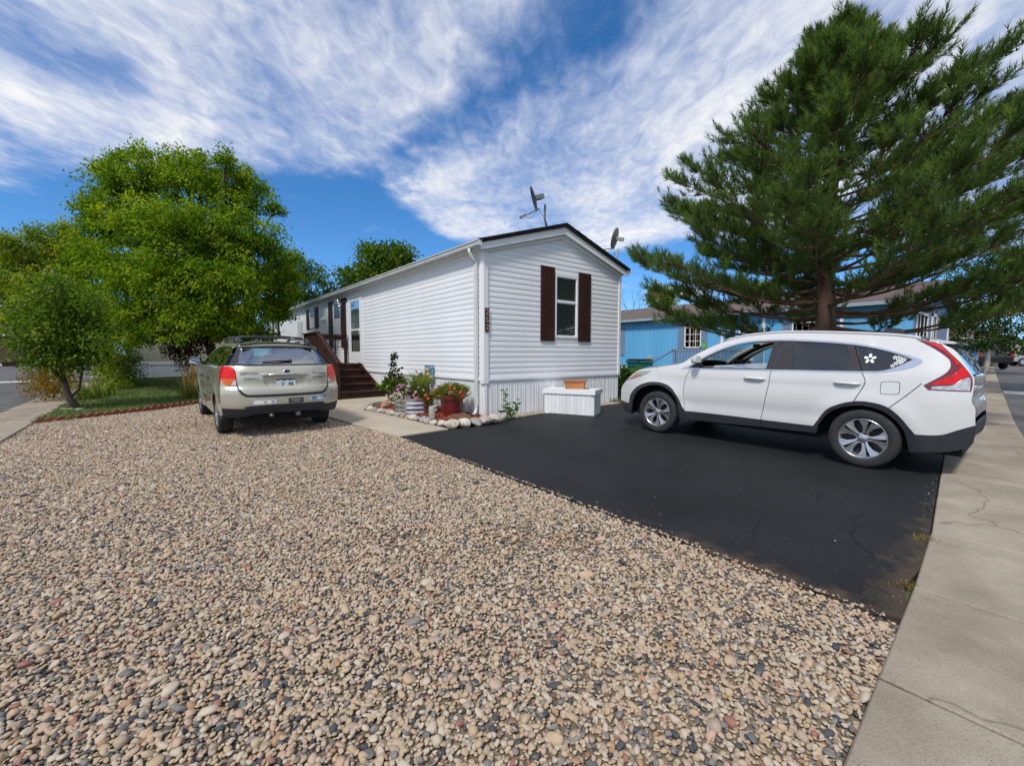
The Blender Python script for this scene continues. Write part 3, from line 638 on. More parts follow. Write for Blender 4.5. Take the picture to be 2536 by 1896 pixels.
# structure behind the boards
b = MB(); b.box(.06, HW - .02, .12, HL, .3, 3.6); b.build('inner_wall', M_dark, home)
b = MB(); b.prism([(.0, ZS - .02), (WX0, ZS - .02), (WX0, 3.5), (.0, 3.5)], 0., .10); b.prism([(WX1, ZS - .02), (HW, ZS - .02), (HW, 3.5), (WX1, 3.5)], 0.0, .10)
b.prism([(WX0, ZS - .02), (WX1, ZS - .02), (WX1, WZ0), (WX0, WZ0)], 0., .10); b.prism([(.0, 3.5), (HW, 3.5), (HW / 2, 4.19)], .0, .10)
b.box(0, .05, .1, HL, ZS - .02, 3.6); b.box(HW - .05, HW, 0.1, HL, ZS - .02, 3.6); b.box(0, HW, HL - .05, HL, ZS - .02, 3.6)
b.build('wall', M_vinyl, home)
# skirting of ribbed panels
def rib_mesh(w=.405, dots=False):
    pr = []; xs = [0, .02, .028, .05, .058, .075, .083, .105, .113, .15, .158, .22, .228, .25, .258, .275, .283, .305, .313, .35, .358, .405]; hi = False
    b = MB(); prev = None; k = 0
    for i, x in enumerate(xs): pr.append((x, .0 if (i // 2) % 2 == 0 else .008))
    V = []; F = []
    for (x, d) in pr: V += [(x, -d, -.62), (x, -d, 0)]
    for i in range(len(pr) - 1): F.append((2 * i, 2 * i + 2, 2 * i + 3, 2 * i + 1))
    b.add(V, F); return b.mesh('skirting_panel', M_skirt)
RM = rib_mesh()
RM_ = RM
for i in range(12):
    w_ = min(.405, HW - i * .405)
    link('skirting_panel', RM, None, home, (i * .405 + .0, .006, ZS - .01), None, (w_ / .405, 1, 1.5))
for i in range(59):
    link('skirting_panel', RM, None, home, (.008, i * .405 + .405, ZS - .01), (0, 0, R(-90)), (1, 1, 1.5))
b = MB(); b.box(.02, HW - .02, .03, .05, -.2, ZS); b.box(.025, .05, .05, HL, -.1, ZS); b.box(HW - .05, HW - .02, .05, HL, -.1, ZS); b.build('skirting_backing', M_skirt, home)
# starter strip and trims
b = MB(); b.box(.0, HW, -.028, -.0, ZS - .045, ZS + .012); b.build('starter_strip', M_trim, home)
b = MB(); b.box(-.030, .0, .09, HL, ZS - .045, ZS + .012); b.build('starter_strip', M_trim, home)
b = MB(); b.box(-.034, .092, -.034, .0, .80, 3.70, bev=.004); b.box(-.034, -.004, .0005, .105, .80, 3.60); b.build('corner_post', M_trim, home)
b = MB(); b.box(.0, .06, -.020, -.004, -.05, .80); b.build('corner_post', M_trim, home)
b = MB(); b.box(HW - .055, HW + .034, -.034, .0, ZS - .05, 3.62, bev=.004); b.build('corner_post', M_trim, home)
b = MB(); b.box(-.03, .02, HL - .08, HL + .03, .8, 3.6); b.build('corner_post', M_trim, home)
# rakes: frieze, fascia, shingled roof
SL = (4.44 - 3.738) / 2.30
for sgn in (0, 1):
    X = (lambda u: u) if sgn == 0 else (lambda u: HW - u)
    b = MB(); b.prism([(X(-.0), 3.535), (X(HW / 2), 4.195), (X(HW / 2), 4.30), (X(-.0), 3.63)], -.045, -.0); b.build('rake_frieze', M_trim, home)
    b = MB(); b.prism([(X(-.16), 3.56), (X(HW / 2), 4.29), (X(HW / 2), 4.45), (X(-.16), 3.70)], -.13, -.108); b.build('rake_fascia', M_trim, home)
    b = MB(); b.prism([(X(-.1), 3.62), (X(HW / 2), 4.30), (X(HW / 2), 4.32), (X(-.1), 3.64)], -.108, -.04); b.build('rake_soffit', M_trim, home)
    b = MB(); N_ = 22; pl = []
    b.prism([(X(-.22), 3.705), (X(HW / 2), 4.455), (X(HW / 2), 4.53), (X(-.22), 3.755)], -.17, HL + .1)
    for i in range(N_):                                    # shingle butts stepping up the edge
        t0 = i / N_; t1 = (i + 1) / N_; u0 = -.235 + (HW / 2 + .235) * t0; u1 = -.235 + (HW / 2 + .235) * t1
        z0 = 3.753 + (4.531 - 3.753) * t0; z1 = 3.753 + (4.531 - 3.753) * t1
        b.prism([(X(u0), z0 - .012), (X(u1), z1 - .006), (X(u1), z1 + .008), (X(u0), z0 + .016)], -.185 - random.uniform(0, .012), HL + .1)
    b.build('roof', M_shing, home)
# soffit, fascia, gutter on the long wall
b = MB(); b.box(-.16, .02, .0, HL + .1, 3.60, 3.625); b.build('soffit', M_trim, home)
b = MB(); b.box(-.030, -.004, .105, HL, 3.515, 3.60); b.build('frieze_board', M_trim, home)
GP = [(-.165, 3.735), (-.165, 3.64), (-.185, 3.63), (-.235, 3.63), (-.255, 3.655), (-.262, 3.70), (-.285, 3.725), (-.285, 3.742), (-.275, 3.742), (-.275, 3.73), (-.25, 3.70), (-.243, 3.66), (-.23, 3.64), (-.19, 3.64), (-.175, 3.65), (-.175, 3.735)]
b = MB(); b.prism(GP, -.17, HL + .1); b.prism([(p[0], p[1]) for p in GP[:8]] + [(-.165, 3.742)], -.175, -.171); b.build('gutter', M_gut, home)
b = MB(); b.box(-.165, -.15, -.12, HL + .1, 3.60, 3.735); b.build('fascia', M_gut, home)
b = MB(); b.prism([(2 * HW / 2 - (p[0]), p[1]) for p in GP], -.17, HL + .1); b.build('gutter', M_gut, home)
# downspout near the corner
b = MB(); b.box(-.095, -.032, .17, .25, .30, 3.36, bev=.006); b.build('downspout', M_gut, home)
b = MB(); b.tube([(-.225, .21, 3.63), (-.22, .21, 3.56), (-.12, .21, 3.42), (-.065, .21, 3.33)], .036, 8); b.build('downspout_elbow', M_gut, home, True)
b = MB(); b.tube([(-.065, .21, .32), (-.068, .21, .24), (-.11, .20, .15), (-.20, .19, .10), (-.27, .185, .085)], [.034, .036, .038, .04, .043], 10, False); b.build('downspout_elbow', M_gut, home, True)
# ---------------------------------------------------------------- windows and shutters
def shutter(P, w, h, planks=3):
    """P: function (a along wall, out, z) -> xyz; planks side by side"""
    for i in range(planks):
        b = MB(); x0 = i * w / planks + .0015; x1 = (i + 1) * w / planks - .0015
        vs = []
        for o_ in (0, .026):
            for (x, z) in ((x0, 0), (x1, 0), (x1, h), (x0, h)):
                e = .004 if o_ else 0; xx = min(max(x, x0 + e), x1 - e); vs.append(P(xx, o_, z))
        b.add(vs, [(0, 1, 2, 3), (7, 6, 5, 4), (0, 4, 5, 1), (1, 5, 6, 2), (2, 6, 7, 3), (3, 7, 4, 0)])
        q = b.build('plank', M_brown, shut)
def frame_box(b, P, a0, a1, z0, z1, o0, o1):
    vs = [P(a, o_, z) for o_ in (o0, o1) for (a, z) in ((a0, z0), (a1, z0), (a1, z1), (a0, z1))]
    b.add(vs, [(0, 1, 2, 3), (7, 6, 5, 4), (0, 4, 5, 1), (1, 5, 6, 2), (2, 6, 7, 3), (3, 7, 4, 0)])
def part(name, m, parent, f):
    b = MB(); f(b); return b.build(name, m, parent)
def mk_shutter(P, a, z, w, h, planks=3):
    global shut
    b = MB(); frame_box(b, lambda x, o_, zz: P(a + x, o_, z + zz), .01, w - .01, .01, h - .01, .012, .026)
    shut = b.build('shutter', M_brown, home)
    shutter(lambda x, o_, zz: P(a + x, .018 + o_, z + zz), w, h, planks)
def window(P, a0, a1, z0, z1, deep=True, blinds=True, zm=None, fw=.045):
    zm = zm if zm is not None else (z0 + z1) / 2
    b = MB()
    for (x0, x1, y0, y1) in ((a0, a1, z0, z0 + fw), (a0, a1, z1 - fw, z1), (a0, a0 + fw, z0 + fw, z1 - fw), (a1 - fw, a1, z0 + fw, z1 - fw)): frame_box(b, P, x0, x1, y0, y1, .0 if not deep else -.03, .034)
    fr = b.build('window', M_trim, home)
    b = MB(); frame_box(b, P, a0 + fw, a1 - fw, zm - .022, zm + .022, .006 if not deep else -.025, .024); b.build('meeting_rail', M_trim, fr)
    for (y0, y1, dd) in ((z0 + fw, zm - .02, .004), (zm + .02, z1 - fw, .012)):
        b = MB()
        for (x0, x1, s0, s1) in ((a0 + fw, a1 - fw, y0, y0 + .02), (a0 + fw, a1 - fw, y1 - .02, y1), (a0 + fw, a0 + fw + .02, y0 + .02, y1 - .02), (a1 - fw - .02, a1 - fw, y0 + .02, y1 - .02)): frame_box(b, P, x0, x1, s0, s1, dd - .01, dd + .008)
        b.build('sash', M_trim, fr)
        b = MB(); frame_box(b, P, a0 + fw + .018, a1 - fw - .018, y0 + .018, y1 - .018, dd - .004, dd - .001); b.build('pane', M_glassw if deep else M_screen, fr)
    if deep and blinds:
        k = 0; zz = z0 + fw + .01
        while zz < z1 - fw - .01:
            b = MB(); t = .03
            vs = [P(a0 + fw, -.045, zz), (P(a1 - fw, -.045, zz)), P(a1 - fw, -.032, zz + t * .62), P(a0 + fw, -.032, zz + t * .62)]
            b.add(vs, [(0, 1, 2, 3)]); b.build('blind_slat', M_blind, fr); zz += .040
        b = MB(); frame_box(b, P, a0, a1, z0, z1, -.115, -.11); b.build('room_dark', M_dark, fr)
    return fr
PG = lambda a, o_, z: (a, -o_, z)
PL = lambda a, o_, z: (-o_, a, z)
gw = window(PG, WX0, WX1, WZ0, WZ1, True, True, 2.70)
mk_shutter(PG, 1.600, 1.742, .452, 1.745); mk_shutter(PG, 2.895, 1.745, .455, 1.73)
# long wall: (far edge, near edge) of each window, shutters either side
window(PL, 9.30, 10.20, 1.74, 3.42, False, False, 2.76); mk_shutter(PL, 10.22, 1.68, .56, 1.82); mk_shutter(PL, 8.70, 1.68, .56, 1.82)
window(PL, 12.82, 13.66, 2.60, 3.43, False, False, 3.02); mk_shutter(PL, 13.70, 2.56, .50, .91); mk_shutter(PL, 12.30, 2.56, .50, .91)
window(PL, 20.75, 21.60, 2.40, 3.42, False, False, 2.9); mk_shutter(PL, 21.62, 2.36, .52, 1.12); mk_shutter(PL, 20.2, 2.36, .52, 1.12)
# storm door
part('door_frame', M_trim, home, lambda b: [frame_box(b, PL, 7.09, 7.19, 1.13, 3.47, 0, .04), frame_box(b, PL, 8.30, 8.40, 1.13, 3.47, 0, .04), frame_box(b, PL, 7.19, 8.30, 3.38, 3.47, 0, .04)])
part('threshold', M_trim, home, lambda b: frame_box(b, PL, 7.09, 8.40, 1.10, 1.13, 0, .05))
dr = part('storm_door', M_trim, home, lambda b: [frame_box(b, PL, 7.20, 7.30, 1.14, 3.37, .012, .03), frame_box(b, PL, 8.19, 8.29, 1.14, 3.37, .012, .03), frame_box(b, PL, 7.30, 8.19, 3.28, 3.37, .012, .03), frame_box(b, PL, 7.30, 8.19, 1.14, 1.52, .012, .03), frame_box(b, PL, 7.30, 8.19, 2.26, 2.31, .012, .032)])
part('kick_panel', M_trim, dr, lambda b: frame_box(b, PL, 7.38, 8.11, 1.22, 1.46, .03, .034))
M_doorin = mat('inner_door_paint', (.42, .47, .48), .45, .06, 2.)
part('inner_door', M_doorin, dr, lambda b: frame_box(b, PL, 7.28, 8.21, 1.50, 3.30, .0, .004))
part('door_seam', M_dark, dr, lambda b: frame_box(b, PL, 7.70, 7.735, 1.52, 3.28, .004, .007))
part('pane', glass('door_glass', (.8, .87, .88), 0, 1.2), dr, lambda b: frame_box(b, PL, 7.30, 8.19, 2.31, 3.28, .016, .018))
part('pane', glass('door_screen_glass', (.45, .48, .5), .1, .6), dr, lambda b: frame_box(b, PL, 7.30, 8.19, 1.52, 2.26, .016, .018))
b = MB(); b.tube([(-.032, 7.235, 2.10), (-.075, 7.235, 2.12), (-.075, 7.235, 2.24), (-.032, 7.235, 2.26)], .009, 6); b.build('handle', M_trim, dr, True)
b = MB(); b.lathe([(0, .0), (.028, .0), (.028, .02), (.018, .05), (0, .055)], 12, 'X', (-.06, 7.62, 2.42)); b.build('door_knob', mat('aged_brass', (.08, .07, .05), .35, .2, 8., metal=.9), dr, True)
# electric panel cover, dryer vent
part('meter_panel', mat('grey_panel', (.50, .52, .53), .5, .06, 2.), home, lambda b: frame_box(b, PL, 15.0, 15.86, 1.0, 3.03, .012, .05))
b = MB(); frame_box(b, PL, 11.25, 11.62, 2.84, 2.98, .01, .05); b.build('vent_hood', M_trim, home)
b = MB(); b.prism([(-.05, 2.98), (-.13, 2.86), (-.13, 2.84), (-.05, 2.84)], 11.25, 11.62); b.build('vent_hood', M_trim, home)
# porch lamp hung by the door
lamp = thing('porch_lamp', 'clear glass globe porch lamp hung beside the storm door', 'lamp', (0, 0, 0))
M_iron = mat('black_iron', (.02, .02, .022), .45, .2, 10., metal=.6)
b = MB(); b.lathe([(0, .0), (.05, .0), (.05, .03), (0, .035)], 14, 'X', (-.045, 8.62, 3.40)); b.tube([(-.05, 8.62, 3.4), (-.16, 8.70, 3.50), (-.24, 8.78, 3.52)], .009, 6); b.tube([(-.24, 8.78, 3.52), (-.25, 8.79, 3.44)], .006, 6); b.lathe([(.0, .0), (.045, .0), (.055, -.03), (.05, -.04)], 14, 'Z', (-.25, 8.79, 3.45)); b.build('bracket', M_iron, lamp, False, 40)
b = MB(); b.lathe([(.05, -.03), (.10, -.09), (.115, -.17), (.10, -.25), (.06, -.29), (.03, -.30)], 18, 'Z', (-.25, 8.79, 3.45)); b.build('globe', glass('lamp_glass', (.85, .88, .88), .02, 1.), lamp, True)
b = MB(); b.lathe([(0, .04), (.03, .03), (.038, 0), (.03, -.03), (.014, -.06), (.014, -.09)], 12, 'Z', (-.25, 8.79, 3.27)); b.build('bulb', mat('bulb_glass', (.6, .6, .58), .2, .02, 3.), lamp, True)
# house number plaque
pq = thing('house_number', 'narrow dark brown plaque reading 252 on the white corner post', 'sign', (.042, -.040, 2.15))
b = MB(); b.box(-.052, .052, -.016, 0, -.25, .25, bev=.004); b.build('board', M_brown, pq)
M_num = mat('brass_number', (.36, .25, .20), .45, .08, 10., metal=.1)
for ch, z in (('2', .155), ('5', 0.), ('2', -.155)):
    me = text_mesh(ch, .165, .003, True); me.materials.clear(); me.materials.append(M_num); link('digit', me, None, pq, (0, -.019, z), (R(90), 0, 0))
# dishes
def dish(root, head, target_dir, roll, r, m, m2, feed, elev_shape=.88):
    pass
M_dishd = mat('dish_dark', (.045, .05, .055), .45, .15, 6.); M_dishl = mat('dish_grey', (.22, .215, .19), .5, .08, 5.); M_mast = mat('mast_grey', (.11, .125, .135), .45, .12, 6.)
def make_dish(label, base, mast, hub, axis, r, md, mm, arm_end, box_dim, cable=True):
    t = thing('satellite_dish', label, 'satellite dish', base)
    rel = lambda p: Vector(p) - Vector(base)
    b = MB(); b.tube([rel(p) for p in mast], .026, 10); b.build('mast', mm, t, True)
    b = MB(); bp = Vector((0, 0, 0)); b.box(-.08, .08, -.05, .05, -.03, .012, Matrix.Rotation(.3, 4, 'Y')); b.build('foot', mm, t)
    ax = Vector(axis).normalized(); q = ax.to_track_quat('Z', 'Y').to_matrix().to_4x4(); q.translation = rel(hub)
    b = MB(); pr = [(r * k / 9, .16 * r * (k / 9) ** 2) for k in range(10)]; pr += [(r * 1.02, .17 * r), (r * 1.02, .145 * r)] + [(r * k / 9, .16 * r * (k / 9) ** 2 - .012) for k in range(9, -1, -1)]
    b.lathe(pr, 40, 'Z', (0, 0, 0), q @ Matrix.Diagonal((.92, 1.06, 1, 1))); b.build('reflector', md, t, True)
    b = MB(); b.box(-box_dim, box_dim, -box_dim, box_dim, -.16, -.01, q, .01); b.box(-.03, .03, -.05, .05, -.22, -.12, q); b.build('bracket', mm, t)
    low = q @ Vector((0, 0, 0)) + (Vector((0, 0, -1)) - ax * Vector((0, 0, -1)).dot(ax)).normalized() * r * .95
    e = rel(arm_end); b = MB(); b.tube([low - ax * .03, low.lerp(e, .5) + Vector((0, 0, -.02)), e], .014, 8); b.build('feed_arm', mm, t, True)
    d = (e - low).normalized(); b = MB(); mt = (-d).to_track_quat('Z', 'Y').to_matrix().to_4x4(); mt.translation = e
    b.box(-.05, .05, -.035, .035, -.06, .02, mt, .008); b.tube([mt @ Vector((0, 0, .02)), mt @ Vector((0, .0, .08))], [.032, .026], 10); b.tube([mt @ Vector((-.14, 0, -.0)), mt @ Vector((.14, .0, -.0))], .018, 8); b.build('feed_horn', md if md != M_dishd else mat('feed_grey', (.35, .35, .33), .5, .1, 5.), t)
    if cable:
        b = MB(); m0 = low.lerp(e, .9); m1 = low; k = []
        for i in range(9):
            s_ = i / 8; p = m0.lerp(m1, s_); p.z -= .12 * math.sin(math.pi * s_) ; k.append(p)
        k += [rel(mast[1]) + Vector((0, .03, .1)), rel(mast[0]) + Vector((.02, .03, .05))]
        b.tube(k, .005, 5); b.build('cable', M_iron, t, True)
    return t
dz1 = 4.40
make_dish('dark satellite dish seen edge-on, standing on the ridge of the white home', (2.12, .30, 4.475), [(2.12, .30, 4.47), (2.05, .30, 4.62), (2.02, .30, 4.70), (2.03, .30, 5.03)], (1.735, .33, 5.125), (-.74, .60, -.27), .27, M_dishd, M_mast, (1.40, .40, 4.66), .055)
make_dish('pale grey satellite dish on a bent mast at the far roof slope', (4.42, .10, 3.92), [(4.42, .10, 3.90), (4.52, .10, 4.08), (4.62, .10, 4.24), (4.62, .10, 4.34)], (4.58, .14, 4.62), (-.34, .86, .26), .27, M_dishl, mat('mast_pale', (.28, .28, .26), .5, .1, 5.), (4.00, .36, 4.28), .045, True)

# ================================================================ brown timber steps at the door
st = thing('entry_steps', 'dark brown timber steps with landing and handrail at the storm door', 'steps', (0, 0, 0))
Z0 = .155; RI = (1.12 - Z0) / 5
SX0, SX1 = -1.46, -.13
vk = [5.05 + .5 * i for i in range(5)]
for i in range(5):
    z0 = Z0 + RI * i
    b = MB(); b.box(SX0 + .04, SX1 - .04, vk[i], vk[i] + .025, z0 - (.05 if i == 0 else 0), z0 + RI - .038); b.build('riser', M_brown, st)
    if i < 4:
        b = MB(); b.box(SX0 + .02, SX1 - .02, vk[i] - .035, vk[i] + .245, z0 + RI - .036, z0 + RI, bev=.005); b.build('tread', M_brown, st)
        b = MB(); b.box(SX0 + .02, SX1 - .02, vk[i] + .252, vk[i + 1] - .002, z0 + RI - .036, z0 + RI, bev=.005); b.build('tread', M_brown, st)
for x in (SX0, SX1 - .04):
    b = MB(); b.prism([(5.02, Z0 - .04), (5.02, Z0 + .14), (7.02, 1.155), (7.10, 1.155), (7.10, .75), (5.62, Z0 - .04)], x, x + .04, 'X'); b.build('stringer', M_brown, st)
for i in range(11):
    b = MB(); v = 7.02 + i * .142; b.box(SX0, SX1 + .06, v, v + .135, 1.085, 1.12, bev=.004); b.build('deck_board', M_brown, st)
b = MB(); b.box(SX0, SX0 + .04, 7.1, 8.56, .9, 1.084); b.box(SX0, SX1, 8.52, 8.56, .9, 1.084); b.build('rim_joist', M_brown, st)
for (x, y, z1) in ((SX0, 5.06, 1.16), (SX0, 7.02, 2.10), (SX0, 8.50, 2.10), (-.12, 8.50, 2.10)):
    b = MB(); b.box(x - .045, x + .045, y - .01, y + .08, gz(x, y) - .05, z1, bev=.006); b.build('post', M_brown, st)
# sloped handrail and its boards
b = MB(); b.prism([(4.98, 1.15), (4.98, 1.19), (7.06, 2.155), (7.06, 2.115)], SX0 - .06, SX0 + .07, 'X'); b.build('handrail', M_brown, st)
b = MB(); b.prism([(5.14, 1.06), (5.14, 1.15), (7.02, 2.05), (7.02, 1.96)], SX0 - .0, SX0 + .035, 'X'); b.build('rail', M_brown, st)
for i in range(12):
    v = 5.19 + i * .152; zt = 1.05 + (v - 5.14) / 1.88 * .9 + .05; zb = Z0 + (v - 5.05) / 2.05 * .97 - .1
    b = MB(); b.box(SX0 - .028, SX0 - .002, v, v + .135, max(.12, zb), zt, bev=.003); b.build('rail_board', M_brown, st)
# landing side: close boards under a wide cap
for i in range(10):
    v = 7.11 + i * .139; b = MB(); b.box(SX0 - .03, SX0 - .004, v, v + .132, .62, 2.09, bev=.003); b.build('rail_board', M_brown, st)
b = MB(); b.box(SX0 - .08, SX0 + .08, 7.0, 8.64, 2.10, 2.14, bev=.005); b.build('rail_cap', M_brown, st)
b = MB(); b.box(SX0 + .08, -.06, 8.46, 8.62, 2.10, 2.14, bev=.005); b.build('rail_cap', M_brown, st)
b = MB(); b.box(SX0 + .05, -.17, 8.50, 8.54, 1.94, 2.09); b.build('rail', M_brown, st)
for x in (-1.12, -.80, -.48):
    b = MB(); b.box(x - .02, x + .02, 8.50, 8.54, 1.12, 1.94); b.build('baluster', M_brown, st)

# ================================================================ white angled box against the gable, with a terracotta trough
bx = thing('utility_box', 'low white ribbed box with a flat lid beside the gable wall', 'box', (0, 0, 0))
p1, p2 = Vector((1.50, -.24)), Vector((2.0, -1.33)); dl = (p2 - p1).normalized(); nn = Vector((-dl.y, dl.x))
nn = nn if nn.x > 0 else -nn
def BP(a, o_, z): q = p1 + dl * a + nn * o_; return (q.x, q.y, z)
BL, BD, BT = (p2 - p1).length, .62, .635
def quadbox(b, a0, a1, o0, o1, z0, z1):
    b.add([BP(a, o_, z) for z in (z0, z1) for (a, o_) in ((a0, o0), (a1, o0), (a1, o1), (a0, o1))], [(0, 3, 2, 1), (4, 5, 6, 7), (0, 1, 5, 4), (1, 2, 6, 5), (2, 3, 7, 6), (3, 0, 4, 7)])
b = MB(); quadbox(b, .02, BL - .02, .02, BD - .02, .05, BT - .09); b.build('body', M_skirt, bx)
x = .03; k = 0
for w_ in [.10, .07, .11, .09, .05, .12, .08, .10, .06, .11, .09, .12, .06]:
    if x + w_ > BL - .02: break
    b = MB(); quadbox(b, x, x + w_ - .012, .008, .02, .075, BT - .10); b.build('rib', M_skirt, bx); x += w_
x = .03
for w_ in (.1, .08, .1, .09, .12):
    b = MB(); b.add([BP(BL - .02 + d, o_, z) for d in (0, .012) for (o_, z) in ((x, .075), (x + w_ - .014, .075), (x + w_ - .014, BT - .1), (x, BT - .1))], [(0, 1, 2, 3), (7, 6, 5, 4), (0, 4, 5, 1), (1, 5, 6, 2), (2, 6, 7, 3), (3, 7, 4, 0)]); b.build('rib', M_skirt, bx); x += w_
b = MB(); quadbox(b, -.02, BL + .02, -.02, BD + .02, BT - .10, BT); b.build('lid', M_trim, bx)
b = MB(); quadbox(b, -.01, BL + .01, -.012, BD + .01, .03, .075); b.build('base_trim', M_trim, bx)
tp_ = thing('planter_trough', 'empty terracotta trough planter on the lid of the white box', 'planter', BP(.66, .30, BT + .004), (0, 0, math.atan2(dl.y, dl.x) + .35))
M_terra = mat('terracotta', (.42, .165, .065), .75, .12, 5., .1, 30.)
def trough(L0, W0, L1, W1, h, t):
    V = []; F = []
    def ring(L_, W_, z): 
        c = .035; q = [(L_ - c, W_), (L_, W_ - c), (L_, -W_ + c), (L_ - c, -W_), (-L_ + c, -W_), (-L_, -W_ + c), (-L_, W_ - c), (-L_ + c, W_)]
        return [(x, y, z) for x, y in q]
    rs = [ring(L0, W0, 0), ring(L0 + (L1 - L0) * .8, W0 + (W1 - W0) * .8, h * .8), ring(L1 + .015, W1 + .015, h * .82), ring(L1 + .02, W1 + .02, h), ring(L1 - t, W1 - t, h), ring(L0 - t, W0 - t, .03)]
    for r_ in rs: V += r_
    for i in range(len(rs) - 1):
        for j in range(8): F.append((i * 8 + j, i * 8 + (j + 1) % 8, i * 8 + 8 + (j + 1) % 8, i * 8 + 8 + j))
    F.append(tuple(range(8))); F.append(tuple(range(40, 48))); return V, F
b = MB(); b.add(*trough(.215, .075, .26, .10, .20, .015)); b.build('trough', M_terra, tp_)
b = MB(); b.box(-.25, .29, -.10, .10, .0, .012, bev=.004); b.build('saucer', mat('terracotta_dark', (.20, .06, .03), .7, .15, 5.), tp_, loc=(.03, .03, -.003))
# ================================================================ cars
M_tyre = mat('tyre_rubber', (.022, .022, .024), .8, .25, 14., .15, 60.)
M_alloy = mat('alloy', (.52, .52, .53), .28, .06, 6., metal=.85)
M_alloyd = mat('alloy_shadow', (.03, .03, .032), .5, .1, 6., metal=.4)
M_black = mat('black_plastic', (.022, .025, .030), .55, .15, 8., .1, 120.)
M_gloss = mat('black_gloss', (.012, .012, .015), .08, .05, 3., coat=.6)
M_chrome = mat('chrome', (.80, .81, .83), .12, .03, 4., metal=1.)
M_under = mat('underbody', (.006, .006, .007), .9, .2, 5.)
M_pearl = mat('pearl_white_paint', (.62, .62, .605), .22, .012, 2., coat=1., spec=.5)
M_gold = mat('champagne_paint', (.50, .475, .375), .30, .03, 2., metal=.45, coat=1.)
M_tint = mat('privacy_glass', (.014, .015, .019), .04, .05, 2., coat=.3, spec=.8)
M_red = mat('red_lens', (.60, .006, .008), .22, .25, 26., coat=.3, spec=.3)
M_redd = mat('dark_red_lens', (.15, .006, .012), .1, .2, 12., coat=1.)
M_amber = mat('amber_lens', (.62, .13, .012), .22, .2, 20., coat=.3, spec=.3)
M_clear = mat('clear_lens', (.50, .49, .48), .08, .35, 24., coat=1., metal=.3)
M_seat = mat('grey_seat', (.16, .155, .14), .8, .12, 5.)
M_beige = mat('beige_trim', (.42, .39, .32), .7, .08, 4.)
M_cglass = glass('car_glass', (.72, .82, .78), .0, .35)
M_wglass = glass('wagon_glass', (.50, .66, .66), .0, 1.6)
def tri_obj(name, V3, T, m, parent, solid=None, back=None):
    """mesh from triangles; solid = vector function giving the edge return"""
    V3 = [tuple(p) for p in V3]; F = [tuple(int(i) for i in t) for t in T]
    if back is not None:
        cnt = {}
        for t in F:
            for i in range(3):
                e = (t[i], t[(i + 1) % 3]); cnt[tuple(sorted(e))] = cnt.get(tuple(sorted(e)), 0) + 1
        rim = [e for e, c in cnt.items() if c == 1]; mp = {}
        for e in rim:
            for i in e:
                if i not in mp: mp[i] = len(V3); V3.append(tuple(back(V3[i])))
        fe = [(e[0], e[1], mp[e[1]], mp[e[0]]) for e in rim]
    else: fe = []
    me = bpy.data.meshes.new(name); me.from_pydata(V3, [], F + fe); me.update()
    bm = bmesh.new(); bm.from_mesh(me); loose = [v for v in bm.verts if not v.link_faces]; bmesh.ops.delete(bm, geom=loose, context='VERTS'); bmesh.ops.recalc_face_normals(bm, faces=bm.faces[:]); bm.to_mesh(me); bm.free()
    me.polygons.foreach_set('use_smooth', [True] * len(me.polygons)); me.set_sharp_from_angle(angle=R(38))
    me.materials.append(m)
    return link(name, me, None, parent)
def comps(T):
    par = {}
    def find(a):
        while par.setdefault(a, a) != a: par[a] = par[par[a]]; a = par[a]
        return a
    for t in T:
        a = find(int(t[0]))
        for i in t[1:]: par[find(int(i))] = a
    g = {}
    for k, t in enumerate(T): g.setdefault(find(int(t[0])), []).append(k)
    return list(g.values())
def slot(line, w):
    P = [Vector(p) for p in line]; L_, R_ = [], []
    for i, p in enumerate(P):
        d = (P[min(i + 1, len(P) - 1)] - P[max(i - 1, 0)]).normalized(); n = Vector((-d.y, d.x)) * w / 2
        L_.append(tuple(p + n)); R_.append(tuple(p - n))
    return L_ + R_[::-1]
class Side:
    def __init__(s, root, fx): s.root = root; s.fx = fx
    def put(s, name, poly, m, off=0., holes=(), step=.06, sides=(-1, 1), namer=None, depth=.012, parent=None):
        V, T = region(poly, holes, step); out = []
        groups = comps(T) if namer else [range(len(T))]
        for sd_ in sides:
            V3 = [(sd_ * (s.fx(p[0], p[1]) + off), p[0], p[1]) for p in V]
            for g_ in groups:
                tt = T[list(g_)]
                if namer and len(tt) < 3: continue
                c = V[tt].reshape(-1, 2).mean(0); nm = namer(c) if namer else name
                out.append(tri_obj(nm, V3, tt, m, parent or s.root, back=(lambda p, q=sd_: (p[0] - q * depth, p[1], p[2])) if depth else None))
        return out
def strip_panel(root, name, pts, fx, m, crown=.0, bulge=0., n=12, pw=3., inset=0.):
    V = []; F = []
    for (y, z) in pts:
        w = fx(y, z) - inset
        for k in range(n + 1):
            t = -1 + 2 * k / n; e = 1 - abs(t) ** pw
            V.append((t * w, y + bulge * e, z + crown * e))
    for i in range(len(pts) - 1):
        for k in range(n): a = i * (n + 1) + k; F.append((a, a + 1, a + n + 2, a + n + 1))
    me = bpy.data.meshes.new(name); me.from_pydata(V, [], F); me.polygons.foreach_set('use_smooth', [True] * len(F)); me.materials.append(m); return link(name, me, None, root)
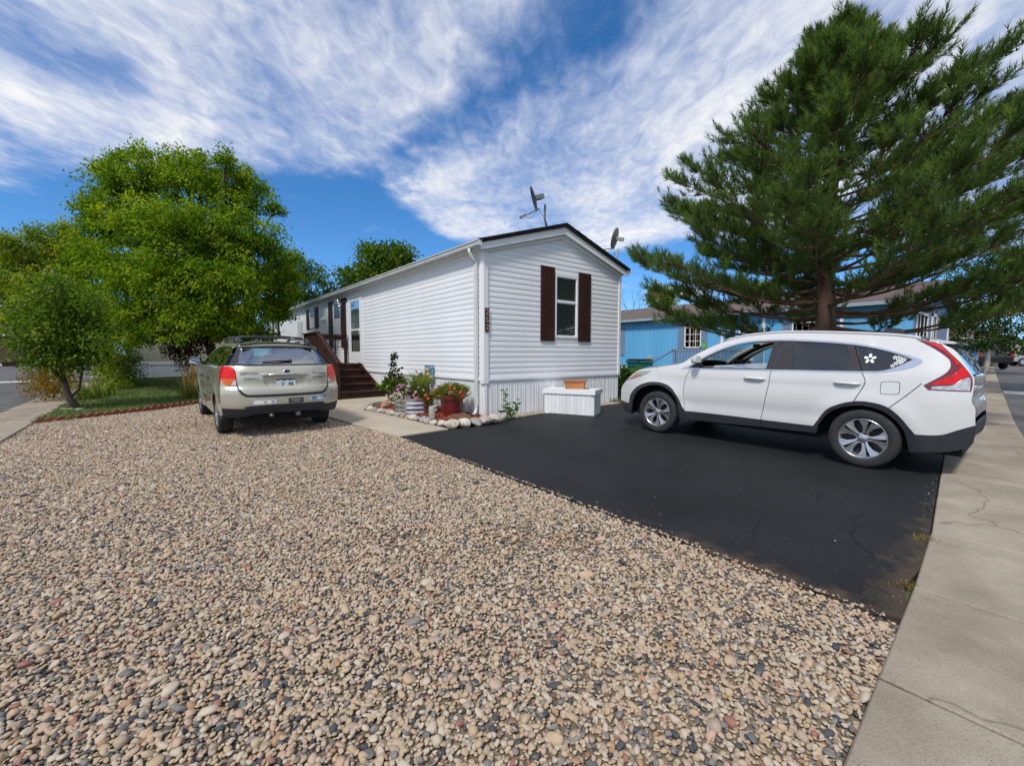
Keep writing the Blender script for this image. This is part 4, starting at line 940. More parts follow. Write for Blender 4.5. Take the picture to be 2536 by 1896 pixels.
def wheel(root, x, y, z, r, w, rim, side, style='split', steer=0.):
    """side -1: outer face towards -x"""
    k = w / 2; b = MB()
    prof = [(rim * .97, -k * .72), (rim * 1.02, -k * .92), (rim * 1.10, -k * .99), (rim * 1.25, -k * 1.0), (r * .90, -k * .97), (r * .955, -k * .90), (r * .985, -k * .80), (r, -k * .62), (r, k * .62), (r * .985, k * .8), (r * .93, k * .95), (rim * 1.2, k), (rim, k * .8), (rim * .97, k * .5)]
    b.lathe(prof, 56, 'X'); t = b.build('wheel', M_tyre, root, True, loc=(x, y, z), rot=(0, 0, steer if side < 0 else math.pi + steer))
    b = MB(); b.lathe([(rim * .99, -k * .74), (rim * 1.015, -k * .86), (rim * .985, -k * .90), (rim * .93, -k * .80), (rim * .90, -k * .4), (rim * .88, k * .3), (rim * .5, k * .35), (0, k * .35)], 48, 'X'); b.build('rim', M_alloy, t, True, 50)
    b = MB(); b.lathe([(0, k * .1), (rim * .72, k * .1), (rim * .72, k * .2)], 32, 'X'); b.build('brake_disc', mat('brake_metal', (.10, .09, .085), .4, .2, 10., metal=.7) if 'brake_metal' not in bpy.data.materials else bpy.data.materials['brake_metal'], t)
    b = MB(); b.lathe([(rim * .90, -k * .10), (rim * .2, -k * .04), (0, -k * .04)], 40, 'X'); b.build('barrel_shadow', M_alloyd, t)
    b = MB(); F0 = -k * .66
    for i in range(5):
        a0 = 2 * math.pi * i / 5 + math.pi / 2 + .3
        for sg in (-1, 1):
            def pp(rr, aa, xx): return (xx, rr * math.cos(aa), rr * math.sin(aa))
            rows = []
            for (rr, c0, hw_, xx) in ((rim * .20, .34, .30, F0 * .95), (rim * .40, .20, .145, F0 * 1.06), (rim * .66, .215, .150, F0 * 1.16), (rim * .95, .30, .215, F0 * 1.22)):
                c = a0 + sg * c0; lo = c - hw_; hi = c + hw_
                if sg > 0: lo = max(lo, a0 + (.055 if rr > rim * .3 else 0))
                else: hi = min(hi, a0 - (.055 if rr > rim * .3 else 0))
                tw = .012 * rr / rim
                rows.append([pp(rr, lo, xx - (tw if sg > 0 else 0)), pp(rr, (lo + hi) / 2, xx - .004), pp(rr, hi, xx - (tw if sg < 0 else 0)), pp(rr, hi, xx + .028), pp(rr, lo, xx + .028)])
            vs = [p for r_ in rows for p in r_]; fs = []
            for j in range(3):
                for q in range(5): fs.append((j * 5 + q, j * 5 + (q + 1) % 5, j * 5 + 5 + (q + 1) % 5, j * 5 + 5 + q))
            b.add(vs, fs)
    b.build('spokes', M_alloy, t)
    b = MB(); b.lathe([(0, F0 * 1.12), (rim * .12, F0 * 1.12), (rim * .15, F0 * 1.05), (rim * .27, F0 * .96), (rim * .30, F0 * .7)], 24, 'X'); b.build('hub_cap', M_alloy, t, True, 40)
    for i in range(5):
        a0 = 2 * math.pi * i / 5 + math.pi / 2 + .3 ; c = (F0 * .98, rim * .245 * math.cos(a0), rim * .245 * math.sin(a0)); b = MB(); b.lathe([(0, -.006), (rim * .045, -.006), (rim * .045, .02)], 8, 'X', c); b.build('lug_nut', M_alloyd, t)
    return t
# ---------------------------------------------------------------- white crossover on the drive
CR = thing('crossover_car', 'pearl white crossover with flower stickers parked on the black driveway', 'car', (2.33, -6.1, .014), (.0126, 0, 0))
def cv(L_): return [tuple([p[0] + 6.1, p[1] - .014 - .0126 * (p[0] + 6.1)] + list(p[2:])) for p in L_]
def hwc(y, z):
    z = z + .014 + .0126 * y
    if z < 1.2: i = .03 * ((z - .8) / .35) ** 2 * (1 if z > .8 else .8) + (.014 * math.exp(-((z - 1.05) / .02) ** 2) if 0 else 0)
    else: i = .04 + .36 * (z - 1.2)
    # shoulder crease and a soft hollow low in the doors
    if 0. < y < 2.9: i += .010 / (1 + math.exp((z - 1.045) / .008)) - .010 + .014 * math.exp(-((z - .62) / .09) ** 2) 
    for c in (0., 2.88):                                # flared arches
        d = math.hypot(y - c, z - .36); i -= .022 * math.exp(-((d - .50) / .10) ** 2)
    d = max(0., -.45 - y) / .55; i += .26 * d ** 2.2
    d = max(0., y - 3.05) / .65; i += .16 * d ** 2.2
    return .91 - min(i, .6)
S_ = Side(CR, hwc)
clad_up = [(-2.29, .53), (-2.45, .515), (-2.58, .51, 1), (-2.63, .68), (-2.79, .83), (-2.97, .91), (-3.11, .94), (-3.3, .935), (-3.48, .87), (-3.61, .72), (-3.69, .57), (-3.75, .485, 1), (-4.3, .485), (-4.93, .475), (-5.5, .468), (-5.58, .475, 1), (-5.62, .55), (-5.71, .70), (-5.85, .79), (-6.01, .84), (-6.16, .84), (-6.31, .80), (-6.43, .70), (-6.52, .58), (-6.58, .50, 1), (-6.72, .505), (-6.81, .525), (-6.9, .575), (-6.99, .62), (-7.035, .64)]
clad_lo = [(-7.04, .59), (-7.03, .48), (-7.0, .40), (-6.94, .36), (-6.82, .32), (-6.54, .28, 1), (-6.515, .40), (-6.48, .53), (-6.4, .645), (-6.28, .74), (-6.13, .785), (-6.01, .785), (-5.86, .745), (-5.73, .655), (-5.64, .51), (-5.61, .375, 1), (-5.2, .37), (-4.92, .368), (-4.3, .35), (-3.64, .34, 1), (-3.63, .45), (-3.6, .63), (-3.52, .77), (-3.38, .86), (-3.22, .895), (-3.01, .86), (-2.82, .755), (-2.7, .57), (-2.665, .42), (-2.63, .30, 1), (-2.45, .33), (-2.28, .42, 1)]
upper = [(-7.03, .70), (-7.025, .82), (-6.995, .90), (-6.995, .98), (-7.0, 1.05), (-6.995, 1.16), (-6.965, 1.22), (-6.85, 1.44), (-6.75, 1.525), (-6.7, 1.55), (-6.58, 1.585), (-6.44, 1.62), (-6.24, 1.65), (-5.92, 1.68), (-5.58, 1.705), (-5.2, 1.725), (-4.99, 1.725), (-4.71, 1.71), (-4.49, 1.68), (-4.27, 1.62), (-4.04, 1.52), (-3.82, 1.40), (-3.64, 1.275), (-3.38, 1.225), (-3.03, 1.175), (-2.77, 1.125), (-2.5, .94), (-2.33, .80), (-2.29, .66)]
DLOo = [(-3.64, 1.187, 1), (-3.84, 1.30), (-4.06, 1.44), (-4.28, 1.54), (-4.5, 1.607), (-4.72, 1.64), (-5.0, 1.648), (-5.21, 1.642), (-5.59, 1.613), (-5.92, 1.572), (-6.15, 1.52), (-6.36, 1.45), (-6.5, 1.398), (-6.585, 1.352), (-6.54, 1.292), (-6.43, 1.243), (-6.24, 1.205), (-6.05, 1.195), (-5.65, 1.195), (-5.28, 1.192), (-4.58, 1.186), (-4.11, 1.182)]
DLOi = [(-3.76, 1.203, 1), (-3.88, 1.29), (-4.07, 1.41), (-4.28, 1.508), (-4.5, 1.577), (-4.72, 1.612), (-5.0, 1.62), (-5.21, 1.614), (-5.59, 1.586), (-5.92, 1.545), (-6.15, 1.495), (-6.36, 1.427), (-6.50, 1.362, 1), (-6.38, 1.283), (-6.24, 1.226), (-6.05, 1.213), (-5.28, 1.208), (-4.11, 1.198)]
TAIL = [(-6.5, 1.603, 1), (-6.59, 1.578), (-6.70, 1.548), (-6.745, 1.50), (-6.86, 1.36), (-6.925, 1.27), (-6.975, 1.18), (-6.99, 1.10), (-6.985, 1.01, 1), (-6.66, 1.018, 1), (-6.615, 1.07, 1), (-6.76, 1.19), (-6.81, 1.27), (-6.805, 1.34), (-6.78, 1.385), (-6.67, 1.485)]
HEAD = [(-2.47, .925, 1), (-2.62, 1.0), (-2.79, 1.105), (-3.08, 1.135, 1), (-2.97, 1.065), (-2.75, .99)]
sp = lambda L_, k=4, closed=True: spline(cv(L_), k, closed)
body = sp(clad_up, 3, False) + sp(upper, 3, False)
GAP = .009
seams = [slot(sp([(-3.84, 1.22), (-3.80, 1.17), (-3.74, 1.02), (-3.71, .83), (-3.745, .50), (-3.75, .44)], 4, False), GAP), slot(sp([(-5.03, 1.23), (-5.015, 1.17), (-5.0, .99), (-4.96, .73), (-4.925, .53), (-4.91, .43)], 4, False), GAP), slot(sp([(-6.03, 1.24), (-6.055, 1.18), (-6.09, 1.08), (-6.04, .94), (-5.98, .80), (-5.96, .74)], 4, False), GAP), slot(sp([(-6.60, 1.09), (-6.49, .955), (-6.35, .80), (-6.33, .77)], 3, False), GAP)]
def nm(c):
    y = c[0] - 6.1
    return 'front_door' if -5.0 < y < -3.74 and c[1] < 1.2 else ('rear_door' if -6.0 < y < -5.0 and c[1] < 1.2 else ('rear_bumper' if y < -6.5 and c[1] < 1. else 'body_side'))
S_.put('body_side', body, M_pearl, 0., [sp(DLOo), sp(TAIL), sp(HEAD)] + seams, .045, namer=nm)
arch_f = [(2.88 + .42 * math.cos(a), .40 + .46 * math.sin(a)) for a in np.linspace(0, math.pi, 13)]
S_.put('inner_body', body, M_under, -.02, [sp(DLOo)], .12, depth=0)
clad = sp(clad_up, 3, False) + sp(clad_lo, 3, False)
S_.put('cladding', clad, M_black, .006, [slot(cv([(-3.75, .50), (-3.76, .32)]), .006), slot(cv([(-4.918, .49), (-4.91, .34)]), .006)], .05, depth=.05)
S_.put('window_chrome', sp(DLOo), M_chrome, .004, [sp(DLOi)], .05)
FG = [(-3.90, 1.215, 1), (-4.05, 1.355), (-4.24, 1.47), (-4.45, 1.553), (-4.68, 1.59), (-4.985, 1.597, 1), (-4.945, 1.215, 1)]
RG = [(-5.22, 1.595, 1), (-5.53, 1.572), (-5.85, 1.533, 1), (-5.905, 1.39), (-5.885, 1.222, 1), (-5.28, 1.217, 1)]
QG = [(-5.95, 1.53, 1), (-6.16, 1.478), (-6.36, 1.412), (-6.475, 1.36, 1), (-6.37, 1.288), (-6.24, 1.237), (-6.06, 1.224, 1)]
S_.put('pillar_trim', sp(DLOi), mat('pillar_black', (.03, .026, .028), .35, .08, 4.), .002, [sp(FG), sp(RG), sp(QG), slot(cv([(-5.10, 1.63), (-5.02, 1.20)]), .008), slot(cv([(-5.925, 1.56), (-6.05, 1.20)]), .008)], .05)
S_.put('rear_door_glass', sp(RG), M_tint, -.006, (), .08); S_.put('quarter_glass', sp(QG), M_tint, -.004, (), .08)
S_.put('front_door_glass', cv([(-4.15, 1.205), (-4.945, 1.205), (-4.953, 1.30), (-4.20, 1.25)]), glass('door_glass_car', (.55, .60, .66), .0, 2.2), -.008, (), .08, sides=(-1,), depth=0)
S_.put('front_door_glass', sp(FG), M_cglass, -.006, (), .08, sides=(1,), depth=0)
tl = S_.put('tail_light', sp(TAIL), M_redd, .004, (), .04)
for t_, s_ in zip(tl, (-1, 1)):
    q = Side(CR, hwc)
    q.put('red_lens', sp([(-6.56, 1.57, 1), (-6.69, 1.54), (-6.735, 1.495), (-6.85, 1.355), (-6.885, 1.30), (-6.85, 1.315), (-6.80, 1.40), (-6.70, 1.50)]), M_red, .010, (), .04, sides=(s_,), parent=t_)
    q.put('red_lens', sp([(-6.66, 1.078, 1), (-6.80, 1.165), (-6.865, 1.22), (-6.90, 1.285), (-6.965, 1.19), (-6.93, 1.165), (-6.88, 1.12), (-6.83, 1.09)]), M_red, .010, (), .04, sides=(s_,), parent=t_)
    q.put('clear_lens', sp([(-6.68, 1.03, 1), (-6.975, 1.022, 1), (-6.968, 1.158), (-6.925, 1.152), (-6.875, 1.108), (-6.83, 1.075), (-6.69, 1.062, 1)]), M_clear, .010, (), .04, sides=(s_,), parent=t_)
hl = S_.put('headlight', sp(HEAD), mat('headlight_lens', (.30, .31, .29), .08, .2, 10., coat=1.), .003, (), .04)
for t_, s_ in zip(hl, (-1, 1)): S_.put('amber_lens', sp([(-2.60, .975), (-2.74, 1.03), (-2.86, 1.06), (-2.74, 1.01)]), M_amber, .009, (), .04, sides=(s_,), parent=t_)
ff_ = S_.put('fuel_flap', sp([(-6.24, 1.07), (-6.26, 1.095), (-6.39, 1.098), (-6.415, 1.075), (-6.415, .97), (-6.39, .948), (-6.26, .943), (-6.24, .965)]), M_under, .0012, (), .05, sides=(-1,), depth=0)
S_.put('flap_panel', inset_poly(sp([(-6.24, 1.07), (-6.26, 1.095), (-6.39, 1.098), (-6.415, 1.075), (-6.415, .97), (-6.39, .948), (-6.26, .943), (-6.24, .965)]), .006), M_pearl, .0028, (), .05, sides=(-1,), depth=0, parent=ff_[0])
for (v0, v1) in ((-4.665, -4.95), (-5.775, -6.045)):                 # door handles
    for s_ in (-1, 1):
        y0, y1 = v0 + 6.1, v1 + 6.1; z = 1.04; x = hwc((y0 + y1) / 2, z)
        b = MB(); b.tube([(s_ * (x + .003), y0, z), (s_ * (x + .028), y0 - .04, z + .004), (s_ * (x + .032), (y0 + y1) / 2, z + .004), (s_ * (x + .028), y1 + .05, z), (s_ * (x + .004), y1, z)], [.012, .017, .019, .019, .014], 10); b.build('door_handle', M_pearl, CR, True)
        b = MB(); q = [(s_ * (x - .001), (y0 + y1) / 2 + .03 + .085 * math.cos(a), z + .008 + .038 * math.sin(a)) for a in np.linspace(0, 2 * math.pi, 20)[:-1]]; 
        b.add([(s_ * (hwc(p[1], p[2]) + .0015), p[1], p[2]) for p in q], [tuple(range(19))]); b.build('handle_cup', mat('cup_shade', (.62, .62, .60), .35, .02, 3., coat=.6) if 'cup_shade' not in bpy.data.materials else bpy.data.materials['cup_shade'], CR)
# top skin
UP = cv(upper); UPS = spline(UP, 3, False); yv = lambda v: v + 6.1
def cut(y0, y1): return [p for p in UPS if y0 <= p[0] <= y1]
i_cowl = min(range(len(UPS)), key=lambda i: abs(UPS[i][0] - yv(-3.64)) + (0 if UPS[i][1] > 1. else 9)); i_hdr = min(range(len(UPS)), key=lambda i: abs(UPS[i][0] - yv(-4.49)) + (0 if UPS[i][1] > 1.5 else 9))
i_tail = min(range(len(UPS)), key=lambda i: abs(UPS[i][0] - yv(-6.58)) + (0 if UPS[i][1] > 1.5 else 9)); i_belt = min(range(len(UPS)), key=lambda i: abs(UPS[i][1] - 1.17) + (0 if UPS[i][0] < -.5 else 9))
i_nose = min(range(len(UPS)), key=lambda i: abs(UPS[i][0] - yv(-2.77)) + (0 if UPS[i][1] > .9 else 9))
strip_panel(CR, 'tailgate', UPS[:i_belt + 1], hwc, M_pearl, 0., .015); strip_panel(CR, 'rear_window', UPS[i_belt:i_tail + 1], hwc, M_tint, .0, .05)
strip_panel(CR, 'roof', UPS[i_tail:i_hdr + 1], hwc, M_pearl, .035, 0., pw=2.); strip_panel(CR, 'windshield', UPS[i_hdr:i_cowl + 1], hwc, M_cglass, .02, .16, pw=2.)
strip_panel(CR, 'hood', UPS[i_cowl:i_nose + 1], hwc, M_pearl, .05, .06); strip_panel(CR, 'front_bumper', UPS[i_nose:], hwc, M_pearl, .02, .16)
bl = spline(cv([(-7.035, .64), (-7.04, .59), (-7.03, .48), (-7.0, .40), (-6.94, .36), (-6.82, .32)]), 3, False); strip_panel(CR, 'rear_bumper_cladding', bl, hwc, M_black, 0., .02)
strip_panel(CR, 'front_bumper_cladding', cv([(-2.29, .66), (-2.29, .53), (-2.28, .42), (-2.45, .33), (-2.63, .30)]), hwc, M_black, 0., .16)
b = MB(); b.prism([(-.50, 1.60), (-.70, 1.565), (-.735, 1.548), (-.70, 1.535), (-.50, 1.55)], -.60, .60, 'X'); b.build('spoiler', M_pearl, CR, False, 30)
for s_ in (-1, 1):
    x = hwc(1., 1.66) ; b = MB(); rl = [(s_ * (hwc(y, z) - .02), y, z + .018) for (y, z) in UPS if -.45 < y < 1.9 and z > 1.55]; b.tube(rl, .016, 8); b.build('roof_rail', mat('rail_white', (.60, .60, .61), .2, .02, 3., coat=.8) if 'rail_white' not in bpy.data.materials else bpy.data.materials['rail_white'], CR, True)
for y in (.95, .02):                                                # rack feet clipped on the far roof rail
    b = MB(); b.prism([(y - .15, 1.69), (y - .07, 1.775), (y + .08, 1.78), (y + .16, 1.69)], .52, .62, 'X'); b.build('rack_foot', M_black, CR, False, 30)
b = MB(); b.box(-.66, .66, -.85, 3.45, .26, .98); b.build('floor_pan', M_under, CR)
# interior
b = MB(); b.box(-.70, .70, 1.85, 2.45, .95, 1.17, bev=.04); b.build('dashboard', M_seat, CR)
b = MB(); Mq = Matrix.Translation((-.36, 1.72, 1.13)) @ Matrix.Rotation(R(62), 4, 'X')
ring = [Mq @ Vector((.19 * math.cos(a), .19 * math.sin(a), 0)) for a in np.linspace(0, 2 * math.pi, 25)]; b.tube(ring, .014, 8, False); b.tube([Mq @ Vector((-.18, 0, 0)), Mq @ Vector((.18, 0, 0))], .02, 6); b.build('steering_wheel', M_black, CR, True)
for x in (-.36, .36):
    b = MB(); b.box(x - .25, x + .25, .45, 1.05, .9, 1.02, bev=.05); b.box(x - .24, x + .24, .30, .46, .98, 1.42, Matrix.Translation((x, .4, 1.)) @ Matrix.Rotation(R(-14), 4, 'X') @ Matrix.Translation((-x, -.4, -1.)), .05); b.box(x - .13, x + .13, .20, .29, 1.44, 1.60, None, .03); b.build('front_seat', M_seat, CR)
b = MB(); b.box(-.64, .64, -.55, -.42, .95, 1.45, bev=.04); b.build('rear_seat', M_seat, CR)
for s_ in (-1, 1):                                                   # inner pillar linings
    b = MB(); pl = [(s_ * (hwc(y, z) - .045), y + .03, z - .03) for (y, z) in UPS[i_hdr:i_cowl + 1]]; b.tube(pl, .028, 6); b.build('pillar_lining', M_beige, CR, True)
b = MB(); b.box(-.10, .10, 1.62, 1.66, 1.50, 1.56, bev=.01); b.build('inner_mirror', M_black, CR)
# mirrors
for s_ in (-1, 1):
    b = MB(); x0 = hwc(2.1, 1.2)
    sec = lambda k: [(s_ * (x0 + .04 + .19 * k), 2.155 + d * (1 - .15 * k) - .03 * k, 1.235 + e) for (d, e) in ((.0, .0), (.07, .01), (.085, .06), (.06, .11), (0., .125), (-.045, .115), (-.05, .02))]
    r0, r1, r2 = sec(0), sec(.75), [tuple(Vector(p).lerp(Vector((s_ * (x0 + .22), 2.12, 1.30)), .45)) for p in sec(1.)]
    vs = r0 + r1 + r2; fs = [(i, (i + 1) % 7, 7 + (i + 1) % 7, 7 + i) for i in range(7)] + [(7 + i, 7 + (i + 1) % 7, 14 + (i + 1) % 7, 14 + i) for i in range(7)] + [tuple(range(7))[::-1], tuple(range(14, 21))]
    b.add(vs, fs); mr_ = b.build('side_mirror', M_pearl, CR, True, 50)
    b = MB(); b.tube([(s_ * (x0 - .03), 2.12, 1.19), (s_ * (x0 + .06), 2.13, 1.215), (s_ * (x0 + .10), 2.14, 1.24)], [.03, .026, .03], 8); b.build('mirror_stalk', M_black, mr_, True)
for (y, s_) in ((0, -1), (0, 1), (2.88, -1), (2.88, 1)): wheel(CR, s_ * .80, y, .362, .362, .225, .247, s_, steer=0.)
for y in (0., 2.88):                                                 # wheel-house liners
    b = MB(); b.lathe([(.44, -.66), (.44, .66)], 28, 'X', (0, y, .40)); 
    b.f = [f for f in b.f if min(b.v[i][2] for i in f) > .33]; b.mi = [0] * len(b.f); b.build('wheel_liner', M_under, CR)
# stickers and badge
def flower(name, cy, cz, r, parent, m, n=5, inner=.28):
    b = MB()
    for k in range(n):
        a = 2 * math.pi * k / n + .3; pts = []
        for t in np.linspace(-1, 1, 9):
            rr = r * (inner + (1 - inner) * (1 - abs(t) ** 2.4)) if abs(t) < .999 else r * inner
            pts.append((cy + rr * math.cos(a + t * math.pi / n * .86), cz + rr * math.sin(a + t * math.pi / n * .86)))
        pts = [(cy + r * inner * .8 * math.cos(a), cz + r * inner * .8 * math.sin(a))] + pts
        vs = [(-(hwc(p[0], p[1]) - .0015), p[0], p[1]) for p in pts]; b.add(vs, [(0, i, i + 1) for i in range(1, len(pts) - 1)])
    return b.build(name, m, parent)
M_stick = mat('white_sticker', (.75, .80, .78), .4, .03, 5.)
q = cv([(-6.105, 1.37)])[0]; flower('flower_sticker', q[0], q[1], .062, CR, M_stick)
for (v, z, r_s) in ((-6.34, 1.385, .026), (-6.385, 1.40, .028), (-6.42, 1.365, .028), (-6.375, 1.355, .024), (-6.40, 1.325, .026), (-6.355, 1.315, .025), (-6.325, 1.285, .022)):
    q = cv([(v, z)])[0]; flower('flower_sticker', q[0], q[1], r_s, CR, M_stick)
me = text_mesh('CR-V', .07, .003, True); me.materials.clear(); me.materials.append(M_chrome); link('badge', me, None, CR, (-.50, -.905, 1.05), (R(88), 0, R(-3)))
# ---------------------------------------------------------------- champagne wagon on the gravel, seen from behind
OB = thing('station_wagon', 'champagne station wagon with roof rails and bumper stickers parked on gravel', 'car', (-3.70, 1.66, gz(-3.7, 1.66) - .004), (.0124, 0, R(1.6)))
HWZ = [(.25, .86), (.4, .90), (.55, .925), (.8, .93), (.92, .915), (1.1, .89), (1.19, .865), (1.25, .82), (1.35, .765), (1.5, .675), (1.56, .61), (1.7, .5)]
YR = [(.30, -.88), (.40, -.95), (.52, -.995), (.60, -1.0), (.78, -1.0), (.83, -.985), (.86, -.95), (1.0, -.95), (1.17, -.905), (1.30, -.80), (1.50, -.605), (1.56, -.54)]
def hwz(z): return float(np.interp(z, [p[0] for p in HWZ], [p[1] for p in HWZ]))
def yrz(z): return float(np.interp(z, [p[0] for p in YR], [p[1] for p in YR]))
def hwo(y, z):
    w = hwz(z); d = max(0., y - 2.95) / .9; w -= .26 * d ** 2.2
    for c in (0., 2.76):
        d = math.hypot(y - c, z - .34); w += .020 * math.exp(-((d - .44) / .09) ** 2)
    if 1.1 > z > .35: w -= .008 / (1 + math.exp((z - .62) / .012)) if .45 < y < 2.3 else 0
    return w
CORN = .24
def rear_y(x, z): return yrz(z) + CORN * min(1., abs(x) / hwz(z)) ** 4.2
def rput(name, poly, m, off=0., holes=(), step=.05, parent=None, depth=.012, dy=0.):
    """panel on the tail, outline in (x, z)"""
    V, T = region(poly, holes, step)
    V3 = [(min(max(p[0], -hwz(p[1])), hwz(p[1])), rear_y(p[0], p[1]) - off, p[1]) for p in V]
    return tri_obj(name, V3, T, m, parent or OB, back=(lambda p: (p[0] * .995, p[1] + depth, p[2])) if depth else None)
Q_ = Side(OB, hwo)
re_ = lambda z: (yrz(z) + CORN, z)
top = [(-.30, 1.555), (-.1, 1.572), (.3, 1.582), (.8, 1.585), (1.2, 1.565), (1.55, 1.52), (1.80, 1.45), (2.30, 1.24), (2.72, 1.055), (3.1, 1.0), (3.5, .92), (3.75, .82), (3.86, .68), (3.88, .5), (3.82, .34, 1)]
archs = lambda c, r_: [(c + r_ * math.cos(a), .34 + r_ * math.sin(a) * .99) for a in np.linspace(-.12, math.pi + .12, 19)]
edge = [re_(z) for z in (.40, .5, .6, .7, .8, .86, .92, 1.0, 1.1, 1.17, 1.25, 1.35, 1.45, 1.52)]
low = [(3.82, .34)] + archs(2.76, .375) + [(2.34, .26), (.42, .26)] + archs(0., .375) + [(-.42, .34), (yrz(.40) + CORN, .40)]
outline = edge + spline(top, 3, False) + low[1:-1]
DLO2 = [(2.40, 1.14, 1), (1.78, 1.40), (1.5, 1.475), (1.1, 1.515), (.6, 1.525), (0., 1.515), (-.30, 1.495), (-.42, 1.485, 1), (-.66, 1.20, 1), (0., 1.185), (1.2, 1.155)]
TLs = [(-.52, 1.185, 1), (-.665, 1.19), (-.70, 1.10), (-.71, .95, 1), (-.62, .885), (-.55, .96), (-.47, 1.09)]
seam2 = [slot([(.30, 1.22), (.38, 1.1), (.36, .85), (.50, .55), (.52, .22)], .009), slot([(1.32, 1.2), (1.36, .9), (1.35, .22)], .009), slot([(2.42, 1.2), (2.36, .95), (2.33, .22)], .009), slot([(-.95, .865), (-.50, .865), (-.42, .80), (-.40, .6)], .009)]
def nm2(c): return 'rear_bumper' if c[0] < -.4 and c[1] < .86 else ('rear_door' if .4 < c[0] < 1.33 and c[1] < 1.2 else ('front_door' if 1.33 < c[0] < 2.4 and c[1] < 1.2 else 'body_side'))
Q_.put('body_side', outline, M_gold, 0., [spline(DLO2, 4), spline(TLs, 4)] + seam2, .05, namer=nm2)
Q_.put('inner_body', outline, M_under, -.02, [spline(DLO2, 4)], .15, depth=0)
Q_.put('window_trim', spline(DLO2, 4), M_gloss, .002, [spline([(2.26, 1.165, 1), (1.76, 1.38), (1.48, 1.455), (1.40, 1.46, 1), (1.40, 1.17, 1)], 3), spline([(1.30, 1.475, 1), (.6, 1.505), (.44, 1.505, 1), (.34, 1.19, 1), (1.30, 1.165, 1)], 3), spline([(.34, 1.50, 1), (-.05, 1.49), (-.24, 1.475, 1), (-.40, 1.215, 1), (.24, 1.20, 1)], 3)], .06)
M_sideg = glass('wagon_side_glass', (.20, .30, .26), .0, 1.4)
for pl in ([(2.26, 1.165, 1), (1.76, 1.38), (1.48, 1.455), (1.40, 1.46, 1), (1.40, 1.17, 1)], [(1.30, 1.475, 1), (.6, 1.505), (.44, 1.505, 1), (.34, 1.19, 1), (1.30, 1.165, 1)], [(.34, 1.50, 1), (-.05, 1.49), (-.24, 1.475, 1), (-.40, 1.215, 1), (.24, 1.20, 1)]): Q_.put('side_glass', spline(pl, 3), M_sideg, -.006, (), .1, depth=0)
cl2 = [(-.95 + CORN + .17, .52), (-.42, .52), (-.375, .50)] + [(.44 * math.cos(a), .34 + .44 * math.sin(a)) for a in np.linspace(2.8, .4, 14)]
Q_.put('sill_cladding', [(.42, .26), (2.34, .26), (2.34, .36), (.42, .36)], M_gold, .012, (), .1)
Q_.put('door_moulding', [(.50, .56), (2.28, .56), (2.28, .60), (.50, .60)], M_gold, .012, (), .1)
# tail: gate, glass, lights, bumper
hx = lambda z, k=0.: hwz(z) - k
gate = [(-.735, 1.195, 1), (.735, 1.195, 1), (.715, 1.10), (.70, .90), (.66, .80), (.60, .745), (.45, .725), (-.45, .725), (-.60, .745), (-.66, .80), (-.70, .90), (-.715, 1.10)]
rec = [(-.36, 1.035, 1), (.36, 1.035, 1), (.32, .90), (.26, .815), (.20, .80), (-.20, .80), (-.26, .815), (-.32, .90)]
tg = rput('tailgate', spline(gate, 4), M_gold, .0, [spline(rec, 4)], .045)
V, T = region(spline(rec, 4), (), .03)
def rz(p):
    d = min(1., min(abs(p[0] - .36 * s_) for s_ in (-1, 1)) / .07, (1.035 - p[1]) / .02, (p[1] - .80) / .05); return max(0., d)
tri_obj('plate_recess', [(p[0], rear_y(*p) + .025 * rz(p), p[1]) for p in V], T, M_gold, tg)
up = [(-.80, 1.20, 1), (.80, 1.20, 1), (.735, 1.30), (.66, 1.43), (.60, 1.515), (.50, 1.54), (-.50, 1.54), (-.60, 1.515), (-.66, 1.43), (-.735, 1.30)]
gl = [(-.60, 1.225), (.60, 1.225), (.655, 1.26), (.645, 1.32), (.585, 1.45), (.52, 1.488), (-.52, 1.488), (-.585, 1.45), (-.645, 1.32), (-.655, 1.26)]
rput('upper_gate', spline(up, 4), M_gloss, .0, [spline(gl, 4)], .05); rg = rput('rear_window', spline(gl, 4), M_wglass, -.004, (), .08, depth=0)
for s_ in (-1, 1):
    sx = lambda L_: [(s_ * p[0],) + tuple(p[1:]) for p in L_]
    t_ = rput('tail_light', spline(sx([(.735, 1.185, 1), (.86, 1.185), (.895, 1.10), (.90, .98), (.86, .90), (.79, .875), (.715, .878, 1), (.72, 1.0)]), 4), M_red, .006, (), .04)
    rput('amber_lens', spline(sx([(.735, .985, 1), (.895, .995, 1), (.89, .93), (.84, .89), (.79, .88, 1), (.74, .98, 1)]), 3), M_amber, .012, (), .04, t_)
    rput('clear_lens', spline(sx([(.722, .97, 1), (.745, .975, 1), (.79, .885, 1), (.72, .885, 1)]), 3), M_clear, .012, (), .04, t_)
    Q_.put('tail_light_side', spline(TLs, 4), M_red, .004, (), .05, sides=(s_,), parent=t_)
    rput('corner_panel', spline(sx([(.742, 1.20, 1), (.90, 1.20, 1), (.905, 1.10), (.925, .86, 1), (.70, .86, 1), (.715, 1.0)]), 3), M_gold, -.004, (), .05)
rput('gate_gap', spline([(-.735, .90, 1), (-.70, .77), (-.62, .70), (-.45, .675), (.45, .675), (.62, .70), (.70, .77), (.735, .90, 1), (.69, .90, 1), (.64, .79), (.56, .745), (-.56, .745), (-.64, .79), (-.69, .90, 1)], 4), M_black, -.002, (), .05)
bmp = [(-.93, .865, 1), (-.715, .868, 1), (-.70, .80), (-.63, .71), (-.45, .68), (.45, .68), (.63, .71), (.70, .80), (.715, .868, 1), (.93, .865, 1), (.93, .50, 1), (-.93, .50, 1)]
bo = rput('bumper', spline(bmp, 3), M_gold, .0, (), .05)
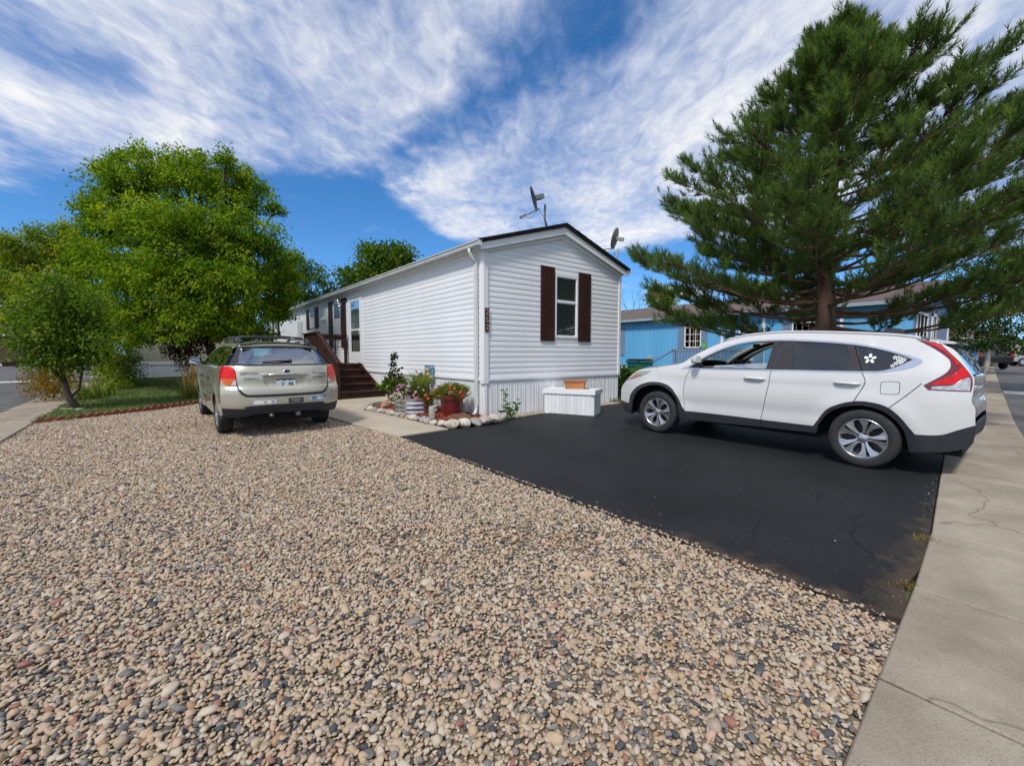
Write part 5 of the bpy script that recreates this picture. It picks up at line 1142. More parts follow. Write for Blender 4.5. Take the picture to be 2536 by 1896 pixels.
rput('bumper_cladding', spline([(-.925, .515, 1), (-.62, .50), (-.54, .545), (.54, .545), (.62, .50), (.925, .515, 1), (.90, .36), (.60, .36), (.45, .40), (-.45, .40), (-.60, .36), (-.90, .36)], 3), M_black, .012, (), .05, depth=.06)
strip_panel(OB, 'roof', [(yrz(1.53) + .0, 1.545)] + [p for p in spline(top[:6], 3, False)], lambda y, z: hwz(z) if y > -.5 else .60, M_gold, .045, 0., pw=2.2)
b = MB(); V = []
for k in range(13):
    t = -1 + k / 6; x = t * .60; y = -.60 + .10 * abs(t) ** 3; V += [(x, y, 1.555 - .03 * t * t), (x, y + .16, 1.59 - .03 * t * t), (x, y + .02, 1.528 - .03 * t * t)]
b.add(V, [(3 * i + a, 3 * i + c, 3 * i + 3 + c, 3 * i + 3 + a) for i in range(12) for (a, c) in ((0, 1), (2, 0))]); b.build('roof_spoiler', M_gold, OB, True)
strip_panel(OB, 'windshield', [(1.5, 1.53), (1.80, 1.45), (2.30, 1.24), (2.72, 1.055)], hwo, M_wglass, .0, .14); strip_panel(OB, 'hood', spline(top[8:12], 3, False), hwo, M_gold, .06, .08); strip_panel(OB, 'front_bumper', spline(top[11:], 3, False), hwo, M_gold, .02, .14)
b = MB(); b.tube([(-.36, rear_y(0, 1.055) - .012, 1.05), (0, rear_y(0, 1.055) - .022, 1.055), (.36, rear_y(0, 1.055) - .012, 1.05)], .013, 8); b.build('chrome_bar', M_chrome, tg, True)
b = MB(); b.lathe([(0, -.012), (.048, -.008), (.052, 0)], 24, 'Y', (0, 0, 0), Matrix.Translation((.02, rear_y(0, 1.11) - .004, 1.105)) @ Matrix.Diagonal((1, 1, .5, 1))); b.build('oval_badge', mat('badge_blue', (.02, .03, .06), .2, .1, 8., metal=.3), tg, True)
b = MB(); b.lathe([(.046, -.013), (.054, -.011), (.055, -.004)], 24, 'Y', (0, 0, 0), Matrix.Translation((.02, rear_y(0, 1.11) - .004, 1.105)) @ Matrix.Diagonal((1, 1, .5, 1))); b.build('badge_ring', M_chrome, tg, True)
for s_ in (-1, 1):
    b = MB(); Mx = Matrix.Translation((s_ * .545, rear_y(.545, 1.085) - .004, 1.085)); b.box(-.12, .12, -.01, .004, -.022, .022, Mx @ Matrix.Rotation(s_ * .2, 4, 'Z'), .004); b.build('reverse_light', M_clear, tg)
def decal(txt, x, z, size, m, par, off=.004, bold=False):
    me = text_mesh(txt, size, .001, bold); me.materials.clear(); me.materials.append(m); return link('lettering', me, None, par, (x, rear_y(x, z) - off, z), (R(90 - 4), 0, -math.atan(CORN * 4.2 * (abs(x) / .9) ** 3.2 / .9) * (1 if x < 0 else -1)))
M_ink = mat('dark_ink', (.05, .05, .055), .4, .1, 5.)
decal('SUBARU', -.52, .985, .055, M_ink, tg); decal('OUTBACK', .55, .985, .055, M_ink, tg)
M_plate = mat('plate_white', (.62, .66, .66), .45, .04, 5.); M_pgreen = mat('plate_green', (.02, .10, .06), .45, .1, 6.)
py = rear_y(0, .9) + .012
b = MB(); b.box(-.155, .155, py - .004, py, .815, .985, bev=.003); pt = b.build('license_plate', M_plate, OB)
b = MB(); b.add([(x, py - .006, z) for (x, z) in ((-.15, .98), (.15, .98), (.15, .945), (.10, .955), (.06, .94), (.02, .958), (-.03, .938), (-.08, .955), (-.15, .942))], [tuple(range(9))]); b.build('mountain_print', M_pgreen, pt)
for ch, x in (('V', -.05), ('48', .075)):
    me = text_mesh(ch, .085, .0008, True); me.materials.clear(); me.materials.append(M_pgreen); link('lettering', me, None, pt, (x, py - .0062, .885), (R(90), 0, 0))
def bsticker(x0, x1, z0, z1, m): return rput('bumper_sticker', [(x0, z0), (x1, z0), (x1, z1), (x0, z1)], m, .003, (), .05, bo, 0)
bsticker(-.50, -.17, .565, .63, M_stick); 
me = text_mesh('H', .06, .0006, True); me.materials.clear(); me.materials.append(M_ink); link('lettering', me, None, bo, (-.22, rear_y(-.22, .6) - .005, .598), (R(90), 0, 0))
b = MB(); hp = [(16 * math.sin(t) ** 3 / 17 * .028, (13 * math.cos(t) - 5 * math.cos(2 * t) - 2 * math.cos(3 * t) - math.cos(4 * t)) / 17 * .028) for t in np.linspace(0, 6.28, 24)[:-1]]
b.add([(-.335 + p[0], rear_y(-.33, .6) - .006, .60 + p[1]) for p in hp], [tuple(range(23))]); b.build('heart_print', mat('salmon_ink', (.60, .30, .22), .5, .05, 5.), bo)
bsticker(.02, .26, .56, .645, M_ink); bsticker(.36, .68, .585, .65, mat('wave_print', (.02, .20, .50), .5, .5, 9., col2=(.70, .80, .85)))
b = MB()
for (x, w_, z) in ((.14, .16, .615), (.14, .11, .588)): b.add([(x - w_ / 2, rear_y(x, z) - .0045, z - .006), (x + w_ / 2, rear_y(x, z) - .0045, z - .006), (x + w_ / 2, rear_y(x, z) - .0045, z + .006), (x - w_ / 2, rear_y(x, z) - .0045, z + .006)], [(0, 1, 2, 3)])
b.build('sticker_print', mat('grey_print', (.30, .30, .28), .5, .3, 60.), bo)
b = MB(); q0 = (-.33, rear_y(-.33, 1.262) - .018, 1.262); q1 = (.10, rear_y(.1, 1.275) - .022, 1.275); b.tube([q0, ((q0[0] + q1[0]) / 2, q0[1] - .012, 1.272), q1], [.010, .014, .018], 6); b.lathe([(0, -.03), (.03, -.025), (.032, 0)], 12, 'Y', (q1[0], q1[1] + .012, q1[2])); b.build('wiper', M_black, OB, True)
# roof rails and cross bars
for s_ in (-1, 1):
    b = MB(); b.tube([(s_ * .55, -.32, 1.585), (s_ * .555, -.24, 1.655), (s_ * .56, .1, 1.675), (s_ * .56, 1.0, 1.675), (s_ * .55, 1.22, 1.645), (s_ * .545, 1.3, 1.58)], [.03, .021, .018, .018, .021, .03], 8)
    for y in (-.25, .45, 1.2): b.box(s_ * .55 - .032, s_ * .55 + .032, y - .10, y + .10, 1.555, 1.635, None, .016)
    b.build('roof_rail', M_black, OB, True, 50)
for y in (.12, .95):
    b = MB(); b.tube([(-.55, y, 1.69), (-.3, y, 1.712), (.3, y, 1.712), (.55, y, 1.69)], .016, 8); b.build('cross_bar', M_black, OB, True)
for s_ in (-1, 1):
    b = MB(); x0 = .90; q = [(s_ * x0, 2.16, 1.16), (s_ * (x0 + .22), 2.10, 1.16), (s_ * (x0 + .235), 2.09, 1.22), (s_ * (x0 + .19), 2.10, 1.29), (s_ * (x0 + .03), 2.14, 1.29)]
    b.add(q + [(p[0] * (1 if i not in (1, 2) else .985), p[1] + .11, p[2]) for i, p in enumerate(q)], [tuple(range(5)), tuple(range(5, 10))[::-1]] + [(i, (i + 1) % 5, 5 + (i + 1) % 5, 5 + i) for i in range(5)]); mo = b.build('side_mirror', M_black, OB, True, 45)
    c = Vector((sum(p[0] for p in q) / 5, sum(p[1] for p in q) / 5, sum(p[2] for p in q) / 5)); b = MB(); b.add([tuple(c + (Vector(p) - c) * .86 + Vector((0, -.004, 0))) for p in q], [tuple(range(5))]); b.build('mirror_glass', mat('mirror_silver', (.75, .78, .8), .03, .01, 2., metal=1.) if 'mirror_silver' not in bpy.data.materials else bpy.data.materials['mirror_silver'], mo)
    b = MB(); b.tube([(s_ * .84, 2.22, 1.17), (s_ * .92, 2.2, 1.19)], .03, 8); b.build('mirror_stalk', M_black, mo, True)
for (y, zz) in ((.95, .935), (1.95, .93)):
    b = MB(); b.tube([(-hwo(y, zz) - .004, y + .10, zz), (-hwo(y, zz) - .034, y + .06, zz), (-hwo(y, zz) - .034, y - .06, zz), (-hwo(y, zz) - .004, y - .10, zz)], .013, 8); b.build('door_handle', M_black, OB, True)
for (y, s_) in ((0, -1), (0, 1), (2.76, -1), (2.76, 1)): wheel(OB, s_ * .805, y, .338, .338, .22, .225, s_)
b = MB(); b.box(-.68, .68, -.80, 3.6, .24, .95); b.build('floor_pan', M_under, OB)
b = MB(); b.box(-.60, .60, -.55, .2, .95, 1.06, bev=.02); b.build('cargo_cover', M_seat, OB)
for x in (-.36, .36):
    b = MB(); b.box(x - .28, x + .28, .30, .44, .95, 1.33, None, .05); b.box(x - .12, x + .12, .33, .40, 1.33, 1.47, None, .03); b.build('rear_seat', M_seat, OB)
    b = MB(); b.box(x - .25, x + .25, 1.20, 1.33, .95, 1.35, None, .05); b.box(x - .12, x + .12, 1.22, 1.30, 1.36, 1.50, None, .03); b.build('front_seat', M_seat, OB)
b = MB(); b.box(-.68, .68, 2.1, 2.6, .9, 1.06, bev=.04); b.build('dashboard', M_seat, OB)
b = MB(); b.box(-.03 + .17, .03 + .17, -1.0, -.7, .335, .395); b.build('hitch', mat('hitch_steel', (.16, .15, .14), .5, .2, 10., metal=.5), OB)
b = MB(); b.tube([(-.24, -1.0, .365), (-.24, -.7, .365)], .03, 10); b.build('exhaust', bpy.data.materials['hitch_steel'], OB, True)
for y in (0., 2.76):
    b = MB(); b.lathe([(.40, -.66), (.40, .66)], 28, 'X', (0, y, .36)); b.f = [f for f in b.f if min(b.v[i][2] for i in f) > .30]; b.mi = [0] * len(b.f); b.build('wheel_liner', M_under, OB)
# ================================================================ plants and trees
def site(sx, cy, z=None):
    """lot coordinates of a spot cy metres ahead of the viewpoint on bearing sx; z None = ground"""
    cx = (sx - 1268) / 1066 * (cy * .99783); u = (cx + .586) * .77661 + (cy - 9.149) * .62998; v = -(cx + .586) * .62998 + (cy - 9.149) * .77661
    return Vector((u, v, gz(u, v) if z is None else z))
def spot(sx, sy, cy):
    d = np.array([(sx - 1268) / 1066, .99783 - (sy - 948) / 1066 * .06575, -.06575 - (sy - 948) / 1066 * .99783]); t = cy / d[1]
    cx = d[0] * t; z = 1.42 + d[2] * t
    return Vector(((cx + .586) * .77661 + (cy - 9.149) * .62998, -(cx + .586) * .62998 + (cy - 9.149) * .77661, z))
def unit(a): return a / np.maximum(np.linalg.norm(a, axis=1, keepdims=True), 1e-9)
def leaf_mesh(name, P, D, L, W, tone, seed=0, m=None, fold=.25, shape=.45):
    """P leaf base, D leaf direction (unit), lengths L, widths W"""
    r_ = np.random.default_rng(seed); n = len(P); S = unit(np.cross(D, unit(r_.normal(0, 1, (n, 3)) + np.array([0, 0, 1.2])))); U = np.cross(S, D)
    L = np.broadcast_to(L, n)[:, None]; W = np.broadcast_to(W, n)[:, None]
    mid = P + D * L * shape
    V = np.stack([P, mid + S * W / 2 + U * W * fold, P + D * L - U * L * .08, mid - S * W / 2 + U * W * fold], 1).reshape(-1, 3)
    F = np.arange(4 * n).reshape(n, 4); return fastmesh(name, V, F, m, False, {'tone': ('FACE', tone)})
M_bark = mat('grey_bark', (.085, .065, .05), .9, .35, 9., .8, 22., stretch=(1, 1, .25)); M_bark2 = mat('brown_bark', (.10, .055, .035), .9, .45, 7., .9, 16., stretch=(1, 1, .25), col2=(.17, .095, .06))
L_ash = leafmat('ash_leaf', [(.055, .12, .012), (.11, .20, .016), (.20, .29, .022), (.34, .38, .035)], .5)
L_yel = leafmat('yellowing_leaf', [(.08, .15, .014), (.15, .22, .02), (.25, .29, .03), (.38, .35, .05)], .5)
L_dark = leafmat('dark_leaf', [(.03, .075, .014), (.06, .12, .018), (.10, .165, .025), (.18, .23, .035)], .45)
L_plum = leafmat('plum_leaf', [(.012, .004, .006), (.025, .008, .012), (.05, .016, .02), (.10, .05, .05)], .2)
L_oran = leafmat('autumn_leaf', [(.05, .08, .015), (.16, .14, .02), (.33, .19, .03), (.30, .09, .02)], .35)
L_far = leafmat('far_leaf', [(.022, .05, .014), (.035, .07, .016), (.05, .085, .02)], .3)
L_pine = leafmat('pine_needle', [(.055, .10, .036), (.09, .15, .046), (.14, .21, .058), (.20, .26, .06)], .35)
def crown(name, lobes, n, L, W, m, seed, per=22, sig=.16, droop=.5, parent=None, origin=(0, 0, 0), fill=.62, up=.3, sub=0):
    """lobes: (centre, radii); leaves hang in clusters through the outer part of each lobe"""
    r_ = np.random.default_rng(seed); wt = np.array([l[1][0] * l[1][2] for l in lobes]); wt = wt / wt.sum(); nc = max(1, n // per)
    li = r_.choice(len(lobes), nc, p=wt); C = np.array([l[0] for l in lobes]); RR = np.array([l[1] for l in lobes])
    ns = sub                                             # boughs: domed clumps over the outside of every lobe
    if ns:
        sd0 = unit(r_.normal(0, 1, (len(lobes), ns, 3))); sr = r_.uniform(.75, 1.0, (len(lobes), ns, 1)); SCn = C[:, None] + sd0 * RR[:, None] * sr * .82
        si = r_.integers(0, ns, nc); c0 = SCn[li, si]; d = unit(r_.normal(0, 1, (nc, 3))); d[:, 2] = np.where(r_.random(nc) < .7, np.abs(d[:, 2]), d[:, 2])
        cc = c0 + d * RR[li] * np.array([.42, .42, .36]) * r_.uniform(.6, 1.05, (nc, 1)); cc[:, 2] -= .30 * RR[li, 2] * (d[:, 0] ** 2 + d[:, 1] ** 2) * .5
        d = unit(d + sd0[li, si] * .6)
        k_ = r_.random(nc) < .38; d3 = unit(r_.normal(0, 1, (nc, 3))); c3 = C[li] + d3 * RR[li] * (r_.uniform(.1, 1.05, (nc, 1)) ** (1 / 3)); cc[k_] = c3[k_]; d[k_] = d3[k_]
    else:
        C = C[li]; RR = RR[li]; d = unit(r_.normal(0, 1, (nc, 3))); rad = r_.uniform(fill ** 3, 1.12, nc) ** (1 / 3); cc = C + d * RR * rad[:, None]
    ct = np.clip(r_.normal(.45, .25, nc), 0, 1)
    P = np.repeat(cc, per, 0) + r_.normal(0, 1, (nc * per, 3)) * sig * np.array([1, 1, .7]); dd = np.repeat(d, per, 0)
    D = unit(dd * .7 + r_.normal(0, .6, P.shape) + np.array([0, 0, up - droop * 1.0]))
    tone = np.clip(np.repeat(ct, per) + r_.normal(0, .17, len(P)), 0, 1); s = r_.uniform(.65, 1.25, len(P))
    me = leaf_mesh(name, P - np.array(origin), D, L * s, W * s, tone, seed, m)
    return me, cc
def tree(name, label, cat, base, trunk, lobes, n, L, W, m, seed, bark=None, per=22, sig=.16, droop=.5, group=None, fill=.62, limbs=26, r0=.14, up=.3, sub=0):
    base = Vector(base); t = thing(name, label, cat, base, group=group); me, cc = crown('crown', lobes, n, L, W, m, seed, per, sig, droop, None, tuple(base), fill, up, sub); link('crown', me, None, t)
    b = MB(); tp = [Vector(p) - base for p in trunk]; b.tube(tp, [r0 * (1 - .62 * i / (len(tp) - 1)) for i in range(len(tp))], 10); b.build('trunk', bark or M_bark, t, True)
    rr = random.Random(seed); b = MB(); top = tp[-1]
    for l in lobes:
        e = Vector(l[0]) - base; s = tp[rr.randrange(max(1, len(tp) // 2), len(tp))]; mid = s.lerp(e, .5) + Vector((rr.uniform(-.15, .15), rr.uniform(-.15, .15), .12)); b.tube([s, mid, e], [r0 * .42, r0 * .26, r0 * .12], 6)
    for i in range(limbs):
        c = Vector(cc[rr.randrange(len(cc))]) - base; l = min(lobes, key=lambda q: (Vector(q[0]) - base - c).length); e = Vector(l[0]) - base; b.tube([e, e.lerp(c, .55) + Vector((0, 0, .05)), c], [r0 * .16, r0 * .10, r0 * .05], 5)
    b.build('branches', bark or M_bark, t, True)
    return t
def lobes_px(L_, cy, k):
    rr = random.Random(k); px = cy / 1066; out = []
    for (sx, sy, rw, rh, *dd) in L_:
        d = dd[0] if dd else rr.uniform(-1, 1) * .8; c = spot(sx, sy, cy + d); out.append((tuple(c), (rw * px, rw * px, rh * px)))
    return out
# big ash behind the wagon
cy = 15.5
lb = [(300, 470, 75, 62), (400, 445, 80, 66), (500, 455, 78, 66), (585, 490, 66, 66), (255, 560, 66, 66), (345, 560, 80, 66, -1.6), (450, 570, 86, 72, -2.), (560, 580, 78, 70, -1.6), (640, 600, 60, 66), (235, 660, 62, 66), (320, 680, 75, 66, -1.8), (430, 690, 86, 70, -2.4), (545, 690, 80, 66, -2.2), (640, 690, 66, 60, -.8), (690, 660, 46, 40), (270, 770, 66, 60, -.8), (365, 785, 72, 56, -1.8), (470, 790, 78, 54, -2.3), (570, 775, 72, 56, -1.8), (650, 760, 52, 48), (420, 560, 90, 90, 1.5), (520, 680, 90, 90, 1.8), (330, 680, 90, 90, 1.6), (590, 800, 58, 40, .6), (330, 835, 52, 34, -1.), (245, 800, 50, 44, 0.)]
lb += [(700, 715, 44, 36, 0.), (735, 690, 26, 24, .4), (690, 770, 40, 36, .3), (640, 830, 44, 30, .6), (210, 740, 46, 50, .4), (268, 420, 26, 30), (300, 395, 22, 30), (345, 378, 20, 30), (408, 392, 22, 26), (462, 396, 24, 30), (500, 398, 20, 28), (560, 398, 20, 34), (600, 440, 26, 32), (645, 470, 22, 30), (228, 505, 26, 30), (680, 520, 26, 30), (205, 620, 26, 36), (722, 640, 30, 24)]
B = site(528, cy)
tree('ash_tree', 'large round green ash tree rising behind the champagne wagon', 'tree', B, [B, B + Vector((.05, 0, .9)), B + Vector((-.1, .1, 1.7)), B + Vector((-.2, .1, 2.8)), B + Vector((-.25, .1, 4.2))], lobes_px(lb, cy, 3), 125000, .12, .054, L_ash, 11, None, 30, .12, 1.0, limbs=60, r0=.22, sub=10)
# yellowing tree at the street
cy = 17.; lb = [(40, 640, 60, 50), (110, 630, 66, 54), (175, 640, 56, 56), (30, 720, 62, 56), (110, 730, 70, 60, -1.), (185, 730, 56, 60, -.5), (60, 790, 60, 44), (150, 800, 60, 44), (20, 610, 22, 40), (95, 578, 24, 26), (165, 570, 26, 30), (205, 590, 22, 26), (-60, 700, 70, 80)]
B = site(105, cy); tree('ash_tree', 'yellowing feathery tree beside the left street, behind the small tree', 'tree', B, [B, B + Vector((0, 0, 1.2)), B + Vector((.05, 0, 2.6)), B + Vector((0, 0, 3.6))], lobes_px(lb, cy, 5), 36000, .13, .052, L_yel, 13, None, 24, .16, .6, limbs=40, r0=.15, sub=8)
# small tree on the corner of the lawn
cy = 10.6; lb = [(95, 760, 46, 46), (150, 735, 50, 46), (205, 760, 46, 46), (75, 830, 44, 44), (140, 820, 56, 52, -.6), (205, 835, 50, 46), (235, 800, 38, 40), (100, 880, 44, 34), (165, 885, 52, 36, -.4), (220, 880, 42, 32), (130, 715, 26, 24), (60, 790, 26, 30), (255, 850, 26, 28), (245, 745, 24, 26)]
lb = [(150 + (a - 150) * .88, 815 + (b_ - 815) * 1.0, r1 * .84, r2 * .9, *d_) for (a, b_, r1, r2, *d_) in lb]
B = site(182, cy); q = [B, spot(172, 985, cy), spot(160, 950, cy), spot(150, 905, cy), spot(148, 850, cy)]
t = tree('small_tree', 'small round-leaved tree with a leaning trunk at the lawn corner', 'tree', B, q, lobes_px(lb, cy, 7), 9500, .085, .062, leafmat('young_leaf', [(.04, .09, .016), (.08, .15, .02), (.13, .20, .03), (.22, .27, .05)], .45), 17, M_bark, 10, .13, .35, limbs=50, r0=.085, up=.5)
b = MB(); o_ = B; b.tube([q[1] - o_, spot(196, 965, cy) - o_, spot(203, 925, cy) - o_, spot(205, 880, cy) - o_], [.035, .028, .024, .015], 7); b.build('branch', M_bark, t, True)
# plum-leaved shrub, autumn shrub, bushes
cy = 15.; lb = [(425, 840, 26, 24), (455, 830, 28, 26), (480, 850, 24, 26), (440, 870, 26, 22), (470, 880, 24, 20), (500, 830, 24, 26), (452, 905, 14, 14)]
B = site(470, cy); tree('plum_shrub', 'dark plum-leaved shrub standing in front of the olive-sided home', 'shrub', B, [B, spot(466, 925, cy), spot(462, 890, cy), spot(455, 860, cy)], lobes_px(lb, cy, 8), 3600, .075, .055, L_plum, 19, None, 10, .12, .2, r0=.03, limbs=20)
cy = 12.4; lb = [(85, 945, 26, 18), (125, 950, 30, 22), (100, 970, 26, 16), (150, 960, 24, 20), (135, 925, 22, 18), (75, 930, 16, 12), (170, 940, 22, 20)]
B = site(125, cy); tree('autumn_shrub', 'low shrub with yellow and orange leaves by the left sidewalk', 'shrub', B, [B, B + Vector((0, 0, .12)), B + Vector((0, 0, .3))], lobes_px(lb, cy, 9), 2600, .06, .042, L_oran, 23, None, 7, .10, .2, r0=.02, limbs=30, fill=.2)
cy = 16.5; lb = [(275, 890, 26, 30), (305, 880, 26, 34), (300, 930, 30, 26), (325, 940, 22, 18), (270, 935, 24, 24), (250, 900, 24, 26), (330, 905, 18, 22)]
B = site(295, cy); tree('bush', 'green bush at the corner of the olive-sided home', 'shrub', B, [B, B + Vector((0, 0, .3)), B + Vector((0, 0, .7))], lobes_px(lb, cy, 10), 4200, .085, .05, L_dark, 29, None, 12, .14, .3, r0=.03, limbs=20)
cy = 15.5; lb = [(270, 870, 22, 22), (285, 900, 24, 22), (262, 925, 24, 24), (285, 945, 24, 16), (240, 880, 20, 24)]
B = site(268, cy); tree('bush', 'yellow-green leggy bush in front of the darker corner bush', 'shrub', B, [B, B + Vector((0, 0, .3)), B + Vector((0, 0, .6))], lobes_px(lb, cy, 12), 2200, .09, .045, L_yel, 31, None, 9, .14, .3, r0=.025, limbs=24, fill=.3)
def clump(name, label, cat, P, n, h, w, spread, lean, m, seed, group=None, up=.6):
    me = blades(name, n, h, w, spread, lean, seed, up); o = link(name, me, m, None, P); return tag(o, label, cat, group)
M_iris = leafmat('iris_leaf', [(.12, .19, .04), (.19, .25, .05), (.28, .29, .07)], .4); M_orn = leafmat('grass_blade', [(.07, .10, .02), (.12, .13, .035), (.22, .19, .08)], .3); M_tan = leafmat('dry_stalk', [(.42, .26, .10), (.52, .34, .15), (.34, .20, .08)], .3)
for (sx, cy_, lab) in ((205, 12.2, 'bright iris leaves beside the small tree trunk'), (238, 13.0, 'taller iris clump at the bed edge nearer the lawn')): clump('iris_clump', lab, 'plant', site(sx, cy_), 44, .62, .036, .15, .8, M_iris, int(sx))
clump('ornamental_grass', 'arching green ornamental grass tuft beside the wagon fender', 'plant', site(474, 12.4), 420, .75, .006, .13, .95, M_orn, 5, None, .4)
clump('dry_grass', 'tall tan dried grass stalks behind the wagon mirror', 'plant', site(486, 13.6), 120, 1.15, .03, .14, .35, M_tan, 8)
# ---------------------------------------------------------------- pines
def pine(name, label, base, H, prof, seed, nb=74, brush_n=62, skew=(0, 0), zlow=1.55, r0=.215, dens=1., lean=(0, 0), prune=None):
    rr = random.Random(seed); r_ = np.random.default_rng(seed); base = Vector(base); t = thing(name, label, 'tree', base)
    tr = [Vector((math.sin(i * .9) * .04 + lean[0] * i / 12, math.cos(i * 1.1) * .04 - .04 + lean[1] * i / 12, H * i / 12 - .05)) for i in range(13)]
    b = MB(); b.tube(tr, [r0 * (1.25 if i == 0 else 1.) * (1 - .93 * i / 12) ** .85 for i in range(13)], 14); b.build('trunk', M_bark2, t, True)
    bb = MB(); BP_, BD, BS = [], [], []
    def atz(z): k = max(0., min(11.999, (z + .05) / H * 12)); i = int(k); return tr[i].lerp(tr[i + 1], k - i)
    def add_brush(p, d, s): BP_.append(tuple(p)); BD.append(tuple(d)); BS.append(s)
    k = 0; ph = 0.
    while k < nb:
        f = (k + rr.uniform(0, 1)) / nb; zt = zlow + .35 + (H - zlow - .25) * f ** .92; ph += 2.399 + rr.uniform(-.35, .35); k += 1
        Lb = float(np.interp(zt, [p[0] for p in prof], [p[1] for p in prof])) * rr.uniform(.72, 1.08)
        Lb *= 1 + (math.cos(ph) * skew[0] + math.sin(ph) * skew[1]) * (zt / H)
        if Lb < .3: Lb = .3
        g_ = (zt - zlow) / (H - zlow); rise = Lb * (.05 + .50 * g_ + rr.uniform(-.08, .12)); zs = max(zlow + rr.uniform(0, .3), zt - rise); s = atz(zs); d2 = Vector((math.cos(ph), math.sin(ph), 0))
        if prune and zt < 3.0 and d2.x * prune[0] + d2.y * prune[1] > .30: continue        # limbs cut back over the drive
        n = max(4, int(Lb / .30)); pts = []
        wob = rr.uniform(-.25, .25); sag = .10 * Lb * (1 - g_)
        for i in range(n + 1):
            q = i / n; pts.append(s + d2 * Lb * q + Vector((-d2.y, d2.x, 0)) * wob * q * q * Lb * .5 + Vector((0, 0, (zt - zs) * q ** 1.25 - sag * math.sin(math.pi * q))))
        rb = .012 + .0115 * Lb * (1 - .6 * g_); bb.tube(pts, [max(.006, rb * (1 - .86 * i / n)) for i in range(n + 1)], 7)
        for i in range(1, n + 1):
            q = i / n
            if q < (.58 if g_ < .22 else .30) and Lb > 1.2: continue
            p = pts[i]; tan = (pts[i] - pts[i - 1]).normalized()
            m = 4 if q < .95 else 7
            for j in range(int(m * dens + rr.random())):
                side = (1 if (i + j) % 2 else -1); yaw = side * rr.uniform(.45, 1.15) if q < .95 else rr.uniform(-.6, .6)
                dr = Matrix.Rotation(yaw, 3, 'Z') @ Vector((tan.x, tan.y, 0)); dr = (dr.normalized() + Vector((0, 0, rr.uniform(.05, .65) + .25 * g_))).normalized(); tl_ = rr.uniform(.30, .85) * min(1., .45 + Lb * .22) * (1.15 - .3 * q)
                pe = p + dr * tl_; bb.tube([p, p.lerp(pe, .5) + Vector((0, 0, -.02)), pe], [.008, .006, .004], 4, False)
                dn = (dr * .8 + Vector((0, 0, .85))).normalized(); add_brush(pe - dn * .05, dn, rr.uniform(.85, 1.25))
                for e in range(5):
                    w = Vector((rr.uniform(-1, 1), rr.uniform(-1, 1), rr.uniform(.0, .9))).normalized(); dd = (dr * .7 + w * .8 + Vector((0, 0, .25))).normalized(); add_brush(p.lerp(pe, rr.uniform(.2, .95)), dd, rr.uniform(.7, 1.1))
    for i in range(5): add_brush(tr[12] - Vector((0, 0, .12 * i)), Vector((rr.uniform(-.3, .3), rr.uniform(-.3, .3), 1)).normalized(), 1.1)
    bb.build('branches', M_bark2, t, True)
    P = np.array(BP_); D = np.array(BD); S = np.array(BS); n = len(P); m = brush_n
    A = unit(np.cross(D, unit(r_.normal(0, 1, (n, 3))))); Bv = np.cross(D, A)
    q = r_.uniform(0, 1, (n, m)); th = r_.uniform(0, 6.283, (n, m)); el = r_.uniform(.35, 1.05, (n, m)) * (1.1 - .55 * q); rad = np.sin(el)[..., None] * (np.cos(th)[..., None] * A[:, None] + np.sin(th)[..., None] * Bv[:, None]); nd = rad + np.cos(el)[..., None] * D[:, None]
    p0 = P[:, None] + D[:, None] * (q * .20 * S[:, None])[..., None]; ln = (r_.uniform(.10, .16, (n, m)) * S[:, None])[..., None]; side = np.cross(nd, r_.normal(0, 1, nd.shape)); side = side / np.maximum(np.linalg.norm(side, axis=2, keepdims=True), 1e-6) * .0058
    tip = p0 + nd * ln + np.array([0, 0, -.008]); V = np.stack([p0 - side, p0 + side, tip], 2).reshape(-1, 3); F = np.arange(len(V)).reshape(-1, 3)
    tone = np.clip(np.repeat(np.clip(r_.normal(.42, .2, n), 0, 1), m) + r_.normal(0, .14, n * m), 0, 1)
    link('needles', fastmesh('needles', V, F, L_pine, False, {'tone': ('FACE', tone)}), None, t)
    # small cones and buds
    cb = MB()
    for i in r_.choice(n, min(n, 170), False):
        p = P[i] + D[i] * .16; q_ = Vector(D[i]).to_track_quat('Z', 'Y').to_matrix().to_4x4(); q_.translation = Vector(p); cb.lathe([(0, -.03), (.014, -.015), (.016, .0), (.008, .03), (0, .04)], 6, 'Z', (0, 0, 0), q_)
    cb.build('cones', mat('cone_brown', (.40, .20, .06), .7, .2, 10.) if 'cone_brown' not in bpy.data.materials else bpy.data.materials['cone_brown'], t, True)
    return t, n
PROF = [(1.31, 2.8), (2.24, 3.3), (3.09, 3.25), (4.02, 3.1), (4.68, 2.85), (5.24, 2.5), (5.8, 2.0), (6.36, 1.45), (6.83, 0.85), (7.2, 0.4), (7.95, 0.2)]
B = site(2032, 9.05); pt_, nbz = pine('pine_tree', 'tall spreading pine with long needles standing just behind the white crossover', B, 7.5, PROF, 4, 140, 29, (.09, -.07), 1.65, .235, prune=(-.96, -.28))
B = site(2790, 12.5); pine('pine_tree', 'second pine farther along the sidewalk, past the big pine', B, 8.3, [(1.4, 2.2), (3., 2.9), (5, 2.7), (6.5, 2.0), (8.3, .4)], 9, 46, 22, (0, 0), 1.8, .18)
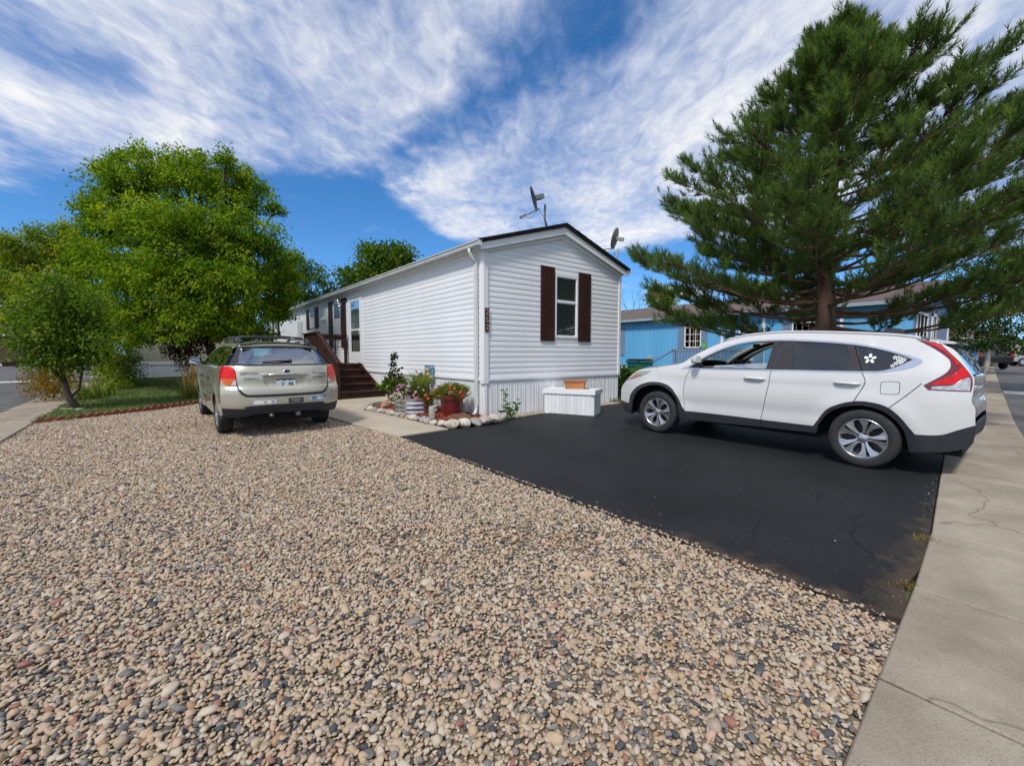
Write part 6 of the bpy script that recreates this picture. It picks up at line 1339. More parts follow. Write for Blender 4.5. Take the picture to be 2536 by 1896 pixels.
# ---------------------------------------------------------------- trees farther off
cy = 24.; lb = [(2400, 700, 44, 40), (2460, 670, 46, 44), (2520, 680, 44, 46), (2390, 770, 46, 44), (2450, 760, 50, 50), (2520, 770, 50, 50), (2400, 835, 44, 36), (2460, 840, 44, 30), (2530, 840, 44, 36), (2370, 810, 32, 32), (2480, 630, 26, 24), (2540, 610, 34, 34), (2580, 720, 50, 60)]
B = site(2442, cy); tree('street_tree', 'leafy pale-trunked tree over the far right street', 'tree', B, [B, spot(2445, 900, cy), spot(2450, 850, cy), spot(2455, 780, cy)], lobes_px(lb, cy, 14), 15000, .15, .085, L_yel if 0 else leafmat('street_leaf', [(.03, .06, .012), (.055, .10, .018), (.09, .13, .025)], .35), 37, mat('pale_bark', (.34, .32, .28), .85, .35, 8., .3, 20.), 20, .22, .3, r0=.15)
cy = 40.; lb = [(890, 690, 26, 34), (915, 650, 26, 44), (950, 650, 26, 40), (985, 650, 28, 42), (1015, 660, 24, 34), (930, 700, 40, 34), (990, 700, 36, 34), (905, 615, 14, 20), (950, 615, 14, 20), (985, 615, 14, 22), (1012, 625, 14, 20), (855, 690, 18, 24), (840, 680, 10, 16)]
lb = [(945 + (a - 945) * .9, 680 + (b_ - 680) * .88, r1 * .86, r2 * .86) for (a, b_, r1, r2) in lb]
B = site(945, cy); tree('poplar_tree', 'dark green poplar crown rising behind the long white roof', 'tree', B, [B, B + Vector((0, 0, 3)), B + Vector((0, 0, 6)), B + Vector((0, 0, 8.5))], lobes_px(lb, cy, 15), 9000, .30, .19, L_dark, 41, None, 16, .38, .2, r0=.3)
cy = 34.; lb = [(690, 740, 30, 34), (740, 745, 32, 32), (790, 750, 34, 30), (840, 745, 30, 30), (880, 740, 28, 26), (700, 790, 40, 30), (770, 790, 50, 34), (850, 780, 44, 30), (930, 745, 22, 18), (810, 720, 10, 16), (850, 716, 10, 16)]
B = site(780, cy); tree('background_tree', 'broad dark tree mass beyond the far end of the white home', 'tree', B, [B, B + Vector((0, 0, 2)), B + Vector((0, 0, 4))], lobes_px(lb, cy, 16), 9000, .26, .15, L_far, 43, None, 16, .34, .3, r0=.25)
cy = 27.; lb = [(745, 655, 18, 14), (775, 665, 18, 14), (790, 690, 16, 14), (735, 690, 18, 16), (760, 680, 14, 14), (715, 655, 14, 14)]
B = site(762, cy); tree('sumac_tree', 'thin sumac with spreading fronds above the far roof end', 'tree', B, [B, spot(772, 800, cy), spot(768, 740, cy), spot(760, 690, cy)], lobes_px(lb, cy, 18), 1500, .32, .07, L_dark, 47, None, 9, .18, .6, r0=.06)
far = [(1645, 735, 40, 22, L_yel, 'yellow-leaved tree top behind the blue home roof'), (1890, 725, 46, 34, L_yel, 'second yellow-green tree behind the blue home, past the pine'), (20, 800, 44, 60, L_dark, 'dark tree above the brown porch across the left street'), (2250, 760, 50, 40, L_far, 'dark far tree behind the end of the blue home'), (200, 850, 40, 40, L_far, 'far tree between the left trees'), (1290, 800, 60, 46, L_far, 'far tree hidden behind the white home'), (560, 840, 40, 44, L_far, 'far tree behind the ash trunk'), (400, 830, 40, 50, L_far, 'far tree above the olive-sided home')]
for i, (sx, sy, cy, rr_, m_, lab) in enumerate(far):
    B = site(sx, cy); c = spot(sx, sy, cy); px = cy / 1066; rd = random.Random(i)
    lb = [(tuple(c + Vector((rd.uniform(-1, 1), rd.uniform(-1, 1), rd.uniform(-.8, .5))) * rr_ * px * .8), (rr_ * px * rd.uniform(.45, .75),) * 2 + (rr_ * px * rd.uniform(.4, .65),)) for _ in range(9)]
    tree('background_tree', lab, 'tree', B, [B, B.lerp(c, .4), B.lerp(c, .7), c], lb, 4200, .26, .15, m_, 60 + i, None, 14, .32, .3, r0=.2, limbs=10)
# bare tree by the chimney
B = site(1572, 36); t = thing('bare_tree', 'leafless thin tree behind the chimney of the blue home', 'tree', B); b = MB(); rd = random.Random(3)
def twig(p, d, l, r, k):
    e = p + d * l; b.tube([p, p.lerp(e, .5) + Vector((rd.uniform(-.05, .05),) * 3), e], [r, r * .8, r * .6], 5, False)
    if k:
        for _ in range(3): twig(p.lerp(e, rd.uniform(.5, 1)), (d + Vector((rd.uniform(-.7, .7), rd.uniform(-.7, .7), rd.uniform(-.1, .5)))).normalized(), l * .68, r * .55, k - 1)
twig(Vector((0, 0, 0)), Vector((0, 0, 1)), 3.2, .07, 4); b.build('branches', M_bark, t)
# ================================================================ edging, flower bed
M_brick = mat('edging_brick_red', (.23, .062, .038), .85, .22, 12., .4, 50., rnd=.18)
ed = thing('lawn_edging', 'scalloped red brick edging between the gravel pad and the lawn', 'edging', (0, 0, 0))
bm_ = MB(); pr = [(-.075, -.06), (.075, -.06), (.075, .035)] + [(.075 - .15 * k / 8, .035 + .05 * math.sin(math.pi * k / 8)) for k in range(1, 8)] + [(-.075, .035)]
bm_.prism(pr, -.026, .026); BRM = bm_.mesh('edging_brick', M_brick)
acc = 0.; prev = Vector(EDGE[0]); step = .155; nxt = .08
for i in range(1, len(EDGE)):
    p = Vector(EDGE[i]); l = (p - prev).length
    while acc + l >= nxt:
        q = prev.lerp(p, (nxt - acc) / l); a = math.atan2((p - prev).y, (p - prev).x)
        link('edging_brick', BRM, None, ed, (q.x, q.y, gz(q.x, q.y) + .012 + random.uniform(-.012, .008)), (random.uniform(-.05, .05), random.uniform(-.06, .06), a + random.uniform(-.05, .05))); nxt += step
    acc += l; prev = p
rockm = [stone_mesh('rock', 100 + i, 3, random.uniform(.62, .85), .45, random.uniform(1.1, 1.4)) for i in range(6)]
M_rock = ramp_rnd('granite_rock', [(0, (.46, .41, .34)), (.3, (.36, .31, .26)), (.55, (.29, .28, .265)), (.78, (.52, .47, .40)), (.93, (.30, .20, .15))], .8, .6, .45, 24., 9.)
for m_ in rockm: m_.materials.append(M_rock)
def rock(u, v, s, label, group=None, k=None, z=None, m=None, sc=(1, 1, 1)):
    me = rockm[(k if k is not None else random.randrange(6)) % 6]
    if m: me = me.copy(); me.materials.clear(); me.materials.append(m)
    o = link('rock', me, None, None, (u, v, (gz(u, v) + .03 + s * .2) if z is None else z), (random.uniform(-.2, .2), random.uniform(-.2, .2), random.uniform(0, 6.28)), (s * sc[0], s * sc[1], s * sc[2])); return tag(o, label, 'rock', group)
bl_ = [(-1.585, 2.60), (-1.54, 2.42), (-1.52, 2.22), (-1.49, 2.0), (-1.46, 1.80), (-1.44, 1.60), (-1.42, 1.42), (-1.40, 1.22), (-1.38, 1.02), (-1.37, .82), (-1.36, .62), (-1.34, .44), (-1.33, .25), (-1.30, .06), (-1.28, -.14), (-1.24, -.36), (-1.12, -.56), (-.90, -.62), (-.66, -.64), (-.42, -.66), (-.20, -.64), (.02, -.60), (.14, -.48)]
for i, (u, v) in enumerate(bl_):
    far_ = v > -.45; rock(u + random.uniform(-.02, .02), v, random.uniform(.15, .20) if far_ else random.uniform(.22, .28), 'pale granite rock in the border of the flower bed along the walk' if far_ else 'larger pale granite rock in the bed border along the black driveway', 'bed border along the walk' if far_ else 'bed border along the driveway')
rock(-1.12, 2.55, .30, 'reddish sandstone block beside the left red pot', None, 2, None, mat('sandstone', (.33, .15, .09), .85, .3, 7., .5, 25., col2=(.42, .28, .19)), (1., .8, 1.1))
BED = [(-1.40, 2.6), (-1.33, 1.4), (-1.24, .1), (-1.15, -.45), (-.6, -.56), (.1, -.5), (.25, -.06), (-.03, .0), (-.03, 3.6), (-.9, 3.3)]
M_mul = mat('mulch_base', (.16, .042, .022), .95, .5, 26., .6, 40.); sheet('mulch_bed', BED, .03, M_mul, kind='structure', step=.5)
def chip(i): b = MB(); b.box(-.5, .5, -.16, .16, -.06, .06); return b.mesh('mulch_chip')
Q = hexpts(BED, .026, .5, 41); k = len(Q); Zm = np.zeros((k, 3)); Zm[:, :2] = Q; Zm[:, 2] = gzn(Zm) + .04 + rng.uniform(0, .012, k)
M_chip = ramp_rnd('red_mulch', [(0, (.20, .045, .022)), (.4, (.27, .07, .03)), (.7, (.13, .03, .018)), (.9, (.32, .11, .05))], .9, .2, .3)
tag(scatter('mulch', Zm, np.stack([rng.normal(0, .4, k), rng.normal(0, .4, k), rng.uniform(0, 6.28, k)], 1), np.repeat((.05 * rng.uniform(.6, 1.3, k))[:, None], 3, 1), [chip(0), stone_mesh('mulch_chip', 5, 1, .4, .2, 2.)], M_chip), 'red wood-chip mulch filling the flower bed', 'mulch')
# pots
M_pot = mat('oxblood_pot', (.135, .012, .012), .38, .12, 4., coat=.25); M_soil = mat('potting_soil', (.03, .022, .016), .95, .3, 20.)
def pot(label, u, v, r0, r1, h):
    z = gz(u, v) + .035; t = thing('plant_pot', label, 'pot', (u, v, z))
    b = MB(); b.lathe([(0, 0), (r0, 0), (r0 + (r1 - r0) * .8, h * .80), (r1 + .012, h * .81), (r1 + .018, h), (r1 - .012, h), (r1 - .02, h * .86), (0, h * .86)], 36); b.build('pot', M_pot, t, True, 40)
    b = MB(); b.lathe([(0, h * .865), (r1 - .021, h * .865)], 24); b.build('soil', M_soil, t); return Vector((u, v, z + h * .87))
pA = pot('oxblood red pot with a trellised vine beside the brown steps', -.72, 2.95, .15, .21, .42)
pB = pot('large oxblood red pot of red flowers at the bed corner', -.52, .47, .195, .262, .47)
# ribbed steel stock tank
TK = (-.88, 1.45); tz = gz(*TK) + .035; t = thing('stock_tank', 'round ribbed galvanised steel tank planted with flowers', 'planter', (*TK, tz))
pr = []; 
for i in range(41):
    z = .34 * i / 40; pr.append((.475 + .012 * (.5 + .5 * math.sin(z / .34 * 2 * math.pi * 3.5 - 1.2)) ** 1.0, z))
pr += [(.495, .345), (.495, .36), (.47, .36), (.468, .30), (0, .30)]
b = MB(); b.lathe(pr, 64); b.build('tank', mat('galvanised_steel', (.62, .63, .64), .22, .12, 9., metal=1.), t, True, 60)
b = MB(); b.lathe([(0, .302), (.467, .302)], 40); b.build('soil', M_soil, t)
TZ = tz + .30
def bunch(name, label, cat, c, rad, n, L, W, m, seed, per=6, sig=.03, droop=.2, fill=.3, group=None, up=.5):
    c = Vector(c); me, _ = crown(name, [(tuple(c), rad)], n, L, W, m, seed, per, sig, droop, None, tuple(c), fill, up); o = link(name, me, None, None, c); return tag(o, label, cat, group)
def flower_mesh(r, petals, m1, m2):
    b = MB(); b.cm = 0
    for k in range(petals):
        a = 2 * math.pi * k / petals; w = math.pi / petals * .95; p = lambda rr, aa, z: (rr * math.cos(aa), rr * math.sin(aa), z)
        b.add([p(r * .12, a, 0), p(r * .7, a - w * .8, r * .22), p(r, a - w * .3, r * .30), p(r, a + w * .3, r * .30), p(r * .7, a + w * .8, r * .22)], [(0, 1, 2, 3, 4)])
    b.cm = 1; b.lathe([(0, r * .1), (r * .16, r * .06), (r * .2, 0)], 6); return b.mesh('flower', [m1, m2])
def petal(nm_, c): return mat(nm_, c, .6, .15, 20., rnd=.18)
M_eye = mat('flower_eye', (.30, .22, .05), .7, .2, 10.)
fm = {k: flower_mesh(r, n, petal(k + '_petal', c), M_eye) for k, r, n, c in (('pink', .036, 5, (.62, .20, .42)), ('violet', .038, 5, (.30, .04, .26)), ('white', .013, 4, (.72, .70, .58)), ('red', .034, 5, (.52, .03, .025)), ('coral', .034, 5, (.60, .14, .07)), ('pale_pink', .032, 5, (.70, .38, .42)))}
def blooms(root, kind, c, rad, n, seed, up=.5, top=False):
    """flowers on the outside of a mound, each one its own piece of the plant"""
    rd = random.Random(seed)
    for i in range(n):
        d = Vector((rd.gauss(0, 1), rd.gauss(0, 1), rd.gauss(.3, .8))).normalized(); d.z = max(d.z, -.25)
        p = Vector((d.x * rad[0], d.y * rad[1], d.z * rad[2])) * rd.uniform(.95, 1.12); n_ = (d + Vector((-.35, -.45, up))).normalized()
        o = link('flower', fm[kind], None, root, p + Vector(c) - root.location, n_.to_track_quat('Z', 'Y').to_euler()); s = rd.uniform(.75, 1.2); o.scale = (s, s, s)
G1 = leafmat('bedding_leaf', [(.03, .07, .012), (.06, .12, .018), (.11, .17, .03)], .3); G2 = leafmat('grass_leaf_soft', [(.13, .18, .05), (.20, .25, .08), (.30, .32, .14)], .35); G3 = leafmat('vine_leaf', [(.02, .045, .014), (.04, .07, .02), (.09, .03, .025)], .25); G4 = leafmat('lime_leaf', [(.07, .11, .015), (.13, .17, .02), (.20, .22, .04)], .35)
c = (-1.10, 1.72, TZ + .12); o = bunch('petunia_plant', 'pink petunia mound at the left side of the steel tank', 'flowers', c, (.22, .22, .16), 700, .06, .035, G1, 71); blooms(o, 'pink', c, (.24, .24, .18), 34, 1)
c = (-.98, 1.36, TZ + .12); o = bunch('petunia_plant', 'dark violet petunia in the middle of the steel tank', 'flowers', c, (.15, .15, .12), 320, .05, .03, G1, 72); blooms(o, 'violet', c, (.17, .17, .15), 11, 2)
c = (-1.22, 1.52, TZ + .0); o = bunch('alyssum_plant', 'white alyssum spilling over the front of the steel tank', 'flowers', c, (.20, .26, .17), 700, .03, .014, G4, 73, 8, .02); blooms(o, 'white', c, (.22, .28, .19), 240, 3)
c = (-.92, 1.16, TZ + .10); o = bunch('petunia_plant', 'pale pink petunia near the right end of the steel tank', 'flowers', c, (.13, .13, .15), 260, .05, .03, G1, 74); blooms(o, 'pale_pink', c, (.14, .14, .18), 14, 4)
c = (-.78, 1.02, TZ + .06); o = bunch('verbena_plant', 'red verbena trailing between the tank and the large red pot', 'flowers', c, (.20, .18, .13), 460, .045, .025, G1, 75); blooms(o, 'red', c, (.21, .19, .15), 16, 5)
clump('fountain_grass', 'spiky green fountain grass in the middle of the steel tank', 'plant', (-.74, 1.56, TZ), 520, .74, .008, .07, .85, G2, 77, None, .5)
c = pB + Vector((0, 0, .11)); o = bunch('moss_rose', 'bushy bedding plant with red and coral blooms in the large red pot', 'flowers', c, (.34, .34, .17), 2600, .055, .020, G4, 76, 8, .03); blooms(o, 'red', c - Vector((.05, .05, .04)), (.32, .32, .16), 12, 6); blooms(o, 'coral', c, (.33, .33, .18), 9, 7)
c = pA + Vector((0, 0, .12)); bunch('begonia_plant', 'broad dark green foliage filling the left red pot', 'plant', c, (.32, .30, .16), 620, .10, .075, G3 if 0 else L_dark, 78, 5, .04)
# vine on a wire obelisk
t = thing('trellis_vine', 'dark-leaved vine climbing a thin wire trellis in the left pot', 'plant', pA); b = MB()
for a in range(4):
    q = Vector((math.cos(a * 1.57) * .13, math.sin(a * 1.57) * .13, 0)); b.tube([q, q * .6 + Vector((0, 0, .5)), Vector((0, 0, 1.02))], .004, 5)
for z in (.25, .5, .75): b.tube([(math.cos(a) * .13 * (1 - z * .8), math.sin(a) * .13 * (1 - z * .8), z) for a in np.linspace(0, 6.28, 17)], .003, 4, False)
b.build('wire_frame', M_iron, t)
me, _ = crown('foliage', [((pA.x, pA.y, pA.z + .32), (.17, .17, .22)), ((pA.x - .02, pA.y, pA.z + .55), (.10, .10, .16)), ((pA.x, pA.y, pA.z + .78), (.05, .05, .20))], 250, .08, .07, G3, 79, 4, .035, .3, None, tuple(pA), .3, .3); link('foliage', me, None, t)
bunch('coleus_plant', 'plum-red coleus leaves behind the steel tank', 'plant', (-.42, 2.05, TZ + .22), (.16, .16, .30), 520, .085, .06, leafmat('coleus_leaf', [(.03, .05, .014), (.10, .02, .02), (.16, .04, .03)], .25), 80, 5, .04)
# lemon tile on a stake by the wall
t = thing('garden_sign', 'small blue sign with yellow lemons leaning by the white skirting', 'sign', (-.22, 2.12, gz(-.2, 2.1) + .03), (R(-8), 0, R(-48)))
b = MB(); b.box(-.015, .015, 0, .012, 0, .75); b.build('stake', M_bark, t)
b = MB(); b.box(-.12, .12, -.012, -.0005, .68, 1.05, bev=.004); b.build('board', mat('blue_tile', (.03, .13, .28), .5, .35, 16., col2=(.12, .28, .42)), t)
for (x, z, r_s) in ((-.06, .93, .045), (-.03, .80, .05), (.05, .74, .035), (.06, .98, .022)):
    b = MB(); b.lathe([(0, -.02), (r_s * .6, -.018), (r_s, -.004), (r_s, 0)], 14, 'Y', (x, -.012, z)); b.build('lemon', mat('lemon_paint', (.62, .30, .02), .5, .2, 12.) if 'lemon_paint' not in bpy.data.materials else bpy.data.materials['lemon_paint'], t, True)
b = MB()
for (x, z, a) in ((-.09, .87, .5), (.0, .90, -.6), (-.075, 1.02, .2), (.03, .86, .9), (-.02, .70, -.3)):
    q = [(-.04, 0), (0, .014), (.04, 0), (0, -.014)]; b.add([(x + p[0] * math.cos(a) - p[1] * math.sin(a), -.0145, z + p[0] * math.sin(a) + p[1] * math.cos(a)) for p in q], [(0, 1, 2, 3)])
b.build('leaf_print', mat('print_green', (.03, .10, .04), .5, .2, 10.), t)
# stumps, driftwood, splash tray
M_stump = mat('weathered_wood', (.36, .33, .28), .9, .25, 8., .5, 26., stretch=(1, 1, .2)); M_logw = mat('old_log', (.12, .055, .028), .9, .45, 7., .7, 22., col2=(.20, .10, .05), stretch=(.3, 1, 1))
for (u, v, r_s, h, lab) in ((-1.06, .36, .068, .27, 'short pale weathered post end in front of the large red pot'), (-.17, .60, .065, .24, 'pale weathered post end against the skirting behind the red pot')):
    b = MB(); b.lathe([(0, -.05), (r_s, -.05), (r_s * 1.03, h * .5), (r_s * .98, h - .008), (r_s * .93, h), (0, h + .004)], 16); o = b.build('wooden_stump', M_stump, None, True, 50, (u, v, gz(u, v) + .03)); tag(o, lab, 'stump')
b = MB(); n = 15; V = []; F = []
for i in range(n):
    s = i / (n - 1); x = -.25 + .5 * s; rr_ = .17 * math.sin(math.pi * (.12 + .76 * s)) ** .7
    for k in range(13):
        a = math.pi * k / 12; w = rr_ * (1 + .09 * math.sin(5 * a + 7 * s)); V.append((x, -math.cos(a) * w * .8, math.sin(a) * w * 1.05 - .02))
for i in range(n - 1):
    for k in range(12): j = i * 13 + k; F.append((j, j + 1, j + 14, j + 13))
b.add(V, F + [tuple(range(13)), tuple(range((n - 1) * 13, n * 13))]); o = b.build('driftwood_log', M_logw, None, True, 60, (-.70, -.12, gz(-.7, -.12) + .03), (0, 0, R(-38))); tag(o, 'rounded brown log lying in mulch near the driveway rocks', 'log')
b = MB(); b.box(-.28, .28, -.14, .14, 0, .05, bev=.01); o = b.build('splash_block', mat('splash_dark', (.03, .018, .015), .8, .2, 8.), None, loc=(-.40, .17, gz(-.4, .17) + .035), rot=(0, 0, .1)); tag(o, 'dark splash tray under the downspout elbow', 'tray')
# milkweed at the gable
B = Vector((.22, -.50, gz(.2, -.5))); t = thing('milkweed', 'broad-leaved milkweed growing at the white corner beside the driveway', 'plant', B); b = MB(); P_, D_, L_ = [], [], []
rd = random.Random(12)
for (dx, dy, h) in ((-.02, .02, .60), (.12, -.08, .40), (.06, .05, .30), (.18, .02, .25)):
    tip = Vector((dx * 1.6, dy * 1.6, h)); b.tube([(dx * .4, dy * .4, 0), (dx, dy, h * .5), tip], [.008, .007, .004], 6); k = int(h / .075)
    for i in range(1, k + 1):
        q = Vector((dx * .4, dy * .4, 0)).lerp(tip, i / k); a = i * 1.57 + rd.uniform(-.3, .3)
        for s_ in (0, math.pi): P_.append(tuple(q)); D_.append((math.cos(a + s_), math.sin(a + s_), rd.uniform(.1, .7))); L_.append(rd.uniform(.14, .21) * (1.15 - .5 * i / k))
b.build('stems', mat('stem_green', (.10, .15, .05), .6, .1, 5.), t); link('leaves', leaf_mesh('leaves', np.array(P_), unit(np.array(D_)), np.array(L_), np.array(L_) * .5, rng.uniform(0, 1, len(P_)), 3, leafmat('milkweed_leaf', [(.05, .10, .03), (.08, .14, .04), (.12, .18, .06)], .3)), None, t)
# stones at the small tree
for (sx, cy_, s, lab) in ((150, 10.3, .15, 'flat pale stone at the foot of the small tree, by the sidewalk'), (163, 10.25, .15, 'flat tan stone in front of the small tree trunk'), (188, 10.2, .19, 'larger white stone right at the small tree trunk')): p = site(sx, cy_); rock(p.x, p.y, s, lab, None, 1, p.z + .03, None, (1.2, 1, .6))
# ================================================================ neighbours
M_olive = mat('olive_vinyl', (.40, .385, .28), .5, .05, 2.); M_blue = mat('sky_blue_paint', (.11, .40, .70), .7, .07, 1.2, .12, 18., col2=(.13, .43, .73), stretch=(1, 1, .15)); M_bsh = mat('slate_blue_and_wall_shade', (.17, .24, .36), .65, .1, 4.); M_brshing = mat('brown_shingle', (.115, .085, .07), .95, .35, 9., .7, 28.)
def lap_wall(name, P, a0, a1, z0, z1, m, parent, h=.115):
    b = MB(); n = int((z1 - z0) / h)
    for i in range(n):
        z = z0 + i * h; q = [(.0, z), (.022, z), (.018, z + h * .6), (.003, z + h), (.0, z + h)]
        b.add([P(a0, o_, zz) for (o_, zz) in q] + [P(a1, o_, zz) for (o_, zz) in q], [(k, k + 1, 6 + k, 5 + k) for k in range(4)])
    return b.build(name, m, parent)
def gable_home(name, label, x0, x1, y0, y1, zb, zw, zr, wall, roof, trim, axis='Y', over=.3):
    """plain long home; ridge along axis"""
    t = thing(name, label, 'house', (0, 0, 0)); b = MB(); b.box(x0, x1, y0, y1, zb, zw)
    if axis == 'Y': xm = (x0 + x1) / 2; b.prism([(x0, zw), (x1, zw), (xm, zr - .06)], y0, y1)
    else: ym = (y0 + y1) / 2; b.prism([(y0, zw), (y1, zw), (ym, zr - .06)], x0, x1, 'X')
    b.build('wall', wall, t); b = MB(); b.box(x0 + .04, x1 - .04, y0 + .04, y1 - .04, -.3, zb); b.build('skirting', M_skirt, t)
    for s_ in (0, 1):
        b = MB()
        if axis == 'Y':
            e = x0 - over if s_ == 0 else x1 + over; sl = (zr - zw) / ((x1 - x0) / 2); ze = zw - over * sl; b.prism([(e, ze), (xm, zr), (xm, zr + .10), (e, ze + .10)], y0 - over, y1 + over)
        else:
            e = y0 - over if s_ == 0 else y1 + over; sl = (zr - zw) / ((y1 - y0) / 2); ze = zw - over * sl; b.prism([(e, ze), (ym, zr), (ym, zr + .10), (e, ze + .10)], x0 - over, x1 + over, 'X')
        b.build('roof', roof, t)
        b = MB()
        if axis == 'Y': b.box(e - .02, e + .02, y0 - over, y1 + over, ze - .06, ze + .07)
        else: b.box(x0 - over, x1 + over, e - .02, e + .02, ze - .06, ze + .07)
        b.build('fascia', trim, t)
    return t
def simple_window(t, P, a0, a1, z0, z1, m, cols=2, rows=2, fw=.05):
    b = MB()
    for (x0, x1, y0, y1) in ((a0, a1, z0, z0 + fw), (a0, a1, z1 - fw, z1), (a0, a0 + fw, z0, z1), (a1 - fw, a1, z0, z1)): frame_box(b, P, x0, x1, y0, y1, 0, .05)
    for i in range(1, cols): x = a0 + (a1 - a0) * i / cols; frame_box(b, P, x - .012, x + .012, z0, z1, .01, .035)
    for i in range(1, rows): z = z0 + (z1 - z0) * i / rows; frame_box(b, P, a0, a1, z - .012, z + .012, .01, .034)
    w = b.build('window', M_trim, t); b = MB(); frame_box(b, P, a0 + .02, a1 - .02, z0 + .02, z1 - .02, .004, .012); b.build('pane', m, w); return w
# olive-sided home beyond the lawn
t = gable_home('mobile_home', 'olive-sided home with white skirting at the back of the lawn', -6.62, -2.0, 20., 38., 1.0, 3.5, 4.2, M_olive, M_brshing, M_trim)
PN = lambda a, o_, z: (a, 20. - o_, z); lap_wall('siding', PN, -6.55, -2.05, 1.06, 3.48, M_olive, t)
b = MB(); b.box(-6.62, -2.0, 19.95, 20.0, .93, 1.06); b.build('trim_board', M_trim, t); b = MB(); b.box(-6.66, -6.54, 19.96, 20.1, 1.06, 3.5); b.build('corner_post', mat('grey_trim', (.35, .36, .35), .5, .06, 3.), t)
for i in range(11): link('skirting_panel', RM, None, t, (-6.55 + i * .405, 19.985, .95), None, (1, 1, 1.5))
# blue home
BX0, BX1, BY0, BY1 = 13.5, 21.2, -4.78, 10.5
t = gable_home('mobile_home', 'sky blue home with brown shingle roof behind the pine', BX0, BX1, BY0, BY1, .86, 3.2, 4.1, M_blue, M_brshing, mat('fascia_grey', (.30, .36, .40), .6, .08, 3.)); PB = lambda a, o_, z: (BX0 - o_, a, z); PE = lambda a, o_, z: (a, BY0 - o_, z)
v = BY0 + .02
while v < BY1 - .1:                                   # grooved siding sheets
    b = MB(); w_ = min(1.22, BY1 - v - .02)
    for k in range(6): frame_box(b, PB, v + k * w_ / 6 + .006, v + (k + 1) * w_ / 6 - .006, .88, 3.16, .002, .012)
    b.build('siding_panel', M_blue, t); v += w_ + .008
x = BX0 + .02
while x < BX1 - .1:
    b = MB(); w_ = min(1.22, BX1 - x - .02)
    for k in range(6): frame_box(b, PE, x + k * w_ / 6 + .006, x + (k + 1) * w_ / 6 - .006, .88, 3.16, .002, .012)
    b.build('siding_panel', M_bsh, t); x += w_ + .008  # end wall's shade put into the colour; same blue paint as the side
M_ply = mat('plywood', (.58, .36, .18), .8, .18, 5., .1, 30., stretch=(1, 1, .3)); M_wdark = mat('window_blind', (.40, .39, .35), .4, .15, 30., stretch=(.1, .1, 1)); 
simple_window(t, PB, 2.22, 3.02, 1.72, 2.95, M_ply, 3, 4); simple_window(t, PB, 6.72, 7.6, 1.42, 2.85, M_wdark, 3, 4); simple_window(t, PB, -2.25, -1.35, 1.95, 2.95, M_wdark, 1, 3); simple_window(t, PB, .35, .6, 2.25, 2.5, M_wdark, 1, 1)
for (a, z0, z1) in ((3.05, 1.66, 2.95), (1.94, 1.66, 2.95), (6.34, 1.36, 2.86), (-1.32, 1.9, 2.95), (-2.6, 1.9, 2.95)):
    b = MB(); frame_box(b, PB, a, a + .30, z0, z1, .012, .03)
    for k in range(4): frame_box(b, PB, a + .02 + k * .07, a + .06 + k * .07, z0 + .02, z1 - .02, .03, .042)
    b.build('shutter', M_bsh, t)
for a in (1.30, -.35, -2.9): b = MB(); frame_box(b, PB, a - .05, a + .05, .9, 3.15, .012, .05); b.build('trim_board', M_trim, t)
simple_window(t, PE, 13.9, 16.0, 1.55, 2.85, M_wdark, 3, 2, .08); simple_window(t, PE, 16.9, 18.0, 1.0, 2.95, M_screen, 2, 1, .12); b = MB(); frame_box(b, PE, BX1 - .12, BX1, .6, 3.2, .012, .06); b.build('corner_post', M_trim, t)
b = MB(); frame_box(b, PB, 4.62, 4.92, 1.08, 1.34, .012, .14); b.build('meter_box', mat('meter_grey', (.36, .36, .33), .6, .08, 4.), t)
b = MB(); b.tube([(BX0 - .06, 4.70, 1.08), (BX0 - .06, 4.70, .7), (BX0 - .06, 4.55, .5)], .02, 6); b.tube([(BX0 - .06, 4.84, 1.08), (BX0 - .06, 4.9, .6)], .02, 6); b.build('conduit', M_mast, t)
b = MB(); b.lathe([(0, 0), (.10, 0), (.10, .42), (.13, .44), (.13, .50), (.10, .52), (.10, .58), (.13, .60), (.13, .66), (0, .70)], 14, 'Z', (15.2, 5.6, 3.6)); b.build('chimney', mat('flue_metal', (.30, .29, .27), .45, .2, 6., metal=.5), t, False, 40)
b = MB(); frame_box(b, PB, 1.02, 1.14, 2.05, 2.2, .012, .08); b.build('porch_light', M_iron, t)
# deck rail in front of the blue home
t = thing('deck_railing', 'weathered slate-blue deck railing in front of the blue home', 'railing', (0, 0, 0)); RX = 12.7
b = MB(); b.box(RX - .07, RX + .07, -.6, 3.15, 1.62, 1.66); b.build('rail_cap', mat('weathered_cap', (.26, .22, .18), .85, .2, 6.), t); b = MB(); b.box(RX - .02, RX + .02, -.6, 3.1, 1.50, 1.58); b.build('rail', M_bsh, t)
for i in range(26): v = -.55 + i * .142; b = MB(); b.box(RX - .055, RX - .022, v, v + .09, .55, 1.6); b.build('baluster', M_bsh, t)
for v in (-.6, 1.25, 3.06): b = MB(); b.box(RX - .05, RX + .05, v - .05, v + .05, .1, 1.62); b.build('post', M_bsh, t)
b = MB(); b.box(RX, 13.45, -.6, 3.1, .62, .68); b.build('deck', M_bsh, t)
b = MB(); b.prism([(3.1, 1.60), (3.1, 1.66), (4.6, .85), (4.6, .79)], RX - .05, RX + .05, 'X'); b.build('stair_rail', M_bsh, t)
